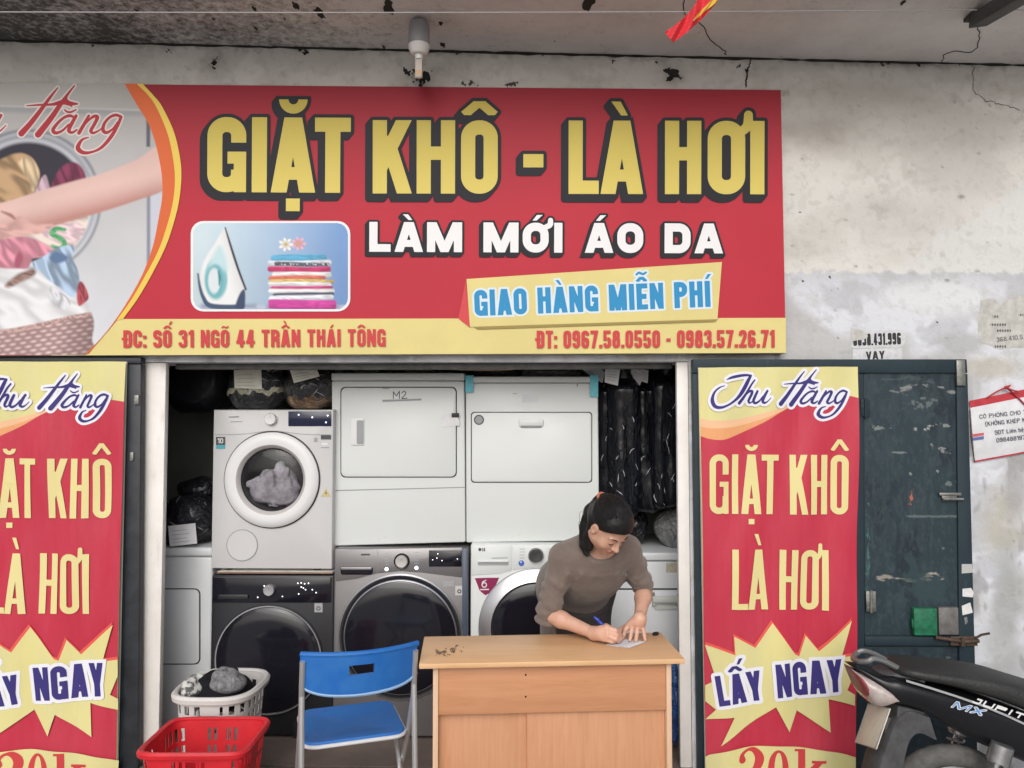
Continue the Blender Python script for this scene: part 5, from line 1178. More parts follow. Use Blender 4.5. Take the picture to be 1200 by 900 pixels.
# ---- white washer partly behind the woman
t_ = machine('washing_machine', 551, 705, 637, 872, 'white front loader with silver door ring and maroon sticker, behind the woman', group='front loading washing machines')
A, B = P(551.5, 637.5, yF), P(704, 873, yF)
mb = MB(); mb.box(A.x, B.x, yF, yF + .6, zb, A.z, .012, 3); mb.build('body', ENA, t_)
mb = MB(); mb.prism([P(u, v, yF) for u, v in ((552.5, 639), (600, 638.6), (600, 668), (585, 672), (552.5, 674))], (0, -.004, 0), .0015); dw = mb.build('detergent_drawer', ENA, t_)
mb = MB(); slab(mb, 560, 596, 657, 662.5, yF - .004, .0015, 1, 0, 1); slab(mb, 560, 596, 656.5, 658.8, yF - .0052, .008, 1, .0015, 0); mb.build('drawer_handle', [ENA, GPRINT], dw)
mb = MB(); mb.prism([P(u, v, yF) for u, v in ((601, 638.6), (703, 637.8), (703, 674), (670, 668), (629, 664.5), (601, 667.5))], (0, -.004, 0), .0015); mb.build('control_panel', ENA, t_)
dial('dial', 628, 651, 7.6, mat('dial_dark', (.08, .08, .085), .25, .5), t_, yF - .004, .024, SATIN, 1.2)
fl = Flat(yF - .0055, .0003); textline(fl, 'LG', 565, 568.5, 646, 646, 4, .8, DPRINT, h=.12); fl.circle(DPRINT, (562.3, 644), 1.9, 12)
fl.circle(mat('sticker_blue', (.05, .12, .45), .4), (611, 660), 3.4, 20).up(); fl.circle(WPLA, (610.5, 658.7), 1, 10)
for i in range(4): fl.poly(GPRINT, [(609, 643 + i * 3.5), (615, 643 + i * 3.5), (615, 643.6 + i * 3.5), (609, 643.6 + i * 3.5)])
for i in range(3): fl.poly(GPRINT, [(642, 643 + i * 3.5), (648, 643 + i * 3.5), (648, 643.6 + i * 3.5), (642, 643.6 + i * 3.5)])
fl.poly(GPRINT, [(576, 653.6), (595, 653), (595, 654), (576, 654.6)]); fl.build('panel_print', t_)
porthole(t_, 629, 735, 67, yF, ([(67.5, 0), (67.5, .008), (66, .014), (53, .030), (51.5, .024), (50, .022)], [ENA, SEAMG, SATIN, RUBBER], [1, 2, 2, 3, 3]), 50.5, GLBK)
fl = Flat(yF - .0012, .0003); fl.poly(mat('sticker_maroon', (.23, .012, .075), .35), sp([(557, 679), (558, 677.5), (583, 677), (584.3, 678.5), (578, 691), (570, 697), (568, 697), (562, 692)])).up()
X, Y = grid(560, 675, 582, 700, .2); fl.sdf(WPLA, np.minimum(np.maximum(np.abs(np.hypot(X - 567.5, Y - 685.5) - 2.6) - .6, 0 * X - 1), d_brush(X, Y, [(569.5, 680, .5), (566, 682, .8), (565, 685, .7)], 3)), 560, 675, .2); fl.poly(WPLA, [(562.5, 690.3), (573, 690), (573, 691.3), (562.5, 691.6)]); fl.build('sticker', t_)

# ---- old white dryer at the left, behind the jamb
yG = .33
t_ = machine('tumble_dryer', 95, 248, 641, 846, 'old white dryer half hidden by the left door jamb', 'dryer', 'tumble dryers', yG)
A, B = P(95, 652, yG), P(245.5, 870, yG)
mb = MB(); mb.box(A.x, B.x, yG, yG + .6, .03, A.z, .012, 3); mb.build('body', ENB, t_)
A, B = P(94, 641, yG - .01), P(249, 652.8, yG - .01); mb = MB(); mb.box(A.x, B.x, yG - .012, yG + .6, B.z, A.z, .016, 3); mb.build('top', ENB, t_)
mb = MB(); slab(mb, 112, 235, 689.3, 778.7, yG, .0015, 7, 0, 1); slab(mb, 113.2, 233.8, 690.6, 777.3, yG - .0015, .008, 6, .003, 0); mb.build('door', [ENB, SEAM], t_)
for x_ in (-1.72, -1.3): mb = MB(); mb.lathe((x_ - .3 if x_ < -1.5 else -1.72, yG + .05, 0.001), [(.02, 0), (.02, .03)], 14, axis=(0, 0, 1), caps=True); mb.build('foot', RUBBER, t_)
# ---- old cream washer at the right, behind the woman's arm
yH = .40
t_ = machine('washing_machine', 706, 862, 650, 872, 'old pale washer with a wide door handle at the right end of the row', yf=yH)
A, B = P(708, 657, yH), P(862, 868, yH)
mb = MB(); mb.box(A.x, B.x, yH, yH + .6, .02, A.z, .012, 3); mb.build('body', ENB, t_)
A, B = P(706.5, 647.5, yH - .012), P(863, 657.5, yH - .012); mb = MB(); mb.box(A.x, B.x, yH - .014, yH + .62, B.z, A.z, .008, 3); mb.build('top', ENB, t_)
mb = MB(); slab(mb, 709, 861, 691.3, 860, yH, .010, 3, .003); dd = mb.build('door', ENB, t_)
fl = Flat(yH - .0008, .0003); fl.poly(SEAM, [(708.6, 689.3), (861, 689.3), (861, 691.2), (708.6, 691.2)]); fl.poly(mat('label_beige', (.50, .46, .36), .6, var=.3, vscale=60), [(780.5, 659.5), (795, 659.5), (795, 671), (780.5, 671)]); fl.build('seam', t_)
mb = MB()
mb.prism([P(u, v, yH - .010) for u, v in ((764, 698), (796, 698), (796, 709), (790, 706.5), (770, 706.5), (764, 710))], (0, -.02, 0), .003); slab(mb, 765, 797, 699.5, 706, yH - .030, .006, 1, .002); slab(mb, 767, 794, 709.5, 715, yH - .010, .004, 1, .002)
mb.build('handle', mat('handle_grey', (.50, .52, .49), .4), dd)
mb = MB(); slab(mb, 762.2, 767, 694, 703, yH - .010, .012, 0, .002); slab(mb, 793, 797, 696, 710, yH - .010, .012, 0, .002); mb.build('broken_latch', mat('latch_dark', (.16, .17, .15), .6), dd)
# ================================================================== small things on the facade
def bar(mb_, p, q, w_, h_, mi=0, bev=.003):
    p, q = Vector(p), Vector(q); a_ = (q - p).normalized(); r_ = a_.orthogonal() if abs(a_.z) > .99 else Vector((0, 0, 1)); s_ = a_.cross(r_).normalized(); u_ = s_.cross(a_)
    mx = Matrix((( a_.x, s_.x, u_.x, p.x), (a_.y, s_.y, u_.y, p.y), (a_.z, s_.z, u_.z, p.z), (0, 0, 0, 1)))
    return mb_.box(0, (q - p).length, -w_ / 2, w_ / 2, -h_ / 2, h_ / 2, bev, mi=mi, mx=mx)
# bulb in a bracket: the socket sits low, the grey bulb points up
lp = thing('wall_lamp', P(491, 96, 0), 'grey bulb in a white socket standing on a bracket above the signboard', 'lamp')
yl = -.30; kk = px2m(yl); cz = lambda v: P(491, v, yl).z; cx = P(491, 60, yl).x
mb = MB(); mb.lathe((cx, yl, 0), [(.0005, cz(25.5)), (9 * kk, cz(25.5)), (11.3 * kk, cz(27)), (12.2 * kk, cz(30)), (12.7 * kk, cz(53))], 32, axis=(0, 0, 1)); mb.build('bulb', mat('bulb_grey', (.23, .23, .245), .45), lp)
mb = MB(); mb.lathe((cx, yl, 0), [(12.7 * kk, cz(53.2)), (12.3 * kk, cz(58)), (9 * kk, cz(64)), (5 * kk, cz(65.5)), (4.6 * kk, cz(70)), (.0005, cz(70))], 32, axis=(0, 0, 1)); mb.build('socket', mat('bulb_white', (.62, .60, .59), .45), lp)
mb = MB(); mb.box(cx - .016, cx + .016, yl - .012, yl + .012, cz(91), cz(70), .003, mi=0); bar(mb, (cx, yl - .02, cz(91.5)), (P(490, 90, -.004).x, -.004, P(490, 91, -.004).z), .03, .014); mb.box(cx - .013, cx + .013, yl - .0135, yl - .0115, cz(91), cz(83), .001, mi=1)
mb.build('bracket', [mat('bracket_grey', (.45, .40, .36), .6), mat('bracket_wood', (.50, .32, .18), .6)], lp)
# corner of a red flag hanging into view
fgx = thing('flag', P(830, -40, -.9), 'corner of a red flag with a yellow star point hanging from above', 'flag')
def cloth_strip(edge0, edge1, y0_, amp, n=24, m=8, seed=0):
    a = spline(edge0, n); b = spline(edge1, n); N = min(len(a), len(b)); mb_ = MB(); rows = []
    for i in range(N):
        rows.append([P(a[i][0] + (b[i][0] - a[i][0]) * j / m, a[i][1] + (b[i][1] - a[i][1]) * j / m, y0_ + amp * math.sin(i * .23 + j * .9 + seed)) for j in range(m + 1)])
    mb_.ring(rows, caps=False, loop=False); return mb_, rows
mb, rows = cloth_strip([(779, 38), (800, 22), (815, 4), (832, -30), (838, -60)], [(789, 50), (812, 32), (834, 10), (862, -25), (880, -60)], -.9, .012)
fo = mb.build('cloth', mat('flag_red', (.62, .025, .035), .7, bump=.2, bscale=200), fgx)
mb, rows = cloth_strip([(812, 24), (820, 14), (832, 2), (846, -14)], [(813, 25), (824, 15), (838, 4), (856, -14)], -.918, .004); mb.build('star_point', mat('flag_yellow', (.62, .40, .05), .7), fgx)
pb = thing('beam', P(1170, 10, -.1), 'black steel beam end sticking out under the canopy at the top right', 'beam')
mb = MB(); q0, q1 = on_soffit(1143, 19), P(1215, -25, -1.0); ax = (q1 - q0).normalized(); up = Vector((0, 0, 1)); sd = ax.cross(up).normalized(); up = sd.cross(ax)
e0 = on_soffit(1146, 16) - Vector((0, 0, .028)); e1 = P(1225, -24, -1.15)
bar(mb, e0, e1, .07, .055); mb.build('arm', mat('beam_black', (.02, .02, .022), .6, var=.4, vscale=20), pb)
mb = MB(); c_ = on_soffit(1144, 18) - Vector((0, 0, .012)); bar(mb, c_ + Vector((0, .02, 0)), c_ + Vector((0, -.06, 0)), .09, .018); mb.build('wall_plate', mat('beam_black', (.02, .02, .022)), pb)
mb = MB(); q = []
for i in range(25):
    u = -20 + i * 52; d_ = ray(u, 14 - i * .12 + 2.0 * math.sin(i / 24 * math.pi)); y_ = -.55; q.append(_C + d_ * ((y_ - CAM_Y) / d_.y))
mb.tube(q, .0028, 6); tag(mb.build('cable', mat('cable_grey', (.33, .32, .33), .5), base=q[12]), 'thin grey cable strung across below the concrete canopy', 'cable')

# stuck paper advertisements on the plaster
PAP = mat('ad_paper', (.61, .615, .64), .8, var=.2, vscale=40); PAPG = mat('ad_paper_old', (.54, .53, .50), .85, var=.3, vscale=20)
ADK = mat('ad_black', (.035, .033, .035), .8, var=.5, vscale=90)
st_ = thing('wall_advert', P(1030, 420, 0), 'torn white paper with a loan phone number pasted above the green door', 'advert')
fl = Flat(-.0036, .0004)
fl.poly(PAP, sp([(1013, 390), (1030, 388.5), (1057.5, 387), (1058, 405.5), (1030, 407), (1000, 408), (999, 402), (1008, 396)])).up()
textline(fl, '0838.431.996', 1000, 1056, 405.5, 403.6, 14, 2.3, ADK, h=.2)
fl.poly(PAPG, sp([(997, 384), (1012, 388), (1017, 394), (1012, 398), (1006, 398.5), (998, 400)])).up()
fl.build('number_sheet', st_)
fl = Flat(-.0036, .0004); fl.poly(PAP, [(999, 409), (1057, 407.5), (1057.5, 432), (1000, 432)]).up(); textline(fl, 'VAY', 1015, 1037, 421.5, 420.5, 9.5, 2.2, ADK, h=.2); fl.build('loan_sheet', st_)
st_ = thing('wall_advert', P(1175, 410, 0), 'faded weathered paper with grey print pasted above the hanging notice', 'advert')
fl = Flat(-.0036, .0004); fl.poly(PAPG, sp([(1149, 352), (1165, 350), (1172, 358), (1185, 349), (1225, 348), (1226, 405), (1190, 407), (1170, 409), (1160, 404), (1148, 400), (1146, 378)])).up()
GP2 = mat('faded_print', (.20, .20, .20), .85, var=.6, vscale=70)
textline(fl, '368.410.5', 1168, 1199, 401, 397.5, 5.5, 1.0, GP2, h=.15)
for (u, v, w_) in ((1164, 371, 6), (1194, 369, 5), (1161, 380.5, 18), (1168, 387.5, 16), (1166, 406, 14)):
    X, Y = grid(u - 1, v - 2.5, u + w_ + 1, v + 2.5, .25); D = d_box(X, Y, u, v - 1, u + w_, v + 1) + .9 * np.sin(X * 2.1) ; fl.sdf(GP2, D, u - 1, v - 2.5, .25)
fl.build('sheet', st_)
# notice hung from a red cord
nt_ = thing('notice', P(1180, 545, 0), 'white room rental notice with red top strip hanging by a red cord', 'notice')
ynt = -.012; WN = mat('notice_white', (.66, .66, .69), .6, var=.15, vscale=15); RN = mat('notice_red', (.50, .03, .045), .5, var=.3, vscale=30)
mb = MB(); mb.prism([P(u, v, ynt) for u, v in ((1136.5, 470), (1260, 444), (1262, 519), (1142.5, 541))], (0, .006, 0), .001); mb.build('board', [WN], nt_)
fl = Flat(ynt - .0008, .0004)
fl.poly(RN, [(1136, 469.8), (1260, 443.8), (1260.3, 453), (1137, 478)]).up(); fl.poly(RN, [(1141.5, 540), (1262, 518), (1262, 519.5), (1142, 541.8)]); fl.up()
TX = mat('notice_text', (.09, .09, .11), .7)
def nline(txt, x0, x1, b0, cap, t):
    textline(fl, txt, x0, x1, b0, b0 - (x1 - x0) * .105, cap, t, TX, h=.2)
nline('CÓ PHÒNG CHO T', 1148, 1203, 491, 5.2, .85); nline('(KHÔNG KHÉP K', 1155, 1202, 499.5, 5.2, .85); nline('SĐT Liên hệ', 1166, 1200, 509.5, 5.2, .85); nline('0984881970', 1168, 1206, 518.5, 5.2, .85)
fl.poly(mat('notice_logo_red', (.5, .1, .1), .7), [(1139, 509), (1153, 507), (1153, 510), (1139, 512)]); fl.poly(mat('notice_logo_blue', (.1, .13, .35), .7), [(1140, 513), (1153, 511), (1153, 514.5), (1140, 516.5)])
fl.build('print', nt_)
mb = MB(); RC = mat('cord_red', (.40, .03, .04), .7)
kn = P(1179, 454, ynt - .012)
for q in (spline([P(1157, 466, ynt - .006), P(1168, 459, ynt - .008), kn], 6), spline([kn, P(1190, 463, ynt - .008), P(1203, 476, ynt - .006)], 6), spline([kn, P(1186, 457, ynt - .02), P(1193, 459, ynt - .015), P(1187, 460, ynt - .012), kn], 6), spline([kn, P(1184, 451.5, ynt - .015), P(1180, 455, ynt - .01)], 6)): mb.tube(q, .0038, 7)
mb.lathe(kn, [(.0005, -.01), (.008, -.004), (.009, .004), (.0005, .011)], 12); mb.build('cord', RC, nt_)
mb = MB(); q = spline([P(1136.5, 480, ynt - .004), P(1138, 512, ynt - .006), P(1141, 535, ynt - .008), P(1142, 541, ynt - .004)], 6); mb.tube(q, .0028, 6); mb.build('edge_cord', mat('cord_dark', (.06, .03, .035), .7), nt_)

# ================================================================== wrapped laundry
def wrap_mat(name, c1, c2, rough=.24, sc=5, bs=7, bump=.8, stretch=(1, 1, 1), coat=.35, cw=.10, w2=.45, spec=.35):
    k = node_mat(name, rough); n = k.noise(sc, 3, .5, dist=1.0, stretch=stretch); k.color(k.mix(k.ramp(n, .46, .60), c1, c2)); k.b.inputs['Specular IOR Level'].default_value = spec
    r1 = k.math('ABSOLUTE', k.math('SUBTRACT', k.noise(bs, 2, .5, dist=1.6, stretch=stretch), .5), 0); r2 = k.math('ABSOLUTE', k.math('SUBTRACT', k.noise(bs * 2.6, 2, .5, dist=2.2, stretch=stretch), .5), 0)
    k.bump(k.math('ADD', k.ramp(r1, 0, cw, 1, 0), k.math('MULTIPLY', k.ramp(r2, 0, cw * .8, 1, 0), w2)), bump, .016); k.b.inputs['Coat Weight'].default_value = coat; k.b.inputs['Coat Roughness'].default_value = .10
    return k.m
WBLK = wrap_mat('wrapped_black', (.010, .010, .014), (.022, .023, .030)); WGRY = wrap_mat('wrapped_grey', (.022, .024, .028), (.065, .068, .07), bump=.6); WTAN = wrap_mat('wrapped_tan', (.030, .031, .034), (.060, .058, .056), sc=4, bump=.6); WOLV = wrap_mat('wrapped_olive', (.09, .10, .05), (.34, .33, .20)); WCLR = wrap_mat('wrapped_clear', (.22, .225, .225), (.36, .36, .35)); WTN2 = wrap_mat('wrapped_sand', (.16, .10, .06), (.42, .27, .16))
PAPER = mat('paper', (.72, .72, .74), .8); PAPW = mat('paper_warm', (.62, .61, .52), .8, var=.15, vscale=25)
SCRIB = mat('ink_grey', (.33, .33, .36), .8)
FILM_GLINT = mat('film_highlight', (.50, .51, .53), .22, spec=.6)  # pale colour standing in for highlights on the crinkled film
from mathutils.bvhtree import BVHTree
def film_glints(o_, par, seed, n_, L_, vert=.5):
    """bright puckered edges of the clear film, lying on the body's street side"""
    me = o_.data; org = ORIGIN[o_.name]; vs_ = [v.co + org for v in me.vertices]; bv = BVHTree.FromPolygons(vs_, [tuple(p.vertices) for p in me.polygons]); q_ = np.random.default_rng(seed + 500)
    xs = [v.x for v in vs_]; zs = [v.z for v in vs_]; x0, x1, z0, z1 = min(xs), max(xs), min(zs), max(zs); m_ = MB()
    for _ in range(n_):
        x_, z_ = q_.uniform(x0 + .02, x1 - .02), q_.uniform(z0 + .02, z1 - .03); an = math.pi / 2 + q_.normal() * (1.6 - 1.3 * vert); bend = q_.normal() * .25; pts = []; l_ = L_ * q_.uniform(.35, 1.2)
        for t_ in np.linspace(0, 1, 9):
            h_ = bv.ray_cast(Vector((x_, -3, z_)), Vector((0, 1, 0)))
            if h_[0] is None: break
            pts.append(h_[0] + Vector((0, -.0015, 0))); an += bend * .35; x_ += math.cos(an) * l_ / 9; z_ += math.sin(an) * l_ / 9
        if len(pts) > 4: m_.tube(pts, [.0004] + [q_.uniform(.0006, .0021) * math.sin(math.pi * (i_ + 1) / len(pts)) + .0003 for i_ in range(1, len(pts) - 1)] + [.0004], 5)
    if m_.v: m_.build('film_highlight', FILM_GLINT, par)
WSAND = wrap_mat('wrapped_cream', (.34, .33, .24), (.55, .53, .42), sc=9, bump=.5)
def bag(label, u0, u1, v0, v1, y, m, dep=.30, seed=1, tags=(), sq=.8, name='clothes_bag', nz=.007, extra=None, h=.011, cat='clothes bag', group='plastic wrapped laundry bundles', bands=()):
    a_, b_ = P(u0, v0, y), P(u1, v1, y); c_ = Vector(((a_.x + b_.x) / 2, y + dep / 2, (a_.z + b_.z) / 2)); hx, hz = (b_.x - a_.x) / 2, (a_.z - b_.z) / 2
    h = .006 if bands else h; t_ = thing(name, (c_.x, c_.y, b_.z), label, cat, group) if tags else None; f_ = Field((c_.x - hx - .05, y - .05, b_.z - .02), (c_.x + hx + .05, y + dep + .05, a_.z + .05), h)
    r_ = min(hx, hz, dep / 2)
    for sx_ in (-1, 1):
        for dy in (.3, .7):
            f_.cone((c_.x + sx_ * (hx - r_ * .9), y + dep * dy, c_.z - hz * .15 * sx_ * (seed % 3 - 1)), (c_.x, y + dep * dy, c_.z), r_ * .9, r_ * 1.0, .05)
    f_.ball((c_.x, c_.y, c_.z), (hx * 1.0, dep * .5, hz * 1.0), .04)
    if extra: extra(f_, c_, hx, hz)
    f_.noise(nz, 30, seed).half((0, 0, b_.z + .001), (0, 0, -1)); 
    zb_ = [(P(0, a1, y).z, P(0, a0, y).z) for a0, a1, _ in bands]
    def pick(c):
        r_ = np.zeros(len(c), int); wz = .010 * np.sin(c[:, 0] * 60 + seed) + .006 * np.sin(c[:, 0] * 140)
        for i_, (z0, z1) in enumerate(zb_): r_[(c[:, 2] + wz > z0) & (c[:, 2] + wz < z1)] = i_ + 1
        return r_
    
    o_ = f_.build('wrapping' if tags else name, [m] + [q[2] for q in bands], t_, relax=1, pick=pick if bands else None, base=(c_.x, c_.y, b_.z))
    if not tags: tag(o_, label, cat, group); t_ = o_
    else: film_glints(o_, t_, seed, 9, .06)
    for i, (q, mm) in enumerate(tags):
        fl_ = Flat(y - .05, .0005); fl_.poly(mm, q).up(2)
        q = [Vector((*p, 0)) for p in q]
        for s_ in (.25, .45, .65, .82):
            A_, B_ = q[0].lerp(q[3], s_), q[1].lerp(q[2], s_); A_, B_ = A_.lerp(B_, .12), A_.lerp(B_, .85 - .2 * ((seed + int(s_ * 9)) % 3) / 2); fl_.poly(SCRIB, [(A_.x, A_.y), (B_.x, B_.y), (B_.x, B_.y + .6), (A_.x, A_.y + .6)])
        fl_.build('paper_slip', t_)
    return t_
bag('dark clothes bundle with cream lace and a big paper slip, on the white front loader', 261, 327, 426, 479, .34, WGRY, .30, 3, [([(274, 434), (306, 432.5), (307, 456), (275, 455)], PAPW)], bands=((420, 433, WSAND), (455, 461, WSAND)))
bag('dark bundle with a tan base and a tilted paper slip, beside the M2 dryer', 328, 388, 428, 479, .34, WTAN, .30, 4, [([(338.5, 430), (370, 428.5), (374.5, 441), (344.5, 449)], PAPW)], bands=((466, 482, WTN2),))
bag('flat olive plastic bundle squeezed on top of the M2 dryer', 386, 446, 424, 437.5, .40, WOLV, .34, 5, nz=.006, h=.008)
bag('flat tan bundle on the M2 dryer beside the olive one', 446, 505, 426, 437.5, .42, WTN2, .34, 6, nz=.006, h=.008)
bag('flat clear bundle with dark cloth on top of the taped dryer', 552, 606, 429, 441.5, .40, WGRY, .34, 7, nz=.006, h=.008)
bag('flat white bundle on the taped dryer near the hanging garments', 612, 680, 430, 441.5, .46, WCLR, .30, 8, nz=.006, h=.008)
bag('black plastic bag with white slip on the old white dryer', 178, 247, 583, 641.5, .36, WBLK, .34, 9, [([(197, 616.5), (229, 613), (231, 637), (199, 640.5)], PAPER)])
bag('small dark plastic bag lying on the black bag at the left', 203, 247, 564, 586, .46, WBLK, .22, 10, nz=.008, h=.009)
tb = bag('big black bag bulging under the ceiling in the dark left corner', 185, 268, 412, 484, .55, mat('black_bag', (.010, .011, .016), .45, bump=.6, bscale=12), .34, 12)
bag('dark cap shaped plastic bundle on the old pale washer', 733, 758, 588, 647, .60, WBLK, .16, 13, nz=.008, h=.008)
bag('grey translucent plastic bag at the right door jamb', 776, 812, 594, 648, .50, WCLR, .2, 14, nz=.01, h=.009)
bag('blue plastic bag standing behind the desk at the right door jamb', 783, 802, 778, 880, .12, wrap_mat('wrapped_blue', (.03, .10, .32), (.08, .20, .45)), .10, 15, nz=.006, h=.009)
# clothes rail and the black garments in clear film
rl = P(745, 429, .62)
mb = MB(); mb.tube([Vector((-2.6, .62, rl.z + .05)), Vector((1.87, .62, rl.z + .05))], .011, 12); tag(mb.build('clothes_rail', STEEL, base=(-.3, .62, rl.z)), 'steel clothes rail running across the shop just under the lintel', 'rail')
mb = MB(); q = spline([P(508, 431, .36), P(560, 433.5, .36), P(600, 432.5, .36), P(640, 426, .36)], 8); mb.tube(q, [.006 - .0015 * i / len(q) for i in range(len(q))], 8); tag(mb.build('bamboo_stick', mat('bamboo', (.42, .30, .17), .5, var=.3, vscale=30), base=q[0]), 'thin tan stick lying over the tops of the two dryers', 'stick')
FILM = wrap_mat('film_black', (.006, .007, .011), (.012, .013, .019), .30, 4, 3.2, 1.0, (2.2, 2.2, .9), .55, .045, .3, .12)
def garment(label, uc, w_, v0, v1, y, seed, slips):
    top, bot = P(uc, v0, y), P(uc, v1, y); hw = w_ / 2 * (y - CAM_Y) / F
    t_ = thing('hanging_garment', (top.x, y, bot.z), label, 'garment', 'garments hanging in clear film')
    f_ = Field((top.x - hw - .06, y - .10, bot.z - .05), (top.x + hw + .06, y + .14, top.z + .06), .009)
    f_.chain([(top.x, y, top.z - .01), (top.x - hw * .75, y + .02, top.z - .10)], [.03, .045], .03); f_.chain([(top.x, y, top.z - .01), (top.x + hw * .75, y + .02, top.z - .10)], [.03, .045], .03)
    for k_ in range(5):
        xx = top.x + hw * (-.8 + .4 * k_); f_.cone((xx * .9 + top.x * .1, y + .02 * math.sin(k_ * 2 + seed), top.z - .12), (xx, y + .03 * math.sin(k_ * 2.6 + seed), bot.z + .03 + .02 * math.sin(k_ * 3 + seed)), .045, .040, .03)
    f_.noise(.0022, 20, seed); co_ = f_.build('cloth', FILM, t_); film_glints(co_, t_, seed, 15, .045, .88)
    mb_ = MB(); hk = Vector((top.x, .62, rl.z + .06)); a_ = Vector((top.x, y, top.z)); mb_.tube(spline([a_, Vector((top.x, (y + .62) / 2, (top.z + rl.z + .05) / 2)), hk + Vector((0, .012, 0)), hk + Vector((0, .012, -.02))], 5), .003, 6); mb_.build('hanger_hook', STEEL, t_)
    for i, q in enumerate(slips):
        fl_ = Flat(y - .085 - .006 * i, .0005); fl_.poly(PAPER, q).up(2); q = [Vector((*p, 0)) for p in q]
        for s_ in (.25, .42, .58, .75):
            A_, B_ = q[0].lerp(q[3], s_), q[1].lerp(q[2], s_); A_, B_ = A_.lerp(B_, .15), A_.lerp(B_, .8); fl_.poly(SCRIB, [(A_.x, A_.y), (B_.x, B_.y), (B_.x, B_.y + .5), (A_.x, A_.y + .5)])
        fl_.build('paper_slip', t_)
garment('black garment in film next to the taped dryer, with two leaning slips', 709, 25, 436, 604, .53, 1, [[(683, 434), (695, 426), (709, 436), (706, 449)]])
garment('second black garment in film from the dryer, with one white slip', 731, 25, 432, 601, .43, 2, [[(709.5, 429), (727, 431.5), (724, 452), (708.5, 448)]])
garment('third black garment in film from the dryer, with a diamond shaped slip', 757, 27, 434, 596, .50, 3, [[(741, 430), (757, 437), (748, 455), (735, 446)], [(750, 432), (760, 434), (759, 449), (752, 447)]])
garment('last black garment in film beside the right door jamb', 782, 27, 428, 590, .42, 4, [])

# ================================================================== desk
ZD = .735
FLc, FRc, BRc, BLc = G(491, 778, ZD), G(802, 771, ZD), G(772, 741, ZD), G(495, 745, ZD)
ex = ((FRc - FLc) + (BRc - BLc)); ex.z = 0; ex.normalize(); ey = Vector((-ex.y, ex.x, 0)); Wd = (FRc - FLc).length; Dd = (((BLc - FLc).dot(ey)) + ((BRc - FRc).dot(ey))) / 2
MD = Matrix(((ex.x, ey.x, 0, FLc.x), (ex.y, ey.y, 0, FLc.y), (0, 0, 1, 0), (0, 0, 0, 1)))
def wood(name, c1, c2, c3, vert=False):
    k = node_mat(name, .42); s_ = (1.2, 1.2, 9) if not vert else (9, 9, 1.2); s_ = (1.0, 6, 14) if not vert else (16, 6, 1.0)
    n = k.noise(3.2, 7, .62, stretch=s_, dist=.8); n2 = k.noise(1.5, 4, .5); c = k.mix(k.ramp(n, .35, .68), c1, c2); c = k.mix(k.ramp(n2, .45, .7, 0, .45), c, c3); sc_ = k.noise(26, 5, .75, stretch=(.5, 3, 5), dist=.5); c = k.mix(k.ramp(sc_, .70, .78, 0, .45), c, tuple(q * .55 for q in c2)); c = k.mix(k.ramp(k.noise(7, 6, .7), .66, .80, 0, .35), c, tuple(q * .6 for q in c2)); k.color(c); k.bump(k.noise(60, 4, .6, stretch=s_), .06, .003); k.b.inputs['Specular IOR Level'].default_value = .35; return k.m
WOODT = wood('desk_top_wood', (.68, .42, .225), (.60, .35, .175), (.72, .48, .29)); WOODF = wood('desk_board_wood', (.54, .265, .140), (.465, .215, .105), (.57, .30, .17)); WOODV = wood('desk_panel_wood', (.555, .287, .158), (.475, .23, .12), (.585, .325, .19), True); WOODE = wood('desk_edge_wood', (.66, .45, .30), (.58, .38, .24), (.62, .42, .28), True)
dk = thing('desk', MD @ Vector((Wd / 2, Dd / 2, 0)), 'light brown laminate desk standing across the shop entrance', 'desk')
mb = MB(); mb.box(0, Wd, 0, Dd, ZD - .020, ZD, .004, 2, mx=MD); mb.build('desk_top', WOODT, dk)
lx0 = (P(508, 800, FLc.y + .03).x - FLc.x) / ex.x; lx1 = (P(787, 800, FRc.y + .03).x - FLc.x) / ex.x
for xa in (lx0, lx1 - .020):
    mb = MB(); mb.box(xa, xa + .020, .03, Dd - .03, .001, ZD - .0205, .0015, mx=MD); mb.build('side_panel', WOODE, dk)
zmid = G(650, 834, 0).z; pz = P(514, 838.5, FLc.y + .04).z
mb = MB(); mb.box(lx0 + .0205, lx1 - .0205, .038, .056, pz, ZD - .0205, .0015, mx=MD); mb.build('modesty_board', WOODF, dk)
xs_ = (P(619, 850, FLc.y + .08).x - FLc.x) / ex.x
mb = MB(); mb.box(lx0 + .021, xs_ + .01, .070, .084, .02, pz + .05, .001, mx=MD); mb.build('lower_board', WOODV, dk)
mb = MB(); mb.box(xs_, lx1 - .021, .0575, .069, .02, pz + .05, .001, mx=MD); mb.build('lower_board', WOODV, dk)
mb = MB()
for vz in (794, 820):
    c_ = MD @ Vector(((P(617, vz, FLc.y + .04).x - FLc.x) / ex.x, .0378, 0)); c_.z = P(617, vz, FLc.y + .04).z; mb.lathe(c_, [(.004, 0), (.003, .0008), (.0005, .0008)], 10, axis=(-ey.x, -ey.y, 0))
mb.build('screw', GRIME, dk)
class FlatTop(Flat):
    def put(s, m, uv, faces):
        if not faces: return s
        p = [tuple(G(u, v, s.y + s.k * s.lift)) for u, v in uv]; f2 = []
        for f in faces:
            a_, b_, c_ = (Vector(p[f[i]]) for i in range(3)); f2.append(f if (b_ - a_).cross(c_ - a_).z > 0 else f[::-1])
        s.mb.add(p, f2, s._mi(m)); return s
fl = FlatTop(ZD + .0005, .0003)
WEAR = mat('desk_wear', (.24, .15, .09), .8, var=.3, vscale=60)
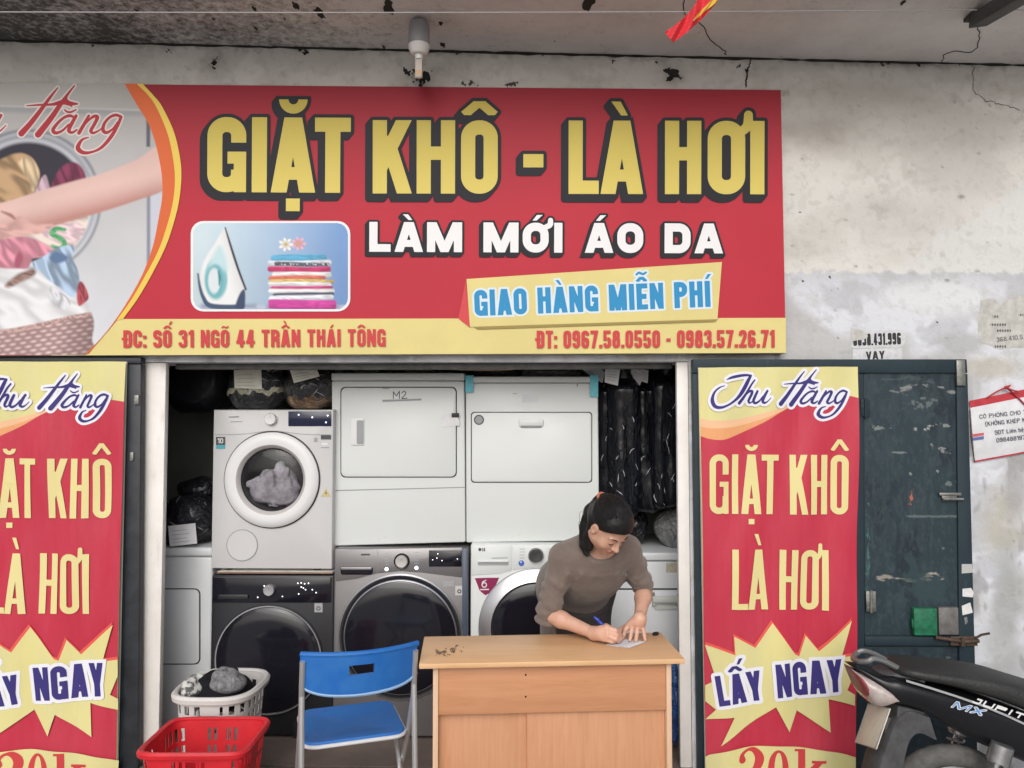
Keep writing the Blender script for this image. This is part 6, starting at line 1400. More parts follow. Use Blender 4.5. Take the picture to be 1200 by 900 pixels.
for (u, v, r, s_, asp) in ((520, 764.5, 2.6, 1, 3.2), (532, 760, 2.4, 2, 2.6), (540, 763, .8, 3, 1.6), (512, 762, 1.0, 4, 2), (526, 767, .8, 5, 2)): blot(fl, WEAR, u, v, r, s_, asp, .25)
blot(fl, GRIME2, 541, 764, .7, 6, 1, .2); fl.build('worn_patch', dk)
ck = thing('eraser', G(768, 743, ZD), 'small black lump at the back right corner of the desk', 'eraser'); mb = MB(); c_ = G(768.5, 744, ZD); mb.lathe(c_, [(.018, .0006), (.019, .006), (.014, .011), (.0005, .012)], 20, axis=(0, 0, 1), sx=.6); mb.build('lump', GLBK, ck)
nd = thing('paper_note', G(738, 753, ZD), 'white slip of paper the woman writes on at the desk', 'paper')
fl = FlatTop(ZD + .0012, .0004); fl.poly(mat('note_white', (.74, .75, .80), .8), [(709.5, 756), (727, 748), (757, 752), (737, 759.5)]).up()
for i in range(4): fl.poly(SCRIB, [(718 + i * 4, 755.3 - i * 1.3), (731 + i * 4, 757.3 - i * 1.3), (731 + i * 4, 757.7 - i * 1.3), (718 + i * 4, 755.7 - i * 1.3)])
fl.build('sheet', nd)
fl = FlatTop(ZD + .0028, .0004); fl.poly(mat('note_white', (.74, .75, .8), .8), [(737, 759.6), (757, 752), (751, 751.2), (733, 757.5)]); fl.build('folded_edge', nd)

# ================================================================== blue folding chair, back towards the street
CB = mat('chair_blue', (.008, .115, .43), .40, var=.7, vscale=9, col2=(.03, .165, .46), rvar=.3, spec=.4); CT = mat('chair_tube', (.50, .50, .51), .35, .6); CL = mat('chair_lip', (.60, .60, .62), .45)
ac = R(20); ca_, sa_ = math.cos(ac), math.sin(ac); cc = G(411, 848, .44); cc.z = 0
MC = Matrix(((ca_, -sa_, 0, cc.x), (sa_, ca_, 0, cc.y), (0, 0, 1, 0), (0, 0, 0, 1)))
ch = thing('folding_chair', cc, 'blue plastic folding chair with grey metal legs left of the desk', 'chair')
hw = .200
def cpt(x, y, z): return MC @ Vector((x, y, z))
def back_pt(s, t):      # s -1..1 across, t 0..1 bottom..top; bows towards the street in the middle
    x = s * (hw + .012); y = -.235 - .060 * (1 - s * s) - .02 * t; zt = .800 - .0 * (1 - s * s); zb_ = .662 - .012 * (1 - s * s) + .025 * abs(s) ** 6
    return x, y, zb_ + (zt - zb_) * t
mb = MB(); n, m = 28, 8; front, backp = [], []
hole = lambda i, j: 11 <= i < 17 and 4 <= j < 6
gridf = [[cpt(*back_pt(-1 + 2 * i / n, j / m)) for i in range(n + 1)] for j in range(m + 1)]
gridb = [[cpt(*(lambda q: (q[0] * .97, q[1] + .016, q[2]))(back_pt(-1 + 2 * i / n, j / m))) for i in range(n + 1)] for j in range(m + 1)]
V_ = [p for r_ in gridf for p in r_] + [p for r_ in gridb for p in r_]; NB = (n + 1) * (m + 1); Fc_ = []
fi = lambda i, j, b=0: b * NB + j * (n + 1) + i
for j in range(m):
    for i in range(n):
        if hole(i, j):
            for (di, dj, e) in ((-1, 0, ((i, j), (i, j + 1))), (1, 0, ((i + 1, j), (i + 1, j + 1))), (0, -1, ((i, j), (i + 1, j))), (0, 1, ((i, j + 1), (i + 1, j + 1)))):
                if not hole(i + di, j + dj): Fc_.append([fi(*e[0]), fi(*e[1]), fi(*e[1], 1), fi(*e[0], 1)])
            continue
        Fc_.append([fi(i, j), fi(i + 1, j), fi(i + 1, j + 1), fi(i, j + 1)]); Fc_.append([fi(i, j, 1), fi(i, j + 1, 1), fi(i + 1, j + 1, 1), fi(i + 1, j, 1)])
for i in range(n): Fc_.append([fi(i, 0), fi(i, 0, 1), fi(i + 1, 0, 1), fi(i + 1, 0)]); Fc_.append([fi(i, m), fi(i + 1, m), fi(i + 1, m, 1), fi(i, m, 1)])
for j in range(m): Fc_.append([fi(0, j), fi(0, j + 1), fi(0, j + 1, 1), fi(0, j, 1)]); Fc_.append([fi(n, j), fi(n, j, 1), fi(n, j + 1, 1), fi(n, j + 1)])
mb.add(V_, Fc_, 0, True); bo = mb.build('backrest', CB, ch)
mb = MB(); mb.tube([cpt(*back_pt(-1 + 2 * i / n, 1)) + Vector((0, .008, .002)) for i in range(n + 1)], .0105, 8); mb.tube([cpt(*back_pt(-1 + 2 * i / n, 0)) + Vector((0, .006, .002)) for i in range(n + 1)], .008, 8, mi=1); mb.build('rim', [CB, mat('chair_blue_worn', (.25, .40, .62), .5)], bo)
# seat: rounded slab with a shallow dish and a pale lip
mb = MB(); rings = []
def seat_ring(sc, z):
    r_, q = .05, []
    for cx_, cy_, a0 in ((.19 - r_, -.175 + r_, -90), (.19 - r_, .175 - r_, 0), (-.19 + r_, .175 - r_, 90), (-.19 + r_, -.175 + r_, 180)):
        for k_ in range(6): q.append((cx_ + r_ * math.cos(R(a0 + 18 * k_)), cy_ + r_ * math.sin(R(a0 + 18 * k_))))
    return [cpt(x * sc, y * sc, z) for x, y in q]
mb.ring([seat_ring(.97, .434), seat_ring(1.0, .438), seat_ring(1.0, .448), seat_ring(.985, .453), seat_ring(.72, .452), seat_ring(.64, .446), seat_ring(.1, .443)], mi=0); so = mb.build('seat', CB, ch)
mb = MB(); q = seat_ring(1.005, .437); mb.tube(q, .0075, 8, close=True); mb.build('lip', CL, so)
for sx_ in (-1, 1):
    mb = MB(); xo = sx_ * (hw + .004)
    mb.tube([cpt(xo, -.262, .780), cpt(xo, -.225, .60), cpt(xo, -.12, .42), cpt(xo, .16, .012)], .0105, 10); mb.build('front_leg', CT, ch)
    mb = MB(); xi = sx_ * (hw - .014); mb.tube([cpt(xi, .13, .432), cpt(xi, -.03, .30), cpt(xi, -.225, .012)], .0095, 10); mb.build('rear_leg', CT, ch)
    mb = MB(); mb.tube([cpt(xo, -.235, .655), cpt(xo, -.262, .35), cpt(xo, -.275, .012)], .0105, 10); mb.lathe(cpt(xo, -.275, .001), [(.014, 0), (.014, .022)], 12, axis=(0, 0, 1), caps=True, mi=1); mb.build('back_support', [CT, RUBBER], ch)
mb = MB(); mb.tube([cpt(-hw, .165, .03), cpt(hw, .165, .03)], .008, 8); mb.build('stretcher', CT, ch)

# ================================================================== laundry baskets
def basket(label, c, ax_, ay_, taper, zb_, zt, rot, m, holes, rim_r, nexp=5.0, n=96, rows=24, group=None, extra=None):
    t_ = thing('laundry_basket', c, label, 'basket', group); cr, sr = math.cos(rot), math.sin(rot)
    def pt(a_, z, inset=0):
        f = taper + (1 - taper) * (z - zb_) / (zt - zb_); ca2, sa2 = math.cos(a_), math.sin(a_)
        x = (abs(ca2) ** (2 / nexp)) * math.copysign(1, ca2) * (ax_ * f - inset); y = (abs(sa2) ** (2 / nexp)) * math.copysign(1, sa2) * (ay_ * f - inset)
        return Vector((c[0] + x * cr - y * sr, c[1] + x * sr + y * cr, z))
    # even spacing along the outline
    A_ = np.linspace(0, 2 * math.pi, 2000); pp = np.array([tuple(pt(a_, zt)) for a_ in A_]); L_ = np.concatenate([[0], np.cumsum(np.linalg.norm(np.diff(pp, axis=0), axis=1))]); ang = np.interp(np.linspace(0, L_[-1], n, endpoint=False), L_, A_)
    th = .0032; V_, Fc_ = [], []
    for ins in (0, th):
        for j in range(rows + 1):
            for a_ in ang: V_.append(pt(a_, zb_ + (zt - zb_) * j / rows, ins))
    NN = n * (rows + 1); fi = lambda i, j, b: b * NN + j * n + i % n
    H = lambda i, j: 0 <= j < rows and holes(i % n, j, n, rows)
    for j in range(rows):
        for i in range(n):
            if H(i, j):
                if not H(i - 1, j): Fc_.append([fi(i, j, 0), fi(i, j + 1, 0), fi(i, j + 1, 1), fi(i, j, 1)])
                if not H(i + 1, j): Fc_.append([fi(i + 1, j, 0), fi(i + 1, j, 1), fi(i + 1, j + 1, 1), fi(i + 1, j + 1, 0)])
                if not H(i, j - 1): Fc_.append([fi(i, j, 0), fi(i, j, 1), fi(i + 1, j, 1), fi(i + 1, j, 0)])
                if not H(i, j + 1): Fc_.append([fi(i, j + 1, 0), fi(i + 1, j + 1, 0), fi(i + 1, j + 1, 1), fi(i, j + 1, 1)])
                continue
            Fc_.append([fi(i, j, 0), fi(i + 1, j, 0), fi(i + 1, j + 1, 0), fi(i, j + 1, 0)]); Fc_.append([fi(i, j, 1), fi(i, j + 1, 1), fi(i + 1, j + 1, 1), fi(i + 1, j, 1)])
    for i in range(n): Fc_.append([fi(i, rows, 0), fi(i + 1, rows, 0), fi(i + 1, rows, 1), fi(i, rows, 1)])
    for b_ in (0, 1): Fc_.append([fi(i, 0, b_) for i in range(n)][::(-1 if b_ == 0 else 1)])
    mb_ = MB(); mb_.add(V_, Fc_, 0, True); mb_.build('body', m, t_, sharp=40)
    mb_ = MB(); rg = []
    for dr_, dz in ((-.004, -.006), (rim_r * .9, -rim_r * 1.1), (rim_r * 1.05, -rim_r * .2), (rim_r * .6, rim_r * .35), (0, rim_r * .3), (-.005, 0)):
        rg.append([pt(a_, zt, -dr_) + Vector((0, 0, dz)) for a_ in ang])
    mb_.ring(rg, close=True, caps=False); mb_.build('rim', m, t_); return t_, pt
BR = mat('basket_red', (.62, .018, .028), .38, var=.2, vscale=8); BW = mat('basket_white', (.62, .60, .58), .42, var=.15, vscale=6)
def red_holes(i, j, n, rows):
    g = i % 16; col_ = g >= 3 and g < 13 and g % 2 == 1
    return col_ and (5 <= j <= 10 or 12 <= j <= 17 or 19 <= j <= 21) and not (j >= 19 and False)
rc = Vector((-1.262, -.655, 0.0))
basket('empty red plastic laundry basket in front of the white basket', (rc.x, rc.y, 0), .196, .165, .80, .002, .405, R(2), BR, lambda i, j, n, r_: red_holes(i, j, n, r_) , .016, 7.0)
wc = Vector((-1.375, -.22, 0.0))
def white_holes(i, j, n, rows):
    return (j in (20, 21, 17, 18, 14, 15, 11, 12, 8, 9) and i % 4 in (0, 1) and not (70 <= i <= 76)) or (16 <= j <= 19 and 69 <= i <= 75)
basket('white plastic laundry basket holding dark clothes, behind the red basket', (wc.x, wc.y, 0), .166, .185, .80, .002, .455, R(0), BW, white_holes, .020, 3.2, group=None)
def heap(label, pts, m, h=.009, nz=.008, seed=1, name='garment', cat='garment', group='clothes in the white basket'):
    cs_ = np.array([p[0] for p in pts]); lo = cs_.min(0) - .2; hi = cs_.max(0) + .2
    t_f = Field(lo, hi, h)
    for c_, r_ in pts: t_f.ball(c_, r_, .035)
    t_f.noise(nz, 26, seed); o = t_f.build(name, m, base=(float(cs_[:, 0].mean()), float(cs_[:, 1].mean()), float(cs_[:, 2].min()))); return tag(o, label, cat, group)
def ridge(f_, pts, r_, k_=.01): f_.chain([Vector(p) for p in spline(pts, 5)], [r_ * (.4 + .6 * math.sin(math.pi * (i_ + .5) / (len(pts) * 5 - 4))) for i_ in range(len(pts) * 5 - 4)], k_)
def cloth_heap(label, c, rx, ry, rz, m, seed, h=.006, nr=16):
    f_ = Field((c[0] - rx - .05, c[1] - ry - .05, c[2] - rz - .04), (c[0] + rx + .05, c[1] + ry + .05, c[2] + rz + .05), h); f_.ball(c, (rx * .86, ry * .86, rz * .8), 0); q_ = np.random.default_rng(seed)
    for _ in range(nr):
        a0, a1 = q_.uniform(0, 6.28), q_.uniform(0, 6.28); e0, e1 = q_.uniform(.1, .8), q_.uniform(.1, .95); pp = []
        for t_ in (0, .33, .66, 1): a_ = a0 + (a1 - a0) * t_ * .5; e_ = e0 + (e1 - e0) * t_; pp.append((c[0] + math.cos(a_) * rx * .88 * e_, c[1] + math.sin(a_) * ry * .88 * e_, c[2] + rz * .78 * math.sqrt(max(0, 1 - e_ * e_)) + q_.normal() * .004))
        ridge(f_, pp, q_.uniform(.010, .018))
    f_.noise(.0025, 70, seed); o_ = f_.build('garment', m, base=(c[0], c[1], c[2] - rz)); return tag(o_, label, 'garment', 'clothes in the white basket')
cloth_heap('black garment heaped in the white laundry basket', (wc.x + .0, wc.y + .01, .415), .152, .168, .095, mat('black_cloth', (.010, .010, .013), .95, bump=.4, bscale=60, spec=.2), 21)
cloth_heap('grey ribbed garment on top of the clothes in the white basket', (wc.x + .050, wc.y - .06, .478), .092, .080, .055, mat('grey_knit', (.25, .25, .26), .95, var=.6, vscale=45, bump=.8, bscale=110), 22, .0055, 12)
cloth_heap('white and black patterned cloth at the left of the white basket', (wc.x - .100, wc.y - .06, .455), .058, .095, .04, mat('patterned_cloth', (.52, .52, .50), .9, var=.9, vscale=28, col2=(.05, .05, .05), lo=.48, hi=.54), 23, .0055, 9)
# ================================================================== the woman leaning over the desk
k = node_mat('skin', .48); n_ = k.noise(40, 4); k.color(k.mix(k.ramp(n_, .35, .7), (.60, .36, .265), (.54, .30, .215))); k.b.inputs['Subsurface Weight'].default_value = .12; k.b.inputs['Subsurface Radius'].default_value = (.02, .008, .005); k.b.inputs['Subsurface Scale'].default_value = .25; k.bump(k.noise(140, 3), .08, .003); SKIN = k.m
LIP = mat('lip', (.42, .13, .115), .4); HAIRM = None
k = node_mat('hair', .42); n_ = k.noise(9, 6, .6, stretch=(14, 14, 2.2), dist=.4); k.color(k.mix(k.ramp(n_, .3, .7), (.005, .0045, .005), (.012, .010, .011))); k.b.inputs['Specular IOR Level'].default_value = .32; k.bump(n_, .4, .006); HAIRM = k.m
k = node_mat('sweater_knit', .92); n_ = k.noise(6, 5); n2 = k.noise(220, 2); k.color(k.mix(k.ramp(n_, .3, .7), (.185, .143, .122), (.145, .112, .096))); k.bump(k.math('ADD', n2, k.math('MULTIPLY', k.noise(11, 4, .6, dist=1.2), 2.2)), .45, .012); k.b.inputs['Sheen Weight'].default_value = .25; KNIT = k.m
APRON = mat('apron_cloth', (.050, .043, .043), .9, var=.25, vscale=8, bump=.4, bscale=14)
TROUS = mat('trousers', (.03, .03, .036), .9, bump=.3, bscale=20); SHOE = mat('shoe', (.05, .045, .045), .6)
wm = thing('person', (.23, .0, 0), 'woman in a brown knit top with tied black hair leaning over the desk to write', 'person')
V3 = Vector
SX = -.068
VA = lambda t: Vector((t[0] + SX, t[1], t[2]))
pel = VA((.285, -.03, .85)); ch_ = VA((.355, -.345, 1.035)); ax = (ch_ - pel).normalized(); sd = V3((1, .10, .0)); sd = (sd - ax * sd.dot(ax)).normalized(); fr = ax.cross(sd)
MT = Matrix((sd, fr, ax)).transposed()
rsh, lsh = VA((.214, -.405, 1.058)), VA((.490, -.40, 1.092))
rel, lel = VA((.150, -.375, .812)), VA((.578, -.275, .895))
rwr, lwr = VA((.338, -.512, .768)), VA((.526, -.490, .822))
nb = VA((.362, -.43, 1.115)); hc = VA((.394, -.575, 1.216)); HS = .93
f0 = V3((.44, -.55, -.90)).normalized(); u0 = (V3((0, 0, 1)) - f0 * f0.z).normalized(); rollm = Matrix.Rotation(R(6), 3, f0); u0 = rollm @ u0; l0 = u0.cross(f0)
MH = Matrix((f0, l0, u0)).transposed()
H = lambda x, y, z: hc + (f0 * x + l0 * y + u0 * z) * HS
fb = Field((-.01, -.82, .725), (.63, .10, 1.36), .0036)
# trunk inside the clothes
fb.ball(pel, (.135, .10, .11), .0, rot=MT).ball(pel + ax * .2, (.115, .085, .14), .08, rot=MT).ball(ch_, (.135, .095, .13), .08, rot=MT)
fb.cone(rsh, lsh, .045, .045, .06)
# arms
for sh, el, wr in ((rsh, rel, rwr), (lsh, lel, lwr)):
    fb.cone(sh, el, .040, .0325, .04); m_ = el.lerp(wr, .3); fb.cone(el, m_, .0325, .0335, .02); fb.cone(m_, wr, .0335, .0225, .02)
class HeadField:
    """head shapes written at full size, scaled with the head"""
    def __init__(s, f): s.f = f
    def ball(s, c, r, k=0.0, op='add', rot=None): s.f.ball(c, tuple(np.array(r if hasattr(r, '__len__') else (r,) * 3) * HS), k * HS, op, rot); return s
    def cone(s, a, b, r0, r1, k=0.0, op='add'): s.f.cone(a, b, r0 * HS, r1 * HS, k * HS, op); return s
    def chain(s, p, r, k=0.0, op='add'): s.f.chain(p, [q * HS for q in r], k * HS, op); return s
fH = HeadField(fb)
# neck and head
fH.cone(nb - (hc - nb) * .3, H(-.03, 0, -.05), .054, .050, .03)
fH.ball(H(-.016, 0, .034), (.094, .074, .086), .03, rot=MH).ball(H(.026, 0, -.028), (.060, .060, .080), .04, rot=MH).ball(H(.038, 0, -.076), (.042, .044, .036), .03, rot=MH)
fH.ball(H(.071, 0, -.099), (.017, .018, .014), .02, rot=MH)
for s_ in (-1, 1):
    fH.ball(H(.055, s_ * .036, -.036), .026, .03); fH.ball(H(.0, s_ * .040, -.062), (.035, .024, .028), .03, rot=MH)
    fH.ball(H(.092, s_ * .031, .002), (.014, .017, .010), .014, 'sub', rot=MH)
    fH.ball(H(.073, s_ * .031, -.001), (.0150, .0165, .0125), .006, rot=MH)
    fH.cone(H(.082, s_ * .014, .017), H(.074, s_ * .046, .020), .007, .005, .014)
    fH.ball(H(-.002, s_ * .0745, -.012), (.019, .009, .030), .006, rot=MH); fH.ball(H(.002, s_ * .084, -.010), (.010, .006, .018), .004, 'sub', rot=MH)
fH.cone(H(.080, 0, .014), H(.104, 0, -.030), .0065, .0105, .012).ball(H(.106, 0, -.034), .0105, .008)
for s_ in (-1, 1): fH.ball(H(.093, s_ * .011, -.037), .0082, .007)
fH.ball(H(.076, 0, -.066), (.018, .024, .016), .016, rot=MH)
for zz_, r_ in ((-.0615, .0052), (-.0715, .0060)): fH.chain([H(.080, -.020, -.066), H(.0915, -.008, zz_), H(.0915, .008, zz_), H(.080, .020, -.066)], [.003, r_, r_, .003], .005)
fH.chain([H(.086, -.019, -.0665), H(.0975, 0, -.0665), H(.086, .019, -.0665)], [.0012, .0016, .0012], .003, 'sub')
# right hand round the pen
o = V3((-.020, .0, .0)); K_ = lambda *p: VA(p) + o
kn = [K_(.405, -.545, .802), K_(.409, -.556, .787), K_(.404, -.560, .772), K_(.395, -.556, .758)]
for q in kn: fb.cone(rwr, q, .0235, .0125, .012)
fb.ball((rwr + kn[1]) / 2, (.028, .018, .022), .015)
fing = [[kn[0], K_(.440, -.556, .793), K_(.459, -.536, .771), K_(.466, -.523, .753)], [kn[1], K_(.444, -.566, .777), K_(.460, -.548, .760), K_(.464, -.530, .749)], [kn[2], K_(.438, -.569, .761), K_(.451, -.553, .750), K_(.445, -.532, .746)], [kn[3], K_(.423, -.565, .750), K_(.434, -.551, .7455), K_(.426, -.534, .7445)], ]
for i, q in enumerate(fing): fb.chain(q, [.0100, .0092, .0082, .0070] if i < 3 else [.009, .008, .0072, .0064], .003)
th = [K_(.372, -.507, .782), K_(.408, -.500, .794), K_(.438, -.506, .782), K_(.459, -.517, .761)]; fb.chain(th, [.0145, .0115, .0100, .0078], .004)
# left hand flat on the paper, fingers towards the street
g = lambda u, v, z: V3(G(u, v, z))
lk = [g(735.5, 734.5, .788), g(741.5, 733.5, .792), g(747.5, 734.5, .790), g(752.5, 736.5, .783)]
lt = [g(729.5, 748, .744), g(738, 750.5, .7435), g(745, 751, .7435), g(756, 750, .7435)]
for q in lk: fb.cone(lwr, q, .0240, .0128, .012)
fb.ball((lwr + lk[1]) / 2, (.026, .026, .016), .015)
for i, (a_, b_) in enumerate(zip(lk, lt)):
    m1 = a_.lerp(b_, .42) + V3((0, -.006, .011)); m2 = a_.lerp(b_, .76) + V3((0, -.004, .004)); fb.chain([a_, m1, m2, b_], [.0100, .0090, .0080, .0070], .003)
lth = [lwr.lerp(lk[0], .35) + V3((-.018, 0, -.008)), g(728.5, 737.5, .768), g(724.5, 742.5, .752), g(724, 747, .745)]; fb.chain(lth, [.0135, .0110, .0095, .0075], .005)
lipc = np.array(H(.0915, 0, -.0665))
def pick_skin(c):
    q = (c - lipc) @ np.array(MH); return ((q[:, 0] > -.012) & (np.abs(q[:, 2]) < .0105 - .3 * np.abs(q[:, 1])) & (np.abs(q[:, 1]) < .022)).astype(int)
body = fb.build('body', [SKIN, LIP], wm, pick=pick_skin, relax=1)
# lids, lashes and brows
mb = MB()
for s_ in (-1, 1):
    mb.tube([H(.0835 - .006 * t_ * t_ * 1.2, s_ * (.031 + .0145 * t_), -.0085 + .0028 * t_ * t_) + f0 * .0035 for t_ in np.linspace(-1, 1, 9)], [.0008, .0014, .0017, .0018, .0019, .0019, .0018, .0016, .0009], 6)
mb.build('eyelash', mat('lash', (.012, .010, .010), .6), wm)
mb = MB()
for s_ in (-1, 1): mb.tube([H(.0885 - .014 * t_ ** 1.6, s_ * (.014 + .036 * t_), .0185 + .006 * math.sin(t_ * 2.4)) for t_ in np.linspace(0, 1, 9)], [.0018, .0026, .0028, .0028, .0026, .0023, .0019, .0014, .0008], 6)
mb.build('eyebrow', mat('brow', (.030, .021, .018), .8), wm)
# hair drawn back to a band, tail falling behind the ear
fh = Field((.10, -.78, 1.00), (.52, -.36, 1.40), .0036)
HeadField(fh).ball(H(-.017, 0, .036), (.1035, .084, .0965), 0, rot=MH).ball(H(.028, 0, .052), (.056, .066, .048), .03, rot=MH)
n_ = (f0 * .74 - u0 * .67).normalized(); sl, gg = fh.win(fh.lo, fh.lo + fh.n * fh.h); p0 = H(.074, 0, .060)
lat = sum((gg[i] - hc[i]) * l0[i] for i in range(3)); dpl = sum((gg[i] - p0[i]) * n_[i] for i in range(3)) + 2.2 * lat ** 2 - .004
fh.F = np.maximum(fh.F, dpl.astype(np.float32))
for s_ in (-1, 1): HeadField(fh).ball(H(.002, s_ * .082, -.014), (.024, .017, .036), .004, 'sub', rot=MH)
HeadField(fh).ball(H(-.085, 0, -.02), (.035, .055, .05), .03, rot=MH)
bnd = H(-.104, .0, .060)
tail = [bnd, bnd + V3((-.020, .026, -.018)), VA((.326, -.505, 1.265)), VA((.310, -.492, 1.195)), VA((.304, -.495, 1.125)), VA((.308, -.510, 1.088))]
fh.chain(tail, [.016, .021, .025, .027, .023, .010], .02)
fh.chain([H(-.05, -.05, -.01), VA((.322, -.52, 1.165)), VA((.322, -.525, 1.115))], [.024, .022, .012], .02)
fh.noise(.0012, 90, 5); hr = fh.build('hair', HAIRM, wm)
mb = MB(); rr_ = np.random.default_rng(77)
def on_skull(d_):      # point on the hair surface in a head direction
    x_, y_, z_ = d_; k1 = 1 / math.sqrt((x_ / .1035) ** 2 + (y_ / .084) ** 2 + (z_ / .0965) ** 2); return H(-.017 + x_ * k1 * 1.006, y_ * k1 * 1.006, .036 + z_ * k1 * 1.006)
b_ = np.array((-.87, 0, .30)); b_ /= np.linalg.norm(b_)
for i in range(170):
    an = -1.75 + 3.5 * (i + rr_.random()) / 170; st = np.array((math.cos(an) * .86 + .10, math.sin(an), .30 * math.cos(an) - .06 + .25 * max(0, math.cos(an)))); st /= np.linalg.norm(st)
    om = math.acos(np.clip(st.dot(b_), -1, 1)); q = []
    for t_ in np.linspace(.06, .97, 12): d_ = (math.sin((1 - t_) * om) * st + math.sin(t_ * om) * b_) / math.sin(om); q.append(on_skull(d_ + rr_.normal(size=3) * .006))
    if (V3(q[0]) - p0).dot(n_) > -.004: q = [p for p in q if (p - p0).dot(n_) < -.004]
    if len(q) > 4: mb.tube(q, [.0005] + [rr_.uniform(.0009, .0016)] * (len(q) - 2) + [.0006], 5)
for i in range(60):
    ph = rr_.uniform(0, 6.28); q = []
    for p, r_ in zip(tail, (.016, .021, .026, .028, .024, .011)): ph += rr_.normal() * .10; q.append(p + V3((math.cos(ph) * r_ * 1.0, math.sin(ph) * r_ * .9, 0)))
    mb.tube([V3(p) for p in spline(q, 4)], rr_.uniform(.0009, .0016), 5)
mb.build('hair_strand', HAIRM, wm)
mb = MB()
for i in range(6):
    rr_ = np.random.default_rng(40 + i); a_ = VA((.312 + rr_.normal() * .012, -.500, 1.25 + rr_.normal() * .03)); mb.tube(spline([a_, a_ + V3((-.014 - .008 * rr_.random(), -.008, .002)), a_ + V3((-.018, -.012, -.03)), a_ + V3((-.010, -.012, -.050 - .02 * rr_.random()))], 5), .0007, 5)
mb.build('loose_strand', HAIRM, wm)
mb = MB(); tdir = (tail[1] - tail[0]).normalized(); q_ = tdir.orthogonal().normalized(); w_ = tdir.cross(q_); cb = tail[0].lerp(tail[1], .35)
mb.tube([cb + (q_ * math.cos(t_) + w_ * math.sin(t_)) * .025 for t_ in np.linspace(0, 6.283, 20, endpoint=False)], .0062, 8, close=True); mb.build('hair_band', mat('band_orange', (.50, .14, .08), .7), wm)
# knit top with pushed up sleeves, long over the hips
fs = Field((-.02, -.62, .50), (.68, .22, 1.22), .0055)
fs.ball(pel, (.170, .124, .150), 0, rot=MT).ball(pel + ax * .19, (.136, .108, .17), .10, rot=MT).ball(ch_, (.140, .104, .165), .15, rot=MT).ball(ch_.lerp(pel, .42) + V3((0, -.012, .0)), (.132, .104, .15), .10, rot=MT)
fs.cone(rsh, lsh, .052, .050, .06); fs.cone(nb + V3((0, .02, -.03)), nb + V3((0, .01, -.02)), .075, .07, .06)
fs.cone(pel, pel + V3((-.005, .05, -.30)), .165, .155, .06, flat=((0, 1, 0), .72))
rcut = rel.lerp(rwr, -.02); lcut = lsh.lerp(lel, .86)
fs.cone(rsh, rel + (rel - rsh) * .02, .051, .045, .04); fs.cone(lsh, lcut, .049, .044, .04)
# folds round the sleeves
for a_, b_, r0_, r1_, sds in ((rsh, rel, .051, .046, 1), (lsh, lcut, .049, .045, 2)):
    rr_ = np.random.default_rng(sds); d_ = (b_ - a_).normalized(); q_ = d_.orthogonal().normalized(); w_ = d_.cross(q_)
    for j in range(7):
        t0_ = .42 + .085 * j; ph = rr_.uniform(0, 6.28); c0_ = a_.lerp(b_, t0_); R_ = (r0_ + (r1_ - r0_) * t0_) - .006
        fs.chain([c0_ + (q_ * math.cos(ph + s_) + w_ * math.sin(ph + s_)) * R_ + d_ * (.012 * math.sin(s_ * 1.5)) for s_ in np.linspace(0, 3.6, 7)], [.004, .011, .014, .014, .014, .011, .004], .010)
rr_ = np.random.default_rng(9)
for j in range(6):      # drag folds from the armpits to the waist
    a_ = ch_ + sd * (-.12 + .05 * j) + V3((0, -.11, -.04)); b_ = pel + ax * .12 + sd * (-.09 + .04 * j) + V3((.0, -.12, -.01)); fs.chain([a_, a_.lerp(b_, .5) + V3((rr_.normal() * .012, 0, -.012)), b_], [.006, .016, .006], .03)
fs.cone(nb + (hc - nb) * .0, H(-.02, 0, -.06), .062, .066, .006, 'sub'); fs.ball(nb + V3((.014, -.062, .0)), (.070, .070, .056), .01, 'sub')
sl, gg = fs.win(fs.lo, fs.lo + fs.n * fs.h)
fs.noise(.0022, 38, 8).half((0, 0, .53), (0, 0, -1))
fs.build('sweater', KNIT, wm, relax=3)
for a_, b_, r_ in ((rsh, rel + (rel - rsh) * .12, .044), (lsh, lcut + (lel - lsh) * .05, .043)):
    mb = MB(); d_ = (b_ - a_).normalized(); q_ = d_.orthogonal().normalized(); w_ = d_.cross(q_); mb.tube([b_ - d_ * .0 + (q_ * math.cos(t_) + w_ * math.sin(t_)) * (r_ - .004) for t_ in np.linspace(0, 6.283, 24, endpoint=False)], .0105, 8, close=True); mb.build('cuff', KNIT, wm)
# dark apron over the front of the skirt part
fa = Field((-.02, -.45, .40), (.53, .12, 1.02), .006)
fa.ball(pel, (.186, .136, .156), 0, rot=MT).ball(pel + ax * .12, (.165, .124, .13), .07, rot=MT); fa.cone(pel, pel + V3((-.0, .045, -.38)), .176, .170, .06, flat=((0, 1, 0), .74))
fa.half(pel + ax * .06, ax, .01); fa.half((.222 + SX, 0, .7), (-1, .25, -.1)); fa.half((0, .02, .8), (0, 1, -.1)); fa.half((0, 0, .43), (0, 0, -1)); fa.noise(.003, 22, 4); fa.build('apron', APRON, wm)
fl_ = Field((-.02, -.25, -.01), (.53, .25, .70), .008)
for s_ in (-1, 1): fl_.chain([pel + V3((s_ * .075, .03, -.18)), VA((.285 + s_ * .085, .0, .45)), VA((.285 + s_ * .09, .045, .09))], [.080, .062, .050], .03)
fl_.half((0, 0, .075), (0, 0, -1)); fl_.build('trousers', TROUS, wm)
for s_ in (-1, 1):
    fl_ = Field((.285 + SX + s_ * .09 - .07, -.20, -.01), (.285 + SX + s_ * .09 + .07, .14, .14), .006); c_ = .285 + SX + s_ * .092
    fl_.ball((c_, .045, .05), (.042, .05, .05), .03).ball((c_ + s_ * .006, -.06, .03), (.045, .085, .032), .04).half((0, 0, .002), (0, 0, -1)); fl_.build('shoe', SHOE, wm)
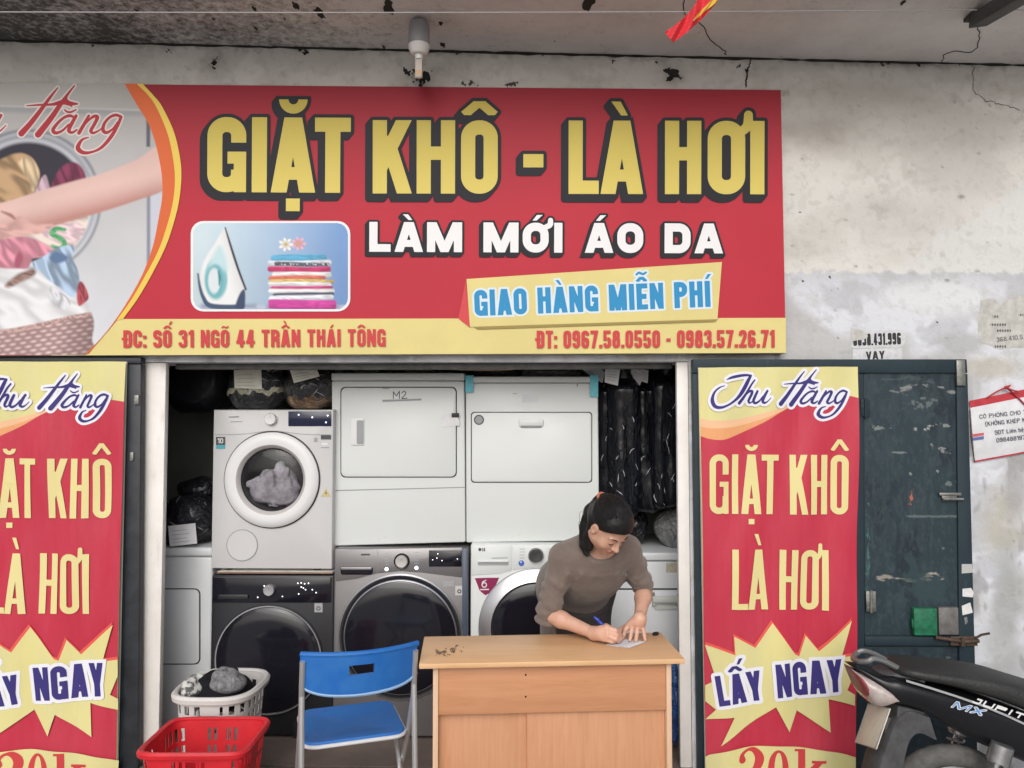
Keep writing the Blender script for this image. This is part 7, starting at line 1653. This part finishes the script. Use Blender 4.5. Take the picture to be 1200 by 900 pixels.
# the pen in her hand
pn = thing('pen', (.38, -.52, .74), 'blue pen held in the right hand of the woman', 'pen')
pt_, pe_ = VA((.451, -.522, .7375)), VA((.338, -.497, .832)); dd_ = (pe_ - pt_).normalized()
mb = MB(); mb.tube([pt_, pt_ + dd_ * .012, pt_ + dd_ * .10], [.0012, .0042, .0044], 10); mb.build('barrel', mat('pen_clear', (.62, .64, .68), .2), pn)
mb = MB(); mb.tube([pt_ + dd_ * .1005, pt_ + dd_ * .145, pt_ + dd_ * .149], [.0056, .0056, .003], 10); mb.box(*(lambda c: (c.x - .002, c.x + .002, c.y - .009, c.y - .005, c.z - .012, c.z + .012))(pt_ + dd_ * .125), .001); mb.build('cap', mat('pen_blue', (.02, .05, .40), .3), pn)
# ================================================================== the parked motorbike, rear half in the picture
yb = -.58; GZ = -.18
BP = mat('bike_black', (.006, .0065, .009), .24, coat=.25, spec=.25, var=.3, vscale=10, rvar=.25); BPL = mat('bike_plastic', (.070, .071, .075), .65, var=.5, vscale=14); SEATM = mat('seat_vinyl', (.020, .0205, .0215), .55, bump=.3, bscale=90, var=.3, vscale=12)
TYRE = mat('tyre', (.115, .112, .108), .85, var=.45, vscale=22, bump=.3, bscale=60); ALU = mat('bike_aluminium', (.42, .42, .43), .35, .85, var=.3, vscale=20); RAILM = mat('grab_rail', (.22, .225, .23), .35, .7)
LENSW = mat('lens_clear', (.42, .375, .355), .16, var=.55, vscale=26, col2=(.26, .17, .165), coat=.5, bump=.35, bscale=30); LENSR = mat('lens_red', (.26, .055, .065), .38, var=.3, vscale=40, spec=.3)
axl = P(1113, 900, yb); axl = Vector((axl.x, yb, GZ + .272))
bk = thing('motorbike', (axl.x + .6, yb, GZ), 'black underbone motorbike parked in front of the green door, rear end in view', 'motorbike')
def wheel(c, parent, R_=.230, r_=.042, n=72):
    w_ = MB(); rings = []
    for i in range(n):
        a_ = 2 * math.pi * i / n; d_ = Vector((math.cos(a_), 0, math.sin(a_))); bump = .002 if i % 2 else 0
        rings.append([c + d_ * (R_ + math.cos(t_) * r_ + (bump if math.cos(t_) > .5 else 0)) + Vector((0, math.sin(t_) * r_ * .92, 0)) for t_ in np.linspace(0, 2 * math.pi, 20, endpoint=False)])
    w_.ring(rings, close=True, caps=False); ty = w_.build('tyre', TYRE, parent, sharp=60)
    w_ = MB(); rings = []
    for i in range(n):
        a_ = 2 * math.pi * i / n; d_ = Vector((math.cos(a_), 0, math.sin(a_)))
        rings.append([c + d_ * a + Vector((0, b, 0)) for a, b in ((.200, -.030), (.190, -.032), (.184, -.024), (.182, 0), (.184, .024), (.190, .032), (.200, .030))])
    w_.ring(rings, close=True, caps=False, loop=False); w_.build('rim', ALU, parent)
    w_ = MB()
    for i in range(32):
        a_ = 2 * math.pi * i / 32; s_ = -1 if i % 2 else 1; off = .22 * (1 if (i // 2) % 2 else -1)
        w_.tube([c + Vector((math.cos(a_ + off) * .045, s_ * .035, math.sin(a_ + off) * .045)), c + Vector((math.cos(a_) * .184, s_ * .006, math.sin(a_) * .184))], .0018, 6)
    w_.build('spoke', ALU, parent)
    w_ = MB(); w_.lathe(c + Vector((0, -.06, 0)), [(.0005, .008), (.014, .008), (.018, 0), (.05, -.012), (.052, -.05), (.052, -.10), (.02, -.12), (.0005, -.125)], 28, axis=(0, -1, 0)); w_.build('hub', ALU, parent)
rw = bpy.data.objects.new('rear_wheel', None); COL.objects.link(rw); rw.parent = bk; ORIGIN[rw.name] = ORIGIN[bk.name]; wheel(axl, rw)
fc = axl + Vector((1.23, 0, 0)); fw = bpy.data.objects.new('front_wheel', None); COL.objects.link(fw); fw.parent = bk; ORIGIN[fw.name] = ORIGIN[bk.name]; wheel(fc, fw)
def loft(secs, yn, n=28, e=3.0, yc=yb, dv=0.0):
    """sections (u, row top, row bottom, half width, lateral shift): read on plane yn"""
    rings = []
    q = spline(secs, 4)
    for u, v0, v1, hw_ in q:
        tt = min(1, max(0, (u - 990) / 62)); yq = yc + hw_ * (.9 * (1 - tt) - .92 * tt) + (yn - yb + .10); a_, b_ = P(u, v0 + dv, yq), P(u, v1 + dv * .4, yq); zc_, hh = (a_.z + b_.z) / 2, (a_.z - b_.z) / 2; r_ = []
        for t_ in np.linspace(0, 2 * math.pi, n, endpoint=False):
            c_, s_ = math.cos(t_), math.sin(t_); r_.append(Vector(((a_.x + b_.x) / 2, yc + math.copysign(abs(c_) ** (2 / e), c_) * hw_, zc_ + math.copysign(abs(s_) ** (2 / e), s_) * hh)))
        rings.append(r_)
    m_ = MB(); m_.ring(rings); return m_
yn = yb - .10
loft([(989.5, 771.5, 774, .02), (1000, 773, 781, .055), (1020, 781, 800, .088), (1046, 790, 824, .104), (1066, 795, 829, .112), (1090, 801, 838, .117), (1120, 808, 857, .118), (1156, 818, 877, .118), (1200, 834, 895, .118), (1260, 858, 925, .112), (1320, 885, 955, .10), (1350, 900, 965, .06)], yn, e=3.6, dv=3).build('tail_cowl', BP, bk, sharp=50)
loft([(1046, 776, 786, .05), (1062, 776, 792, .095), (1080, 777.5, 797, .115), (1110, 781, 803, .125), (1144, 784.5, 812, .130), (1180, 790, 824, .132), (1215, 800, 838, .128), (1260, 812, 856, .112), (1310, 822, 878, .09), (1345, 840, 890, .05)], yn, e=3.2, dv=7).build('seat', SEATM, bk, sharp=60)
loft([(991, 775.5, 778, .03), (996, 777, 790, .075), (1004, 780, 809, .092), (1016, 785, 819, .100), (1030, 794, 823.5, .106), (1043, 805, 824, .109), (1053.5, 817, 822.5, .107)], yn - .004, e=3.0, dv=3).build('tail_light', LENSW, bk, sharp=60)
loft([(990, 775.3, 778.6, .03), (993.5, 777, 788, .070), (997, 778.3, 796, .0815), (1002, 781, 805, .0885), (1006, 785, 801, .090)], yn - .0055, e=3.0, dv=3).build('tail_light_lens', LENSR, bk, sharp=60)
# grab rail: a loop round the tail
yr = yb - .050; side = [P(1082, 799, yr), P(1066, 791, yr), P(1050, 782, yr), P(1036, 775, yr), P(1024, 772, yr), P(1017, 775, yr)]
tipx = P(1013, 778, yr); pts = side + [Vector((tipx.x - .012, yb - .025, tipx.z)), Vector((tipx.x - .015, yb, tipx.z)), Vector((tipx.x - .012, yb + .025, tipx.z))] + [Vector((p.x, 2 * yb - p.y, p.z)) for p in side[::-1]]
mb = MB(); mb.tube([Vector(q) for q in spline(pts, 4)], .0115, 10); mb.build('grab_rail', RAILM, bk)
loft([(1012, 778, 786, .035), (1030, 780, 790, .055), (1052, 782, 794, .07), (1078, 787, 797, .09)], yn, e=2.6, dv=6).build('tail_cover', BPL, bk)
# mudguard, plate, plate bracket
prof = [P(u, v, yb - .06) for u, v in ((1088, 838), (1064, 831), (1049, 842), (1039, 866), (1030, 892), (1023, 922), (1018, 945))]
mb = MB(); rows = []
for p in [Vector(q) for q in spline(prof, 5)]:
    inw = (axl - p); inw.y = 0; inw.normalize(); rows.append([Vector((p.x, yb + y_, p.z)) + inw * i_ for y_, i_ in ((-.070, .095), (-.066, .008), (-.055, 0), (.055, 0), (.066, .008), (.070, .095), (.064, .095), (.058, .010), (.05, .006), (-.05, .006), (-.058, .010), (-.064, .095))])
mb.ring(rows); mb.build('mudguard', BPL, bk, sharp=40)
mb = MB(); mb.prism([P(u, v, yb - .062) for u, v in ((1052, 827), (1087, 835), (1075, 843), (1063, 853), (1056, 864), (1051, 872), (1050, 850))], (0, .124, 0), .006); mb.build('tail_underside', BPL, bk)
tl, tr = P(1015.5, 828, yb + .095), P(1045, 827, yb - .095); xt = (tl.x + tr.x) / 2; zt_ = (tl.z + tr.z) / 2; br_ = P(1030, 874, yb - .095); bl_ = P(999, 873, yb + .095); xb = (br_.x + bl_.x) / 2; zb2 = (br_.z + bl_.z) / 2
k = node_mat('plate_face', .45); k.color(k.mix(k.ramp(k.noise(30, 6, .7), .45, .65, 0, .5), (.66, .62, .52), (.54, .47, .35))); PLATE = k.m
RO = .026; mb = MB(); mb.prism([Vector((xt, yb - .095, zt_ + RO)), Vector((xt, yb + .095, zt_ - RO)), Vector((xb, yb + .095, zb2 - RO)), Vector((xb, yb - .095, zb2 + RO))], Vector((.004, 0, -.0015)), .0012); mb.build('number_plate', PLATE, bk)
mb = MB(); ed = [Vector((xt, yb - .093, zt_ + RO)), Vector((xt, yb + .093, zt_ - RO)), Vector((xb, yb + .093, zb2 - RO)), Vector((xb, yb - .093, zb2 + RO))]; mb.tube(ed, .0028, 6, close=True); mb.build('plate_frame', ALU, bk)
mb = MB(); mb.box(xt + .004, xt + .07, yb - .04, yb + .04, zt_ - .10, zt_ - .03, .004); mb.build('plate_bracket', BPL, bk)
# shock absorber near side, swing arm, chain case, exhaust
for s_ in (-1, 1):
    ys = yb + s_ * .135; top = P(1174, 876, yb - .135); top = Vector((top.x, ys, top.z)); bot = Vector((axl.x + .02, ys, axl.z)); dd_ = (bot - top).normalized()
    sh_ = MB(); sh_.tube([top - dd_ * .012, top - dd_ * .010, top + dd_ * .055, top + dd_ * .058], [.036, .040, .040, .030], 20); so_ = sh_.build('shock_absorber', ALU, bk, sharp=40)
    L_ = (bot - top).length; q_ = dd_.orthogonal().normalized(); w_ = dd_.cross(q_); hx = [top + dd_ * (.056 + (L_ - .09) * t_) + (q_ * math.cos(t_ * 2 * math.pi * 8) + w_ * math.sin(t_ * 2 * math.pi * 8)) * .029 for t_ in np.linspace(0, 1, 120)]
    sh_ = MB(); sh_.tube(hx, .0055, 8); sh_.build('spring', ALU, so_); sh_ = MB(); sh_.tube([top + dd_ * .05, bot], .012, 12); sh_.build('damper_rod', CHROME, so_)
    sh_ = MB(); bar(sh_, bot + Vector((-.05, -s_ * .03, 0)), bot + Vector((.48, -s_ * .03, .06)), .028, .045); sh_.build('swing_arm', BPL, bk)
mb = MB(); mb.tube([axl + Vector((.62, .13, -.06)), axl + Vector((.35, .165, -.03)), axl + Vector((.20, .175, 0)), axl + Vector((-.22, .18, .06))], [.018, .022, .045, .048], 16); mb.build('exhaust', ALU, bk)
f_ = Field((axl.x + .38, yb - .17, GZ + .1), (axl.x + .92, yb + .17, GZ + .55), .012); f_.ball((axl.x + .62, yb, GZ + .30), (.15, .11, .11), .05); f_.cone((axl.x + .62, yb, GZ + .30), (axl.x + .86, yb, GZ + .33), .075, .06, .03); f_.cone((axl.x + .56, yb - .12, GZ + .28), (axl.x + .56, yb + .12, GZ + .28), .085, .085, .03); f_.build('engine', BPL, bk)
# front half, beyond the edge of the photograph
hd = Vector((fc.x - .20, yb, GZ + .86))
f_ = Field((axl.x + .45, yb - .22, GZ + .25), (fc.x + .18, yb + .22, GZ + 1.08), .014)
f_.chain([(axl.x + .48, yb, GZ + .62), (axl.x + .75, yb, GZ + .52), (hd.x, yb, hd.z - .10)], [.085, .07, .075], .05); f_.cone((hd.x + .02, yb, hd.z - .06), (hd.x - .04, yb, hd.z + .04), .09, .085, .04)
for s_ in (-1, 1): f_.chain([(hd.x, yb + s_ * .08, hd.z - .08), (hd.x - .05, yb + s_ * .17, hd.z - .30), (hd.x - .16, yb + s_ * .15, hd.z - .52)], [.04, .035, .025], .04)
f_.build('leg_shield', BP, bk)
f_ = Field((hd.x - .14, yb - .16, hd.z - .02), (hd.x + .18, yb + .16, hd.z + .22), .012); f_.ball((hd.x + .02, yb, hd.z + .09), (.11, .11, .08), .03); f_.build('headlamp_cowl', BP, bk)
mb = MB(); mb.lathe((hd.x + .115, yb, hd.z + .09), [(.06, -.01), (.055, .012), (.03, .022), (.0005, .025)], 24, axis=(1, 0, .1)); mb.build('headlight', LENSW, bk)
mb = MB(); q = spline([(hd.x - .10, yb - .33, hd.z + .13), (hd.x - .02, yb - .18, hd.z + .16), (hd.x, yb, hd.z + .12), (hd.x - .02, yb + .18, hd.z + .16), (hd.x - .10, yb + .33, hd.z + .13)], 6); mb.tube(q, .011, 10); hb = mb.build('handlebar', CHROME, bk)
for s_ in (-1, 1):
    mb = MB(); mb.tube([(hd.x - .105, yb + s_ * .345, hd.z + .128), (hd.x - .055, yb + s_ * .24, hd.z + .148)], .017, 12); mb.build('grip', RUBBER, hb)
    mb = MB(); mb.tube([(hd.x + .02, yb + s_ * .085, hd.z - .15), (fc.x, yb + s_ * .085, fc.z)], .019, 12); mb.build('fork_leg', ALU, bk)
    mb = MB(); mb.tube([(hd.x - .03, yb + s_ * .18, hd.z + .15), (hd.x - .03, yb + s_ * .23, hd.z + .30)], .005, 8); mb.lathe((hd.x - .04, yb + s_ * .25, hd.z + .33), [(.0005, .02), (.045, .014), (.05, 0), (.0005, -.004)], 20, axis=(1, 0, 0)); mb.build('mirror', BPL, bk)
mb = MB(); rings = []
for a_ in np.linspace(R(25), R(150), 18):
    d_ = Vector((math.cos(a_), 0, math.sin(a_))); rings.append([fc + d_ * (.285 + o_) + Vector((0, y_, 0)) for y_, o_ in ((-.055, -.03), (-.05, .004), (0, .014), (.05, .004), (.055, -.03), (.048, -.03), (.044, 0), (0, .009), (-.044, 0), (-.048, -.03))])
mb.ring(rings); mb.build('front_mudguard', BP, bk)
mb = MB(); mb.tube([(axl.x + .55, yb + .05, GZ + .15), (axl.x + .48, yb - .20, GZ + .004)], .010, 8); mb.build('kickstand', ALU, bk)
for s_ in (-1, 1):
    mb = MB(); mb.tube([(axl.x + .70, yb + s_ * .10, GZ + .25), (axl.x + .70, yb + s_ * .25, GZ + .25)], .014, 10); mb.build('footrest', RUBBER, bk)
# stickers on the near side of the cowl
yd = yb - .1192; DW = mat('decal_white', (.66, .66, .67), .35); DBL = mat('decal_blue', (.10, .25, .55), .35); DSL = mat('decal_silver', (.50, .51, .52), .3, .5)
fl = Flat(yd, .0004)
st0 = [(1062, 797.5), (1090, 806), (1120, 815.5), (1150, 826), (1180, 838.5), (1215, 855), (1260, 878)]
fl.poly(DSL, [(u, v - 1.1) for u, v in st0] + [(u, v + 1.6) for u, v in st0[::-1]])
fl.up(); textline(fl, 'JUPITER', 1138, 1226, 823, 852.5, 7.0, 2.1, DW, h=.25, slant=.35, gap=.2)
textline(fl, 'MX', 1115, 1150, 828.5, 838.5, 7.5, 1.7, DBL, halo=[(.8, DW)], h=.2, slant=.55, gap=.25)
fl.build('side_lettering', bk)
